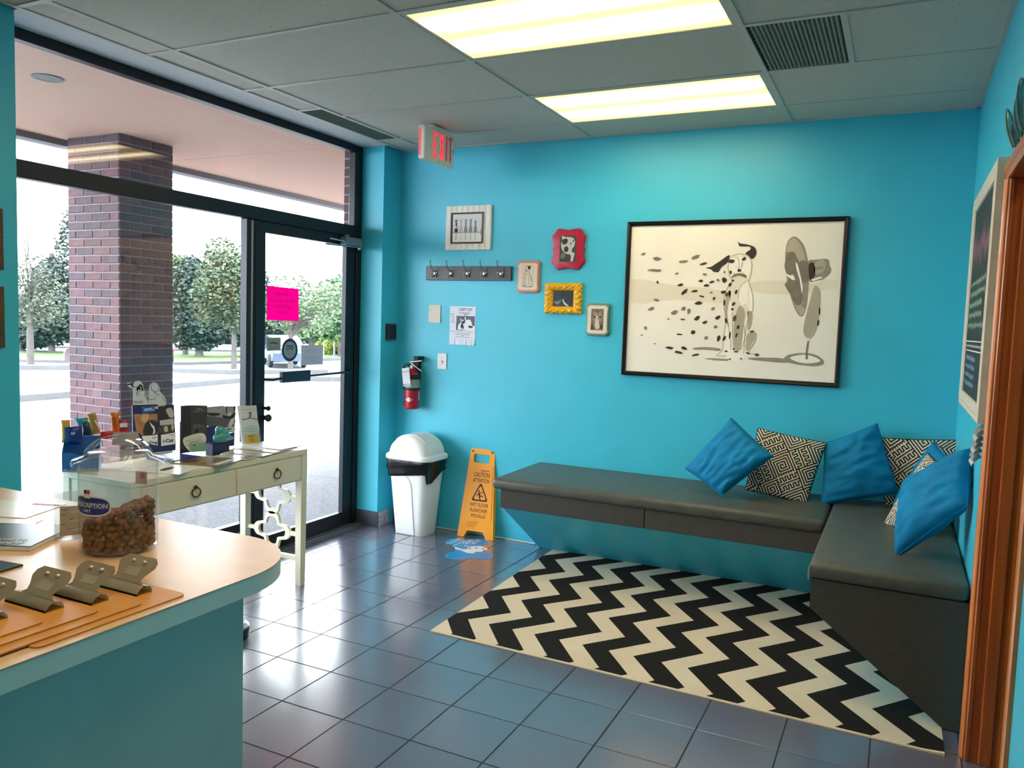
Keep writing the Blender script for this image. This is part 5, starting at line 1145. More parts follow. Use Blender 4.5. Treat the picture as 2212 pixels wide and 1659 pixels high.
F.done({'y': mat('leaflet_yellow', (214, 178, 52), .5), 'g': GREY1, 'm': mat('leaflet_mint', (188, 206, 206), .5), 's': GREY1}, {'y': 'yellow_block', 'g': 'printed_figure', 'm': 'printed_arch', 's': 'fine_print'})
q = zbq(F, [(1515, 700), (1990, 660), (2050, 1090), (1550, 1120)]); bm = NB(); prism(bm, [P+rt_*u+up_*v+N*.004 for u, v in q], N*.002); prism(bm, [P+rt_*u+up_*v-N*.012 for u, v in q], -N*.002); build('clear_pocket', bm, ACRYL, t)
# oval card in a mint card holder
P = Vector((-1.18, -.40, ZT)); N = Vector((.82, -.55, .25)).normalized(); up_ = (Vector((0, 0, 1))-N*N.z).normalized(); rt_ = up_.cross(N)
t = thing('card_holder', 'mint green card holder with a rounded white card, on the console table', 'card holder', tuple(P))
F = Flat(P, rt_, up_, t, .0006)
q = [(p.x, p.y) for p in catmull([(a, b_, 0) for a, b_ in zbq(F, [(170, 1000), (230, 930), (480, 850), (640, 840), (715, 920), (715, 1050), (600, 1200), (420, 1290), (320, 1260), (200, 1120)])], 3)]
bm = NB(); prism(bm, [P+rt_*u+up_*v for u, v in q], -N*.0012); build('oval_card', bm, mat('card_ivory', (216, 216, 204), .6), t)
for a, b_, c_, d_ in ((235, 1035, 620, 925), (330, 1060, 600, 985), (320, 1065, 650, 1020), (240, 1130, 320, 1120)): F.line('s', zbq(F, [(a, b_), (c_, d_)]), .0018, 1)
F.done({'s': mat('card_print', (110, 120, 112), .6)}, {'s': 'fine_print'})
MINT = mat('mint_plastic', (128, 168, 146), .4)
q = zbq(F, [(320, 1090), (700, 1050), (730, 1250), (380, 1275)]); bm = NB(); prism(bm, [P+rt_*u+up_*v+N*.006 for u, v in q], -N*.003); q2 = zbq(F, [(380, 1200), (730, 1150), (735, 1270), (420, 1290)]); prism(bm, [P+rt_*u+up_*v+N*.016 for u, v in q2], -N*.010); build('holder', bm, MINT, t)
F.poly('k', zbq(F, [(400, 1130), (450, 1105), (455, 1135), (410, 1145)]), 23); F.done({'k': BLACK}, {'k': 'cat_mark'})
# teal glass figurine
c_ = on(0, -1.27, *zb(1090, 880)); FG = mat('teal_glass', (64, 150, 150), .12, var=.25, vscale=20, coat=.6)
bm = NB(); ball(bm, (c_.x, c_.y+.004, c_.z-.010), .046, 3, (.62, 1.12, .66)); ball(bm, (c_.x, c_.y-.014, c_.z+.022), .027, 3, (.75, .95, 1.05)); ball(bm, (c_.x, c_.y+.048, c_.z-.022), .020, 3, (.8, 1.6, .6)); ball(bm, (c_.x+.006, c_.y+.020, c_.z+.012), .024, 3, (.7, 1, .8)); ball(bm, (c_.x, c_.y-.030, c_.z-.012), .026, 3, (.7, .9, .9))
for v in bm.verts: v.co += v.normal*.002*noise.noise(v.co*120)
zmn = min(v.co.z for v in bm.verts)
f_ = build('figurine', bm, FG, None, 60); tag(f_, 'small lumpy teal glass figurine on the foot of the navy leaflet holder', 'figurine')
bm = NB(); box(bm, (c_.x-.055, c_.y-.055, ZT), (c_.x-.004, c_.y+.06, zmn-.0005), .002, 1); build('riser', bm, NAVY, NVH)
# candy box
P = Vector((-1.40, -.93, ZT)); N = Vector((.72, -.68, .0)).normalized(); rt_ = Vector((0, 0, 1)).cross(N)
t = thing('treat_box', 'blue open cardboard box of wrapped treats at the left end of the console table', 'box', (-1.36, -.88, ZT))
BLU = mat('box_blue', (48, 116, 190), .5)
def at_box(px, py, push=0): return onplane(P+N*push, N, px, py)
bl = at_box(135, 1012); br = at_box(212, 1000); hgt = .135
o_ = Vector((bl.x, bl.y, ZT)); wv_ = (Vector((br.x, br.y, ZT))-o_); dv_ = -N*.085
bm = NB()
def wall(a, b_, h0, h1): prism(bm, [a, b_, b_+Vector((0, 0, h1)), a+Vector((0, 0, h0))], (b_-a).normalized().cross(Vector((0, 0, 1)))*.002)
prism(bm, [o_, o_+wv_, o_+wv_+Vector((0, 0, .05)), o_+wv_*.62+Vector((0, 0, .055)), o_+wv_*.36+Vector((0, 0, hgt*.62)), o_+Vector((0, 0, hgt*.66))], N*.002)
wall(o_+dv_, o_, .15, hgt*.66); wall(o_+wv_, o_+wv_+dv_, .05, .15); wall(o_+wv_+dv_, o_+dv_, .15, .15); prism(bm, [o_+Vector((0, 0, .001)), o_+wv_+Vector((0, 0, .001)), o_+wv_+dv_+Vector((0, 0, .001)), o_+dv_+Vector((0, 0, .001))], (0, 0, .002)); build('carton', bm, BLU, t)
bm = NB(); pts = [o_+wv_*s+Vector((0, 0, .006+.010*abs(math.sin(s*19))))+N*.0028 for s in [i/12 for i in range(13)]]
prism(bm, [o_+N*.0028]+pts+[o_+wv_+N*.0028], N*.0006); build('base_print', bm, mat('box_grey_print', (150, 164, 178), .6), t)
def packet(nm, lab, px4, push, m, th=.02, m2=None, band=None):
    w_ = [at_box(*p, push) for p in px4]; bm = NB(); n = 6; G = []
    for sg in (1, -1):
        g_ = []
        for j in range(n+1):
            row = []
            for i in range(n+1):
                s, q_ = i/n, j/n; p = (w_[0]*(1-s)+w_[1]*s)*(1-q_)+(w_[3]*(1-s)+w_[2]*s)*q_
                e = (4*s*(1-s))**.5*(4*q_*(1-q_))**.35
                row.append(bm.verts.new(p+N*sg*(th*.5*e+.0006)+rt_*(.0016*math.sin(j*9) if j in (0, n) else 0)))
            g_.append(row)
        G.append(g_)
    for k, g_ in enumerate(G):
        for j in range(n):
            for i in range(n): bm.faces.new((g_[j][i], g_[j][i+1], g_[j+1][i+1], g_[j+1][i]))
    for a, b_ in (((0, 0), (0, n)), ((0, n), (n, n)), ((n, n), (n, 0)), ((n, 0), (0, 0))):
        st = [(a[0]+(b_[0]-a[0])*k//n, a[1]+(b_[1]-a[1])*k//n) for k in range(n+1)]
        for u, v in zip(st, st[1:]): bm.faces.new((G[0][u[0]][u[1]], G[0][v[0]][v[1]], G[1][v[0]][v[1]], G[1][u[0]][u[1]]))
    o = build(nm, bm, m, None, 50); tag(o, lab, 'treat packet', 'wrapped treats in the blue box')
    if band:
        ww = [at_box(*p, push+th*.5+.001) for p in band]; bm = NB(); prism(bm, ww, N*.0004); s_ = build('print', bm, m2, None); s_.parent = o
    return o
foil = lambda n_, c_: mat(n_, c_, .22, bump=.25, bscale=90, coat=.3)
packet('treat_packet', 'upright yellow-orange packet at the left end of the blue treat box', [zc(95, 375), zc(245, 370), zc(260, 760), zc(110, 760)], -.07, foil('foil_yellow', (222, 158, 40)), .02)
packet('treat_packet', 'royal blue packet with a pale logo in the treat box', [zc(150, 500), zc(450, 470), zc(470, 800), zc(180, 780)], -.04, foil('foil_blue', (20, 44, 130)), .025, mat('logo_ice', (170, 186, 216), .4), [zc(260, 585), zc(340, 575), zc(335, 620), zc(265, 630)])
packet('treat_packet', 'shiny turquoise wrapper lying behind the blue packet in the treat box', [zc(315, 350), zc(550, 330), zc(560, 500), zc(400, 510)], -.085, foil('foil_turquoise', (16, 140, 160)), .025)
packet('treat_packet', 'dark teal packet leaning beside the gold one in the treat box', [zc(440, 420), zc(580, 400), zc(640, 640), zc(470, 640)], -.075, foil('foil_darkteal', (20, 58, 78)), .02)
packet('treat_packet', 'tall gold packet with a twisted top in the treat box', [zc(540, 270), zc(680, 245), zc(770, 600), zc(630, 620)], -.05, foil('foil_gold', (176, 134, 38)), .02, PAPER, [zc(660, 385), zc(690, 375), zc(760, 520), zc(745, 530)])
packet('treat_packet', 'tall orange packet with red lettering in the treat box', [zc(935, 250), zc(1090, 235), zc(1080, 640), zc(970, 640)], -.05, foil('foil_orange', (226, 128, 30)), .018)
packet('treat_packet', 'small red and white striped packet right of the orange one', [zc(1080, 375), zc(1225, 370), zc(1240, 620), zc(1090, 620)], -.045, foil('foil_red', (178, 34, 34)), .018, PAPER, [zc(1095, 430), zc(1225, 420), zc(1228, 490), zc(1095, 500)])
packet('treat_packet', 'flat red packet lying across the front of the treat box', [zc(770, 570), zc(1000, 560), zc(1010, 700), zc(760, 690)], -.02, foil('foil_scarlet', (206, 44, 60)), .012)
packet('treat_packet', 'pale grey packet at the front of the treat box, seen through the jar lid', [zc(980, 585), zc(1400, 570), zc(1470, 800), zc(960, 800)], -.012, mat('packet_grey', (170, 158, 150), .4), .012)
pF = Flat(at_box(*zc(1025, 450), -.037), rt_, (0, 0, 1), bpy.data.objects['treat_packet.005'], .002)
pF.text('lettering', 'crunch', (0, 0), .026, mat('red_print', (170, 26, 30), .5), 2, .02, -math.pi/2+.1)
# magazines on the table
def lay(nm, lab, cat, c, w_, l_, rot, z, th, m, grp=None, art=None):
    M = Matrix.Translation((*c, z)) @ Matrix.Rotation(rot, 4, 'Z'); bm = NB(); box(bm, (-w_/2, -l_/2, 0), (w_/2, l_/2, th), min(.001, th*.3), 1, M); o = build(nm, bm, m, None); tag(o, lab, cat, grp)
    if art:
        F = Flat(M @ Vector((-w_/2, -l_/2, th)), M.to_3x3() @ Vector((1, 0, 0)), M.to_3x3() @ Vector((0, 1, 0)), None, .0004); F.p = o; art(F, w_, l_); 
    return o
PW_fix = None
MG = 'magazines laid out on the console table'
def art1(F, w_, l_):
    F.poly('t', [(.01, .02), (w_-.01, .02), (w_-.02, l_*.55), (.03, l_*.5)], 0, 2); F.poly('d', [(w_*.4, .04), (w_-.02, .03), (w_*.8, l_*.4), (w_*.5, l_*.35)], 1, 3); F.rect('w', .02, l_-.06, w_-.02, l_-.025, 1); F.done({'t': mat('mag_tan', (150, 124, 86), .3), 'd': mat('mag_brown', (86, 56, 34), .3), 'w': mat('mag_white', (224, 222, 214), .3)}, {'t': 'cover_photo', 'd': 'cover_animal', 'w': 'masthead'})
def art2(F, w_, l_):
    F.rect('w', .012, .012, w_-.012, l_*.6, 0); F.rect('d', .02, l_*.7, w_-.02, l_*.9, 0); F.done({'w': mat('mag_pale', (214, 214, 206), .25), 'd': mat('mag_plum', (96, 80, 84), .3)}, {'w': 'cover_photo', 'd': 'masthead'})
lay('magazine', 'magazine with a brown animal cover at the middle front of the console table', 'magazine', (-1.165, -.46), .205, .27, -1.32, ZT, .006, mat('mag_olive', (122, 112, 76), .25), MG, art1)
lay('magazine', 'pale green magazine tucked under the brown animal magazine', 'magazine', (-1.158, -.24), .205, .215, -1.45, ZT, .005, mat('mag_sage', (164, 166, 136), .25), MG, art2)
lay('magazine', 'glossy white magazine third from the right on the console table', 'magazine', (-1.18, -.13), .205, .27, -1.45, ZT+.0055, .004, mat('mag_gloss', (208, 206, 200), .18), MG, art2)
lay('magazine', 'plum-edged magazine second from the right on the console table', 'magazine', (-1.19, -.03), .205, .27, -1.50, ZT+.010, .004, mat('mag_mauve', (170, 156, 160), .2), MG, art2)
lay('magazine', 'white magazine at the right end of the console table', 'magazine', (-1.20, .045), .20, .26, -1.54, ZT+.0145, .004, mat('mag_bright', (220, 218, 220), .2), MG, art2)
lay('magazine', 'white paper with a dark emblem by the jar on the console table', 'paper', (-1.16, -.70), .20, .24, -1.25, ZT, .003, mat('mag_ivory', (222, 218, 204), .3), MG, lambda F, w_, l_: (F.ell('k', (w_*.5, l_*.5), .05, .02), F.done({'k': BLACK}, {'k': 'emblem'})))
lay('pen', 'white pen lying before the navy leaflet holder', 'pen', (-1.245, -.255), .010, .10, .25, ZT+.0055, .008, WHITE)
# ================================================================ RECEPTION COUNTER
ZC = .92
t = thing('reception_counter', 'reception counter with a pale rounded top and grey-teal body, lower left', 'counter', (.1, -2.6, 0))
TOPM = mat('pale_maple_laminate', (216, 178, 142), .32, var=.05, vscale=4, bump=.02, bscale=60, stretch=(1, 6, 1)); EDG = mat('counter_edge', (236, 240, 236), .4); BOD = mat('grey_teal_panel', (186, 204, 204), .5, var=.04, bump=.04, bscale=200)
cxe, cye, rr = .605, -1.742, .235
pl = [(-1.36, YN+.05), (cxe, YN+.05)] + [(cxe-rr+rr*math.cos(a), cye-rr+rr*math.sin(a)) for a in [math.pi/2*i/14 for i in range(15)]] + [(-1.36, cye)]
bm = NB(); prism(bm, [(x, y, ZC-.003) for x, y in pl], (0, 0, .003)); build('worktop', bm, TOPM, t)
bm = NB(); prism(bm, [(x-.0008 if x > 0 else x, y-.0006, ZC-.043) for x, y in pl], (0, 0, .040)); build('edge_band', bm, EDG, t)
bm = NB(); box(bm, (-1.30, YN+.05, 0), (.566, -1.965, ZC-.043)); build('counter_body', bm, BOD, t)
# ---- treat jar
jc = on(2, ZC, 258, 1207); dv = Vector((jc.x-CAM.x, jc.y-CAM.y, 0)).normalized(); JR = .088
J = Vector((jc.x, jc.y, ZC)) + dv*JR
t = thing('treat_jar', 'big clear plastic treat jar with handled lid and blue label on the counter', 'jar', tuple(J))
JH = .212
bm = NB(); lathe(bm, [(0, .0015), (JR-.006, .0015), (JR-.001, .006), (JR, .03), (JR, JH), (JR-.0025, JH), (JR-.0025, .03), (JR-.004, .009), (JR-.010, .006), (0, .006)], 56, J); build('jar_body', bm, ACRYL, t, 40)
bm = NB(); lathe(bm, [(JR+.013, JH-.004), (JR+.015, JH+.002), (JR+.013, JH+.009), (JR+.002, JH+.013), (JR-.012, JH+.016), (JR-.020, JH+.026), (JR-.024, JH+.028), (0, JH+.030), (0, JH+.027), (JR-.026, JH+.024), (JR-.018, JH+.012), (JR-.004, JH+.005), (JR+.010, JH-.001), (JR+.013, JH-.004)], 56, J); lid = build('jar_lid', bm, ACRYL, t, 40)
hd = RT.copy(); hd.z = 0; hd.normalize(); hn = Vector((-hd.y, hd.x, 0))
bm = NB(); arc = [(-.074, JH+.018), (-.064, JH+.036), (-.040, JH+.054), (0, JH+.062), (.040, JH+.054), (.064, JH+.036), (.074, JH+.018)]
arc = [(p.x, p.y) for p in catmull([(a, b_, 0) for a, b_ in arc], 4, False)]; V = []
for i, (a, b_) in enumerate(arc):
    w_ = .016+.010*(abs(a)/.074)**2
    V.append([bm.verts.new(J+hd*a+hn*(s*w_)+Vector((0, 0, b_+dz))) for s, dz in ((-1, 0), (-.8, .005), (.8, .005), (1, 0), (.8, -.003), (-.8, -.003))])
for A, B in zip(V, V[1:]):
    for k in range(6): bm.faces.new((A[k], A[(k+1) % 6], B[(k+1) % 6], B[k]))
bm.faces.new(V[0]); bm.faces.new(V[-1][::-1]); build('lid_handle', bm, ACRYL, lid, 50)
def bend(me_bm, a0, r, z0):    # local x -> arc, y -> height
    for v in me_bm: 
        a = a0 + v.co.x/r; v.co = J + Vector(((r+v.co.z)*math.cos(a), (r+v.co.z)*math.sin(a), z0+v.co.y))
A0 = math.atan2(CAM.y-J.y, CAM.x-J.x)
def wrap(nm, pts, a0, z0, r, m, parent):
    bm = NB(); vs = [bm.verts.new((x, y, 0)) for x, y in pts]; f = bm.faces.new(vs)
    for k in range(-9, 10): bmesh.ops.bisect_plane(bm, geom=bm.verts[:]+bm.edges[:]+bm.faces[:], plane_co=(k*.0075, 0, 0), plane_no=(1, 0, 0))
    bend(bm.verts, a0, r, z0); me = bpy.data.meshes.new(nm); bm.to_mesh(me); bm.free(); return link(nm, me, m, parent)
la = A0-.80; oval = lambda a, b_, n=24, e=3.0: [(a*math.copysign(abs(math.cos(x))**(2/e), math.cos(x)), b_*math.copysign(abs(math.sin(x))**(2/e), math.sin(x))) for x in [2*math.pi*i/n for i in range(n)]]
wrap('label_border', oval(.054, .0235), la, .124, JR+.0003, WHITE, t); wrap('label', oval(.051, .0205), la, .124, JR+.0006, mat('label_blue', (30, 52, 140), .35), t)
wrap('label_band', [(-.050, -.006), (.050, -.006), (.050, .009), (-.050, .009)], la, .124, JR+.0008, mat('label_grey_blue', (70, 82, 150), .35), t)
def wrap_text(body, size, x, y, m, width):
    F0 = Flat((0, 0, 0), (1, 0, 0), (0, 1, 0), t, 0); o = F0.text('lettering', body, (x, y), size, m, 0, .02, width=width); bend(o.data.vertices, la, JR+.0011, .124)
wrap_text('PRESCRIPTION', .015, 0, .001, mat('label_white', (214, 216, 226), .4), .094); wrap_text('DIET.', .009, -.004, -.0125, mat('label_white', (214, 216, 226), .4), .026)
wrap('sticker', [(-.010, -.010), (.010, -.010), (.010, .010), (-.010, .010)], la-.05, .152, JR+.0014, WHITE, t); wrap('sticker_black', [(-.009, .000), (-.001, .000), (-.001, .009), (-.009, .009)], la-.05, .152, JR+.0017, BLACK, t); wrap('sticker_red', [(.0005, .000), (.009, .000), (.009, .009), (.0005, .009)], la-.05, .152, JR+.0017, mat('sticker_red', (200, 40, 60), .4), t)
wrap('rear_sticker', [(-.016, -.016), (.016, -.016), (.016, .016), (-.016, .016)], A0+math.pi-.62, .158, JR+.0003, mat('pale_rose_paper', (220, 190, 186), .5), t); wrap('rear_sticker_print', [(-.012, 0), (.002, 0), (.002, .013), (-.012, .013)], A0+math.pi-.62, .158, JR-.0030, mat('rose_print', (214, 96, 112), .5), t)
# kibble
bm = NB(); random.seed(11); KR = JR-.0035; top = lambda x, y: .094+.030*((x*RT.x+y*RT.y)/KR)+.006*noise.noise(Vector((x*40, y*40, 0)))
def kib(x, y, z, r):
    n0 = len(bm.verts); M = Matrix.Translation(J+Vector((x, y, z))) @ Matrix.Rotation(random.uniform(0, 6), 4, Vector((random.random(), random.random(), random.random()+.1))) @ Matrix.Diagonal((r, r*random.uniform(.8, 1), r*random.uniform(.55, .8), 1))
    bmesh.ops.create_icosphere(bm, subdivisions=1, radius=1, matrix=M)
for k in range(9):
    for i in range(29):
        a = 2*math.pi*(i+random.uniform(-.3, .3)+.5*(k % 2))/29; r_ = KR-.0112-random.uniform(0, .003); x, y, z = r_*math.cos(a), r_*math.sin(a), .016+k*.0135+random.uniform(-.003, .003)
        if z < top(x, y): kib(x, y, z, random.uniform(.0090, .0112))
for i in range(150):
    a, r_ = random.uniform(0, 6.283), (KR-.013)*math.sqrt(random.random()); x, y = r_*math.cos(a), r_*math.sin(a); kib(x, y, top(x, y)+random.uniform(-.006, .003), random.uniform(.0092, .0116))
lathe(bm, [(0, .008), (KR-.022, .012), (KR-.022, .060), (0, .070)], 24, J)
ko = build('dog_kibble', bm, mat('kibble_brown', (132, 84, 52), .8, var=.4, vscale=45, bump=.3, bscale=200), None, 60); ko['kind'] = 'stuff'; tag(ko, 'brown dog kibble half filling the clear treat jar', 'pet food')
# ---- clipboards
MAS = mat('masonite_board', (204, 140, 62), .5, var=.08, vscale=10); 
CGRP = 'clipboards fanned along the counter edge'
labs = ['lowest clipboard of the fan, its far end reaching the counter corner', 'second clipboard from the bottom of the fanned stack', 'third clipboard from the bottom of the fanned stack', 'topmost and nearest clipboard of the fan, at the picture edge']
ends = [(.582, -2.138), (.561, -2.222), (.533, -2.296), (.505, -2.385)]
for i, ((xe, ye), lab) in enumerate(zip(ends, labs)):
    z = ZC+.0032*i+.0003; t = thing('clipboard', lab, 'clipboard', (xe-.1145, ye-.16, z), CGRP)
    bm = NB(); pts = rrect(xe-.1145, ye-.158, .1145, .158, .014, 4); prism(bm, [(x, y, z) for x, y in pts], (0, 0, .003)); build('board', bm, MAS, t)
    cx, cy, z3 = xe-.132, ye-.043, z+.003
    bm = NB(); prof = [(.020, .0), (.020, .004), (.012, .012), (.002, .017), (-.010, .014), (-.016, .006), (-.017, 0)]
    A = [bm.verts.new((cx-.062, cy-a, z3+b_)) for a, b_ in prof]; B = [bm.verts.new((cx+.062, cy-a, z3+b_)) for a, b_ in prof]
    for k in range(len(prof)-1): bm.faces.new((A[k], A[k+1], B[k+1], B[k]))
    bmesh.ops.solidify(bm, geom=bm.faces[:], thickness=.001); build('jaw', bm, SATIN, t, 60)
    bm = NB(); L0 = [(.052, 0), (.038, .010), (.042, .022), (.054, .040), (.052, .052), (.040, .062)]
    side = [(w_, s) for w_, s in L0]; dirv = Vector((0, .72, .69)); o3 = Vector((cx, cy+.002, z3+.014))
    poly = [o3+Vector((w_, 0, 0))+dirv*s for w_, s in side]+[o3+Vector((-w_, 0, 0))+dirv*s for w_, s in side[::-1]]
    f = bm.faces.new([bm.verts.new(p) for p in poly]); bmesh.ops.solidify(bm, geom=[f], thickness=.0012); lv = build('lever', bm, SATIN, t)
    nrm = Vector((0, -.69, .72)); bm = NB()
    for a in (-.016, .016): ball(bm, o3+Vector((a, 0, 0))+dirv*.048+nrm*.001, .006, 2, (1, .8, .8))
    box(bm, (-.020, -.0002, .016), (.020, .0014, .034), M=Matrix.Translation(o3+nrm*.0004) @ Matrix.Rotation(-math.atan2(.72, .69), 4, 'X')); build('rivets', bm, SATIN, lv, 60)
    bm = NB(); R_ = []; 
    for k in range(50): R_.append((cx-.030+.060*k/49, cy+.001+.004*math.cos(k*1.3), z3+.008+.004*math.sin(k*1.3)))
    tube(bm, R_, .0012, 5); build('spring', bm, mat('dark_spring', (60, 52, 44), .35, metal=.8), t, 60)
lay('folder', 'dark green folder under the left end of the fanned clipboards', 'folder', (-.02, -2.44), .36, .46, .12, ZC, .004, mat('dark_green_folder', (24, 34, 24), .6)).name
# ---- booklet, card holder, papers
uu, vv_ = Vector((-.46, .888, 0)), Vector((-.888, -.46, 0)); p0 = on(2, ZC+.012, 66, 1180)
t = thing('booklet', 'glossy black booklet with pale script at the left end of the counter', 'booklet', (p0.x, p0.y, ZC))
bm = NB(); prism(bm, [(p.x, p.y, ZC+.001) for p in (p0, p0+uu*.20, p0+uu*.20+vv_*.27, p0+vv_*.27)], (0, 0, .009)); build('pages', bm, PAPER, t)
bm = NB(); prism(bm, [(p.x, p.y, ZC+.010) for p in (p0, p0+uu*.20, p0+uu*.20+vv_*.27, p0+vv_*.27)], (0, 0, .002)); build('cover', bm, mat('glossy_black_cover', (26, 25, 28), .3, spec=.12), t)
F = Flat((p0.x, p0.y, ZC+.012), -vv_, uu, t, .0004)
PS = mat('cover_script', (200, 200, 200), .5)
F.text('lettering', 'welcome to', (-.10, .052), .030, PS, 1, .01, width=.13); F.text('lettering', 'puppy', (-.075, .026), .032, PS, 1, .01, width=.09)
P = on(2, ZC, 122, 1168); N = Vector((.80, -.60, .22)).normalized()
t = thing('sign_holder', 'clear acrylic sign holder with a printed card left of the treat jar', 'sign holder', (P.x, P.y, ZC))
F = Flat(P, Vector((0, 0, 1)).cross(N), N.cross(Vector((0, 0, 1)).cross(N)), t, .0006)
u0, v0 = F.px(117, 1166); u1, v1 = F.px(112, 1064); hh = v1-v0
bm = NB(); q = [(0, 0), (.115, 0), (.115, hh), (0, hh)]
for d_ in (.0, -.006): prism(bm, [F.P(u+u0, v+max(v0, .002), 0)+F.N*d_ for u, v in q], F.N*.0022)
a, b_ = F.P(u0, .003), F.P(u0+.115, .003); bk = Vector((-N.x, -N.y, 0)).normalized()*.045
prism(bm, [Vector((p.x, p.y, ZC+.0005)) for p in (a+bk*-.2, b_+bk*-.2, b_+bk, a+bk)], (0, 0, .0024)); build('acrylic_frame', bm, glass_mat('hazy_acrylic', (.96, .96, .95), 1.5, .06, .14), t)
q = [(.012, .010), (.108, .010), (.108, hh-.034), (.012, hh-.034)]
bm = NB(); prism(bm, [F.P(u+u0, v, 0)-F.N*.0032 for u, v in q], F.N*.0006); build('insert_card', bm, mat('card_pinkish', (196, 172, 158), .6), t)
F.base = -.0024
F.rect('b', u0+.012, hh*.36, u0+.108, hh*.60, 1)
for k, (a, c_) in enumerate(((.016, .030), (.016, .026), (.034, .042), (.016, .024), (.030, .046), (.05, .075))): F.rect('k', u0+a, hh-.044-k*.012, u0+c_, hh-.0415-k*.012, 2)
for k in range(3): F.rect('w', u0+.035, hh-.050-k*.022, u0+.095, hh-.0475-k*.022, 2)
F.done({'b': mat('card_mauve', (170, 148, 138), .6), 'k': GREY1, 'w': mat('card_white', (226, 216, 208), .6)}, {'b': 'printed_band', 'k': 'fine_print', 'w': 'rule_lines'})
def artp(F, w_, l_): 
    F.rect('r', w_*.62, l_-.030, w_-.004, l_-.010); F.rect('g', .03, .05, .10, .052); F.rect('g', .03, .06, .085, .062); F.done({'r': mat('crimson_print', (176, 40, 62), .5), 'g': GREY2}, {'r': 'red_header', 'g': 'fine_print'})
lay('leaflet', 'white leaflet with a crimson corner at the back of the counter', 'leaflet', (-.40, -1.90), .24, .17, .35, ZC, .002, mat('leaflet_bright', (240, 238, 236), .25), None, artp)
lay('leaflet', 'blank white sheet lying before the crimson-cornered leaflet on the counter', 'leaflet', (-.26, -2.03), .20, .14, .5, ZC, .0015, mat('leaflet_bright2', (242, 240, 238), .2))
# ---- pet bowl
pb = on(2, .035, 536, 1362); bw = Vector((pb.x, pb.y, 0)) - Vector((RT.x, RT.y, 0)).normalized()*.115
bm = NB(); lathe(bm, [(0, .012), (.080, .012), (.098, .048), (.104, .052), (.115, .050), (.117, .042), (.112, .006), (.114, 0), (.06, 0), (0, .004)], 36, bw)
tag(build('pet_bowl', bm, mat('black_steel_bowl', (44, 46, 54), .22, metal=.7), None, 40), 'dark round pet bowl on the floor tiles, half hidden by the counter', 'bowl')
# ================================================================ DOOR STICKERS
XS = XG+.0035
def on_glass(px4): return [on(0, XS, *p) for p in px4]
def sticker(nm, lab, cat, px4, m):
    q = on_glass(px4); t = thing(nm, lab, cat, (XS, q[0].y, min(p.z for p in q))); bm = NB(); prism(bm, q, (.0008, 0, 0)); build('sheet', bm, m, t)
    return t, Flat((XS+.0008, q[3].y, q[3].z), (0, 1, 0), (0, 0, 1), t, .0003)
PKM = bpy.data.materials.new('hot_pink_paper'); PKM.use_nodes = True; nt = PKM.node_tree; nt.nodes.clear()
o_ = nt.nodes.new('ShaderNodeOutputMaterial'); d1 = nt.nodes.new('ShaderNodeBsdfDiffuse'); d2 = nt.nodes.new('ShaderNodeBsdfTranslucent'); mx = nt.nodes.new('ShaderNodeMixShader'); mx.inputs[0].default_value = .6
for d_ in (d1, d2): d_.inputs[0].default_value = (*lin((240, 18, 176)), 1)
nt.links.new(d1.outputs[0], mx.inputs[1]); nt.links.new(d2.outputs[0], mx.inputs[2]); nt.links.new(mx.outputs[0], o_.inputs[0])
t, F = sticker('notice_poster', 'hot pink paper notice on the glass door, its writing showing through backwards', 'notice', [(576.5, 617), (645, 624), (645, 694), (576.5, 691)], PKM)
PKD = mat('pink_ghost_print', (170, 10, 96), .8)
for s_, px, w_, sz in (('CURB-PICKUP', (611, 636), .150, .022), ('8:00 am - 6:00 pm', (611, 650), .215, .026), ('CLOSED SAT &', (611, 662), .165, .024), ('SUN', (611, 675), .070, .022)):
    F.text('mirrored_lettering', s_, F.px(*px), sz, PKD, 1, .01, 0, True, width=w_)
t, F = sticker('grey_sticker', 'grey square sticker at the left edge of the door glass', 'sticker', [(576.5, 729), (606, 729), (606, 757), (576.5, 758)], mat('sticker_grey', (138, 150, 140), .6))
F.poly('k', [F.px(*p) for p in ((579, 743), (585, 740), (592, 739), (600, 742), (600, 744.5), (592, 741.5), (585, 742))], 1); F.done({'k': BLACK}, {'k': 'emblem'}); F.text('mirrored_lettering', 'PLEASE PULL', F.px(591, 752), .012, GREY1, 1, .02, 0, True, width=.09)
c_ = on(0, XS, 626, 756); t = thing('oval_sticker', 'round navy-ringed CVO sticker on the glass door above the push bar', 'sticker', (XS, c_.y, c_.z-.07))
F = Flat((XS, c_.y, c_.z), (0, 1, 0), (0, 0, 1), t, .0004)
F.ell('n', (0, 0), .074, .073, 0, 0, 40); F.ell('g', (0, 0), .056, .055, 0, 1, 40)
bm = NB(); prism(bm, [F.P(.074*math.cos(a), .073*math.sin(a), -1) for a in [2*math.pi*i/40 for i in range(40)]], F.N*.0003); build('disc', bm, mat('sticker_navy', (24, 40, 84), .5), t)
for i in range(24):
    a = 2*math.pi*i/24; F.rect('d', .065*math.cos(a)-.002, .064*math.sin(a)-.002, .065*math.cos(a)+.002, .064*math.sin(a)+.002, 2)
F.text('lettering', 'CVO', (0, .014), .040, BLACK, 3, .04, 0, width=.066)
for k in range(3): F.line('s', [(-.034+k*.008, -.010-k*.010), (.034-k*.008, -.010-k*.010)], .002, 2)
F.done({'n': mat('sticker_navy', (24, 40, 84), .5), 'g': mat('sticker_ice', (150, 168, 180), .5), 'd': mat('sticker_dot', (96, 116, 160), .5), 's': GREY1}, {'n': 'navy_ring', 'g': 'centre_field', 'd': 'ring_lettering', 's': 'fine_print'})
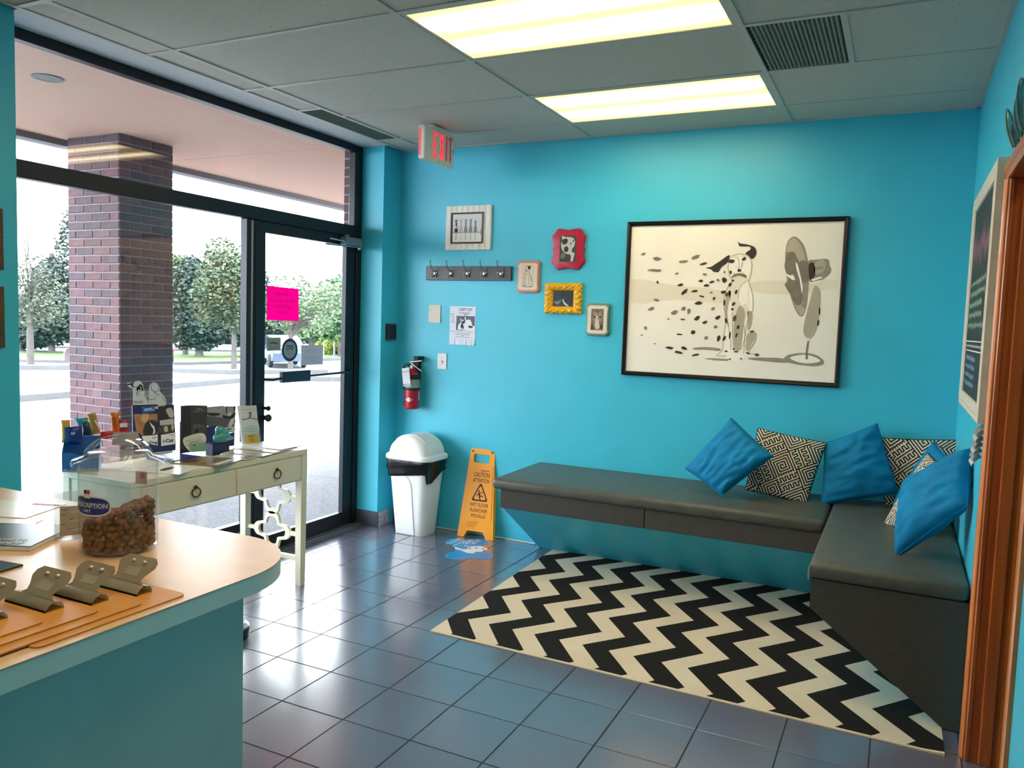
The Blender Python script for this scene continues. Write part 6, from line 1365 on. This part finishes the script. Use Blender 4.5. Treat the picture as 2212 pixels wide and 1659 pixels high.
t, F = sticker('white_notice', 'white sheet notice on the glass door right of the round sticker', 'notice', [(650, 746), (697, 745), (697, 787), (651, 789)], mat('notice_lilac', (204, 206, 232), .7))
F.text('mirrored_lettering', 'WELCOME', F.px(674, 757), .014, GREY2, 1, .0, 0, True, width=.085); F.text('mirrored_lettering', 'masks appreciated', F.px(674, 772), .012, GREY2, 1, 0, 0, True, width=.13); F.text('mirrored_lettering', 'inside', F.px(674, 780), .012, GREY2, 1, 0, 0, True, width=.06)
# ================================================================ OUTSIDE
GZ = -.12
random.seed(21)
bm = NB(); box(bm, (-70, -40, GZ-.1), (-5.45, 70, GZ)); struct(build('parking_lot', bm, mat('pale_asphalt', (92, 92, 96), .9, var=.12, vscale=1.2, bump=.4, bscale=30)))
bm = NB(); box(bm, (-5.45, -12, GZ-.1), (-1.675, 40, -.015), .02, 2); struct(build('sidewalk', bm, mat('broom_concrete', (112, 112, 118), .9, var=.25, vscale=40, bump=.8, bscale=70)))
bm = NB()
for a, b_ in (((-5.45, 2.6), (-1.68, 2.6)), ((-5.45, -.4), (-1.68, -.4)), ((-5.45, 5.6), (-1.68, 5.6))): box(bm, (a[0], a[1]-.006, -.02), (b_[0], b_[1]+.006, -.0135))
struct(build('trim_3', bm, mat('joint_dark', (96, 96, 98), .9)))
SOZ = 2.855
SOF = mat('pink_beige_soffit', (192, 154, 134), .8, var=.03, bump=.25, bscale=14, stretch=(1, 14, 1))
bm = NB(); box(bm, (-4.38, -9, SOZ), (-1.68, 1.93, SOZ+.05)); box(bm, (-4.38, 1.936, SOZ), (-1.68, 26, SOZ+.05)); struct(build('canopy_soffit', bm, SOF))
bm = NB(); box(bm, (-4.55, -9, SOZ-.035), (-4.34, 26, SOZ+.9)); box(bm, (-1.675, -9, 2.69), (-1.64, 26, SOZ+.9)); struct(build('canopy_fascia', bm, mat('bluegrey_fascia', (112, 118, 132), .5)))
bm = NB(); box(bm, (-4.42, -9, SOZ-.05), (-4.335, 26, SOZ)); struct(build('trim_4', bm, mat('dark_trim', (92, 82, 84), .5)))
t = thing('recessed_downlight', 'round recessed downlight in the pink canopy soffit outside', 'light', (-2.78, -.17, SOZ))
bm = NB(); lathe(bm, [(.085, 0), (.085, -.006), (.062, -.006), (.060, -.004), (0, -.004)], 28, (-2.78, -.17, SOZ-.001)); build('trim_ring', bm, mat('downlight_grey', (96, 92, 92), .5), t, 40)
# brick pillar, brick by brick on the two faces seen
px0, px1, py0, py1 = -4.25, -3.64, .97, 1.48
t = thing('brick_pillar', 'square red brick pillar holding up the canopy outside the window', 'pillar', (-3.945, 1.225, -.02))
g_ = .005
bm = NB(); box(bm, (px0+g_, py0+g_, -.015), (px1-g_, py1-g_, SOZ)); build('mortar_core', bm, mat('grey_mortar', (118, 108, 114), .95, bump=.3, bscale=80), t)
BR = [mat('brick_%s' % n, c, .85, var=.22, vscale=14, bump=.35, bscale=60) for n, c in (('red', (84, 56, 60)), ('rose', (90, 60, 64)), ('brown', (76, 53, 56)), ('plum', (72, 55, 62)))]
def brick_me(l, d_, h_, m):
    bm = NB(); box(bm, (-l/2, -d_/2, -h_/2), (l/2, d_/2, h_/2), .004, 1); me = bpy.data.meshes.new('brick'); bm.to_mesh(me); bm.free(); me.materials.append(m); return me
bc = {}
def brick(l, c, rot, m, par=None):
    k = (round(l, 3), m.name)
    if k not in bc: bc[k] = brick_me(l, .05, .056, m)
    o = bpy.data.objects.new('brick', bc[k]); COL.objects.link(o); o.parent = t; o.matrix_parent_inverse = PW[t.name].inverted()
    o.location = c; o.rotation_euler = (0, 0, rot); return o
ch = .0667; n_c = int((SOZ+.015)/ch)
stuffb = NB()
for k in range(n_c):
    z = -.015+ch*(k+.5)
    def row(L, off):
        out = []; x = -off
        while x < L-.02:
            a, b_ = max(x, 0), min(x+.203, L)
            if b_-a > .03: out.append((a+.005, b_-.005))
            x += .203
        return out
    off = .1015 if k % 2 else 0
    for a, b_ in row(px1-px0, off): brick(b_-a, (px0+(a+b_)/2, py0+.025-random.uniform(0, .002), z), 0, random.choice(BR))
    for a, b_ in row(py1-py0-.0, .1015-off): brick(b_-a, (px1-.025+random.uniform(0, .002), py0+(a+b_)/2 if a > .01 else py0+.001+(a+b_)/2, z), math.pi/2, random.choice(BR))
    for a, b_ in row(px1-px0, off): box(stuffb, (px0+a, py1-.05, z-.028), (px0+b_, py1, z+.028))
    for a, b_ in row(py1-py0, off): box(stuffb, (px0, py0+a, z-.028), (px0+.05, py0+b_, z+.028))
o = build('hidden_side_bricks', stuffb, BR[0], t); o['kind'] = 'stuff'
bm = NB(); box(bm, (-2.02, 1.665, -.02), (-1.68, 6, 2.85)); 
bkm = bpy.data.materials.new('outer_brickwork'); bkm.use_nodes = True; nt = bkm.node_tree; bs = nt.nodes['Principled BSDF']; bt = nt.nodes.new('ShaderNodeTexBrick'); tc = nt.nodes.new('ShaderNodeTexCoord'); mp = nt.nodes.new('ShaderNodeMapping'); mp.inputs['Rotation'].default_value = (math.pi/2, 0, 0)
nt.links.new(tc.outputs['Object'], mp.inputs[0]); nt.links.new(mp.outputs[0], bt.inputs[0]); bt.inputs['Scale'].default_value = 4.9; bt.inputs['Color1'].default_value = (*lin((98, 64, 66)), 1); bt.inputs['Color2'].default_value = (*lin((84, 58, 60)), 1); bt.inputs['Mortar'].default_value = (*lin((140, 130, 130)), 1); bt.inputs['Brick Width'].default_value = 1.0; bt.inputs['Row Height'].default_value = .33; bt.inputs['Mortar Size'].default_value = .03; nt.links.new(bt.outputs[0], bs.inputs['Base Color']); bs.inputs['Roughness'].default_value = .9
struct(build('wall_outside', bm, bkm))
# kerbs, lawn
KM = mat('kerb_concrete', (88, 88, 90), .9, var=.12, vscale=6)
def kerb(pts, w_=.16, h_=.13, name='kerb'):
    bm = NB(); L = []
    for i, p in enumerate(pts):
        a, b_ = Vector(pts[max(i-1, 0)]), Vector(pts[min(i+1, len(pts)-1)]); d_ = (b_-a).normalized(); n = Vector((-d_.y, d_.x))*w_/2; p = Vector(p)
        L.append([bm.verts.new((q.x, q.y, z)) for q, z in ((p-n, GZ), (p-n, GZ+h_-.02), (p-n*.8, GZ+h_), (p+n*.8, GZ+h_), (p+n, GZ+h_-.02), (p+n, GZ))])
    for A, B in zip(L, L[1:]):
        for k in range(5): bm.faces.new((A[k], A[k+1], B[k+1], B[k]))
    bm.faces.new(L[0]); bm.faces.new(L[-1]); return struct(build(name, bm, KM))
kerb([(-11.4, 2), (-11.6, 7), (-12.0, 10.6), (-11.6, 11.7), (-10.6, 12.8), (-8.5, 15)])
kerb([(-22, 4), (-18.6, 8.9), (-17.3, 10.6), (-15.6, 11.5), (-14.0, 12.3), (-12.6, 14.5)])
lawn = [(-26, 4.5), (-21.2, 11.0), (-17.7, 13.9), (-17.15, 17.8), (-16.6, 24), (-16, 32), (-22, 34), (-22, 24), (-22.6, 18.2), (-27, 14.4), (-33, 8)]
bm = NB(); vs = [bm.verts.new((x, y, GZ+.02)) for x, y in lawn]; bm.faces.new(vs); bmesh.ops.triangulate(bm, faces=bm.faces[:]); struct(build('lawn', bm, mat('mown_grass', (60, 82, 34), .95, var=.3, vscale=2, bump=.6, bscale=30)))
kerb([(p[0]+.1, p[1]-.05) for p in lawn[:6]], .14, .10)
# trees
BARK = mat('grey_bark', (78, 72, 68), .9, var=.25, vscale=12, bump=.6, bscale=30)
def leafmat(n, c): 
    m = mat(n, c, .75, var=.35, vscale=1.6); return m
def tree(nm, lab, base, trunk_h, r0, blobs, n, ls, m, seed, branches=7, lean=(0, 0), grp=None, bark=BARK, gap=.0):
    rg = random.Random(seed); t = thing(nm, lab, 'tree', (base[0], base[1], GZ), grp); B = Vector((base[0], base[1], GZ))
    bm = NB(); top = B+Vector((lean[0], lean[1], trunk_h)); tube(bm, [B, B+Vector((0, 0, .08)), B.lerp(top, .35), B.lerp(top, .7), top], [r0*1.5, r0*1.1, r0, r0*.85, r0*.6], 9)
    for i in range(branches):
        c, rr_ = rg.choice(blobs)[:2]; e = B+Vector(c)+Vector((rg.uniform(-.8, .8)*rr_[0], rg.uniform(-.8, .8)*rr_[1], rg.uniform(-.2, .8)*rr_[2])); s = B.lerp(top, rg.uniform(.6, 1)); mid = s.lerp(e, .5)+Vector((rg.uniform(-.15, .15), rg.uniform(-.15, .15), rg.uniform(0, .2)))
        tube(bm, [s, mid, e], [r0*.38, r0*.2, r0*.05], 5)
    build('trunk', bm, bark, t, 60)
    verts, faces = [], []; tot = sum(b_[1][0]*b_[1][1]*b_[1][2] for b_ in blobs)
    for c, rr_ in [b_[:2] for b_ in blobs]:
        k = int(n*rr_[0]*rr_[1]*rr_[2]/tot)
        for _ in range(k):
            while True:
                d_ = Vector((rg.uniform(-1, 1), rg.uniform(-1, 1), rg.uniform(-1, 1)))
                if .25 < d_.length < 1: break
            p = B+Vector((c[0]+d_.x*rr_[0], c[1]+d_.y*rr_[1], c[2]+d_.z*rr_[2]))
            if gap and noise.noise(p*1.7) < gap-.5: continue
            a = Vector((rg.uniform(-1, 1), rg.uniform(-1, 1), rg.uniform(-.5, .5))).normalized()*ls*rg.uniform(.6, 1.3); b_ = a.orthogonal().normalized()*ls*.55; b_.rotate(Matrix.Rotation(rg.uniform(0, 6.28), 3, a))
            i = len(verts); verts += [p-a*.5, p+b_*.5, p+a*.5, p-b_*.5]; faces.append((i, i+1, i+2, i+3))
    me = bpy.data.meshes.new('foliage'); me.from_pydata([tuple(v) for v in verts], [], faces); o = link('foliage', me, m, t); o['kind'] = 'stuff'
    return t
def at(px, py): return on(2, GZ, px, py)
def hz(base, px, py):      # height above GZ of photo pixel row py over a base point
    d_ = Vector((base.x-CAM.x, base.y-CAM.y)).length; r_ = ray(px, py); return CAM.z+r_.z/Vector((r_.x, r_.y)).length*d_-GZ
def blobs_px(base, L):     # ellipses given in the photo -> lumps standing over the base
    out = []
    dist = Vector((base.x-CAM.x, base.y-CAM.y)).length
    for x, y, rx, ry, *dz in L:
        r_ = ray(x, y); k = dist/Vector((r_.x, r_.y)).length; p = CAM+r_*(k*(1+(dz[0] if dz else 0)/dist)); R = rx*dist/F_PX*1.05/math.cos(math.atan((x-1106)/F_PX))**0
        out.append(((p.x-base.x, p.y-base.y, p.z-GZ), (R, R, ry*dist/F_PX)))
    return out
G1, G2, G3, G4, G5 = leafmat('leaf_dark', (36, 50, 44)), leafmat('leaf_mid', (58, 84, 40)), leafmat('leaf_olive', (70, 78, 60)), leafmat('leaf_silver', (96, 112, 82)), leafmat('leaf_lime', (136, 146, 50))
b = at(66, 793); tree('bare_tree', 'thin-leaved grey tree with bare twigs at the far left outside', b, 2.0, .085, blobs_px(b, [(62, 640, 40, 60), (100, 650, 40, 55), (70, 590, 28, 40)]), 1500, .11, G3, 1, 34)
b = at(64, 793); bm = NB()
for s_, e_ in (((62, 600), (48, 470)), ((58, 560), (66, 480)), ((70, 620), (60, 520)), ((80, 640), (128, 560)), ((60, 640), (36, 560)), ((100, 680), (148, 700)), ((95, 670), (150, 650))):
    pts = []
    for k in range(5):
        x, y = s_[0]+(e_[0]-s_[0])*k/4+random.uniform(-3, 3), s_[1]+(e_[1]-s_[1])*k/4; r_ = ray(x, y); d_ = Vector((b.x-CAM.x, b.y-CAM.y)).length; pts.append(CAM+r_*(d_/Vector((r_.x, r_.y)).length))
    tube(bm, pts, [.022, .018, .014, .010, .005], 5)
build('twigs', bm, BARK, bpy.data.objects['bare_tree'], 60)
b = at(112, 762); tree('conifer', 'dark blue-green conifer behind the brick pillar, upper left', b, 3.5, .10, blobs_px(b, [(132, 540, 13, 45), (150, 500, 16, 50), (120, 600, 38, 40), (135, 650, 45, 45), (120, 700, 55, 40), (85, 700, 40, 38)]), 5200, .20, G1, 2, 8)
b = at(45, 758); tree('shade_tree', 'low dark tree at the far left edge of the lawn outside', b, 1.4, .12, blobs_px(b, [(45, 690, 30, 45), (70, 720, 40, 30)]), 2200, .2, G1, 12, 6)
b = at(430, 771); tree('shade_tree', 'dark broad tree just right of the brick pillar outside', b, 1.5, .13, blobs_px(b, [(400, 700, 42, 50), (440, 710, 42, 45), (395, 630, 35, 60), (460, 680, 30, 60), (410, 590, 26, 36)]), 6500, .19, G1, 3, 9)
b = at(400, 767); tree('lime_tree', 'bright green tree crown beside the brick pillar outside', b, 2.2, .10, blobs_px(b, [(395, 590, 34, 38, 2), (415, 610, 40, 50, 2), (380, 575, 22, 26, 2)]), 3200, .18, G2, 4, 7)
b = at(505, 803); tree('maple_tree', 'rounded olive-green tree with a grey trunk standing left of the door frame outside', b, 1.75, .075, blobs_px(b, [(490, 620, 62, 70), (480, 560, 40, 45), (520, 660, 50, 60), (450, 650, 38, 55), (530, 600, 40, 50)]), 6500, .13, leafmat('leaf_mixed', (62, 74, 48)), 5, 16)
b = at(556, 771); tree('shade_tree', 'dark tree behind the door frame outside', b, 1.6, .12, blobs_px(b, [(556, 690, 46, 60), (520, 715, 40, 35), (560, 640, 34, 50)]), 3800, .2, G1, 6, 7)
b = at(627, 802); tree('pale_tree', 'sunlit silvery tree seen through the glass door, behind the pink notice', b, 1.5, .07, blobs_px(b, [(630, 650, 55, 60), (680, 640, 55, 55), (720, 660, 40, 50), (600, 680, 34, 40), (660, 700, 50, 30)]), 5200, .11, G4, 7, 36, gap=.45)
b = at(672, 777); tree('green_tree', 'green tree behind the silvery one seen through the glass door', b, 1.7, .10, blobs_px(b, [(690, 690, 55, 45), (735, 680, 50, 60), (650, 700, 40, 35), (720, 640, 40, 40)]), 4800, .2, leafmat('leaf_fresh', (78, 108, 66)), 8, 9)
def bush(nm, lab, px, L, n, ls, m, seed, cat='bush'):
    b = at(*px); o = tree(nm, lab, b, .5, .04, blobs_px(b, L), n, ls, m, seed, 4); o['category'] = cat
bush('yellow_bush', 'yellow-green rounded bush beside the white road sign outside', (715, 767), [(705, 745, 20, 20), (725, 735, 16, 24), (690, 752, 14, 14)], 2000, .10, G5, 9)
bush('hedge', 'dark green hedge below the yellow-green bush outside', (722, 768), [(705, 762, 18, 10, 1), (730, 758, 18, 13, 1)], 1400, .11, leafmat('leaf_hedge', (44, 86, 64)), 10, 'hedge')
b = at(770, 768); tree('green_tree', 'dark green tree at the right edge of the door glass outside', b, 1.6, .1, blobs_px(b, [(755, 680, 45, 60), (770, 620, 45, 50)]), 2600, .2, leafmat('leaf_forest', (62, 98, 74)), 13, 6)
# hedge line far behind the trees closes the horizon
bm = NB(); verts, faces = [], []; rg = random.Random(3)
pA = [(-40, 8), (-30, 17), (-24, 22), (-21, 30), (-19, 40)]
for i in range(9000):
    s = rg.random()*(len(pA)-1); k = int(s); f = s-k; x = pA[k][0]*(1-f)+pA[k+1][0]*f+rg.uniform(-.8, .8); y = pA[k][1]*(1-f)+pA[k+1][1]*f+rg.uniform(-.8, .8); hmax = 1.9+.7*noise.noise(Vector((x*.4, y*.4, 0)))
    z = GZ+.35+rg.random()*hmax; a = Vector((rg.uniform(-1, 1), rg.uniform(-1, 1), rg.uniform(-.5, .5))).normalized()*.26; c2 = a.orthogonal().normalized()*.15; p = Vector((x, y, z)); q = len(verts); verts += [p-a, p+c2, p+a, p-c2]; faces.append((q, q+1, q+2, q+3))
me = bpy.data.meshes.new('far_hedgerow'); me.from_pydata([tuple(v) for v in verts], [], faces); o = link('far_hedgerow', me, G1); o['kind'] = 'stuff'; tag(o, 'loose dark hedgerow along the far side of the lawn', 'hedge'); bm.free()
# fence, signs
p1, p2 = at(729, 771), at(775, 773); t = thing('board_fence', 'weathered board fence at the right edge of the door glass outside', 'fence', tuple(p1)); d_ = (p2-p1); n_ = int(d_.length/.115); FM = mat('weathered_board', (92, 80, 74), .9, var=.2, vscale=5)
bm = NB(); box(bm, (-.05, -.01, 0), (.05, .01, 1.05), .004, 1); me = bpy.data.meshes.new('board'); bm.to_mesh(me); bm.free()
for i in range(n_): link('board', me, FM, t, M=Matrix.Translation(p1+d_*((i+.5)/n_)+Vector((0, 0, random.uniform(0, .03)))) @ Matrix.Rotation(math.atan2(d_.y, d_.x), 4, 'Z'))
def post_sign(nm, lab, base, top_px, r, plate):
    b = at(*base); t = thing(nm, lab, 'road sign', tuple(b)); h_ = hz(b, *top_px); bm = NB(); tube(bm, [b, b+Vector((0, 0, h_))], .022, 8); build('post', bm, mat('galvanised_post', (150, 154, 156), .5), t, 50)
    if plate:
        n = Vector((CAM.x-b.x, CAM.y-b.y, 0)).normalized(); s = n.cross(Vector((0, 0, 1))); c = b+Vector((0, 0, h_-.05))+n*.03; bm = NB(); prism(bm, [c+s*r*math.cos(math.pi/8+k*math.pi/4)+Vector((0, 0, r*math.sin(math.pi/8+k*math.pi/4))) for k in range(8)], -n*.01); build('sign_plate', bm, mat('sign_back', (170, 172, 170), .5), t)
post_sign('road_sign', 'white octagonal road sign on a slim post beside the yellow-green bush', (699, 772), (700, 722), .095, True)
post_sign('sign_post', 'bare white post right of the octagonal road sign', (721, 769), (720, 732), .05, False)
# cars
def car(nm, lab, base, yaw, scl, m):
    t = thing(nm, lab, 'car', tuple(base)); M = Matrix.Translation(base) @ Matrix.Rotation(yaw, 4, 'Z') @ Matrix.Scale(scl, 4)
    prof = [(-2.15, .35), (-2.2, .75), (-2.1, .95), (-1.2, 1.02), (-.55, 1.45), (.2, 1.55), (1.3, 1.53), (1.95, 1.1), (2.15, 1.0), (2.18, .4)]
    bm = NB(); R = []
    for yk, k in ((-.85, .97), (-.80, 1), (.80, 1), (.85, .97)):
        R.append([bm.verts.new((x*(1 if k == 1 else .985), yk*(.86 if z > 1.1 else 1), z*k+.01)) for x, z in prof])
    n = len(prof)
    for A, B in zip(R, R[1:]):
        for k in range(n): bm.faces.new((A[k], A[(k+1) % n], B[(k+1) % n], B[k]))
    bm.faces.new(R[0]); bm.faces.new(R[-1][::-1]); build('body', bm, m, t, 30, M=M)
    WG = mat('car_window', (40, 52, 66), .12)
    for nm2, q in (('side_window', [(-.95, 1.08), (-.45, 1.40), (.35, 1.44), (.35, 1.08)]), ('side_window', [(.42, 1.08), (.42, 1.44), (1.15, 1.42), (1.60, 1.10)])):
        bm = NB()
        for s in (-1, 1): prism(bm, [(x, s*(.755 if z > 1.1 else .865), z) for x, z in q], (0, s*.012, 0))
        build(nm2, bm, WG, t, M=M)
    bm = NB(); prism(bm, [(1.42, -.62, 1.47), (1.42, .62, 1.47), (1.93, .70, 1.13), (1.93, -.70, 1.13)], (.02, 0, .014)); build('rear_window', bm, WG, t, M=M)
    bm = NB(); prism(bm, [(-.62, -.62, 1.42), (-.62, .62, 1.42), (-1.18, .72, 1.05), (-1.18, -.72, 1.05)], (-.02, 0, .014)); build('windscreen', bm, WG, t, M=M)
    for s in (-1, 1):
        bm = NB(); box(bm, (2.12, s*.62-.14, .82), (2.20, s*.62+.14, .98), .02, 2); build('tail_light', bm, mat('tail_red', (190, 40, 52), .3), t, M=M)
        bm = NB(); box(bm, (-2.20, s*.60-.16, .72), (-2.10, s*.60+.16, .86), .02, 2); build('headlight', bm, mat('headlight_clear', (214, 220, 226), .15), t, M=M)
        for x in (-1.32, 1.32):
            bm = NB(); W2 = Matrix.Translation((x, s*.80, .33)) @ Matrix.Rotation(math.pi/2, 4, 'X'); vs = len(bm.verts); lathe(bm, [(0, -.11), (.20, -.11), (.30, -.10), (.33, -.07), (.33, .07), (.30, .10), (.20, .11), (0, .11)], 20); bmesh.ops.transform(bm, matrix=W2, verts=bm.verts[:]); build('wheel', bm, mat('tyre_black', (26, 26, 28), .7), t, 40, M=M)
car('parked_car', 'pale silver-blue car parked beyond the door glass, behind the round sticker', at(612, 790), math.radians(140), .62, mat('silver_blue_paint', (104, 118, 142), .2, metal=.4, coat=.6))
car('parked_car', 'dark maroon car mostly hidden by the left side of the brick pillar', at(262, 797), math.radians(50), .60, mat('maroon_paint', (56, 28, 36), .2, metal=.3, coat=.6))
# white bollard stub and far street surface are part of the ground; pale low building beyond the trees
t = thing('low_building', 'long pale low building glimpsed between the tree trunks beyond the lawn', 'building', (-34, 30, GZ))
dirb = Vector((.62, .78, 0)).normalized(); o0 = Vector((-46, 12, GZ)); nb = Vector((.78, -.62, 0))
bm = NB(); prism(bm, [o0, o0+dirb*46, o0+dirb*46-nb*6, o0-nb*6], (0, 0, 2.2)); build('wall', bm, mat('pale_stucco', (150, 138, 138), .9), t)
bm = NB(); prism(bm, [o0+nb*.3-dirb*.3+Vector((0, 0, 2.2)), o0+dirb*46.3+nb*.3+Vector((0, 0, 2.2)), o0+dirb*46.3-nb*6.3+Vector((0, 0, 2.2)), o0-nb*6.3-dirb*.3+Vector((0, 0, 2.2))], (0, 0, .25)); build('roof', bm, mat('grey_roof', (150, 148, 150), .9), t)
for k in range(12):
    a = o0+dirb*(2+k*3.6)+nb*.02; bm = NB(); prism(bm, [a+Vector((0, 0, .9)), a+dirb*1.4+Vector((0, 0, .9)), a+dirb*1.4+Vector((0, 0, 1.8)), a+Vector((0, 0, 1.8))], nb*.03); build('window', bm, mat('far_window', (96, 106, 118), .2), t)
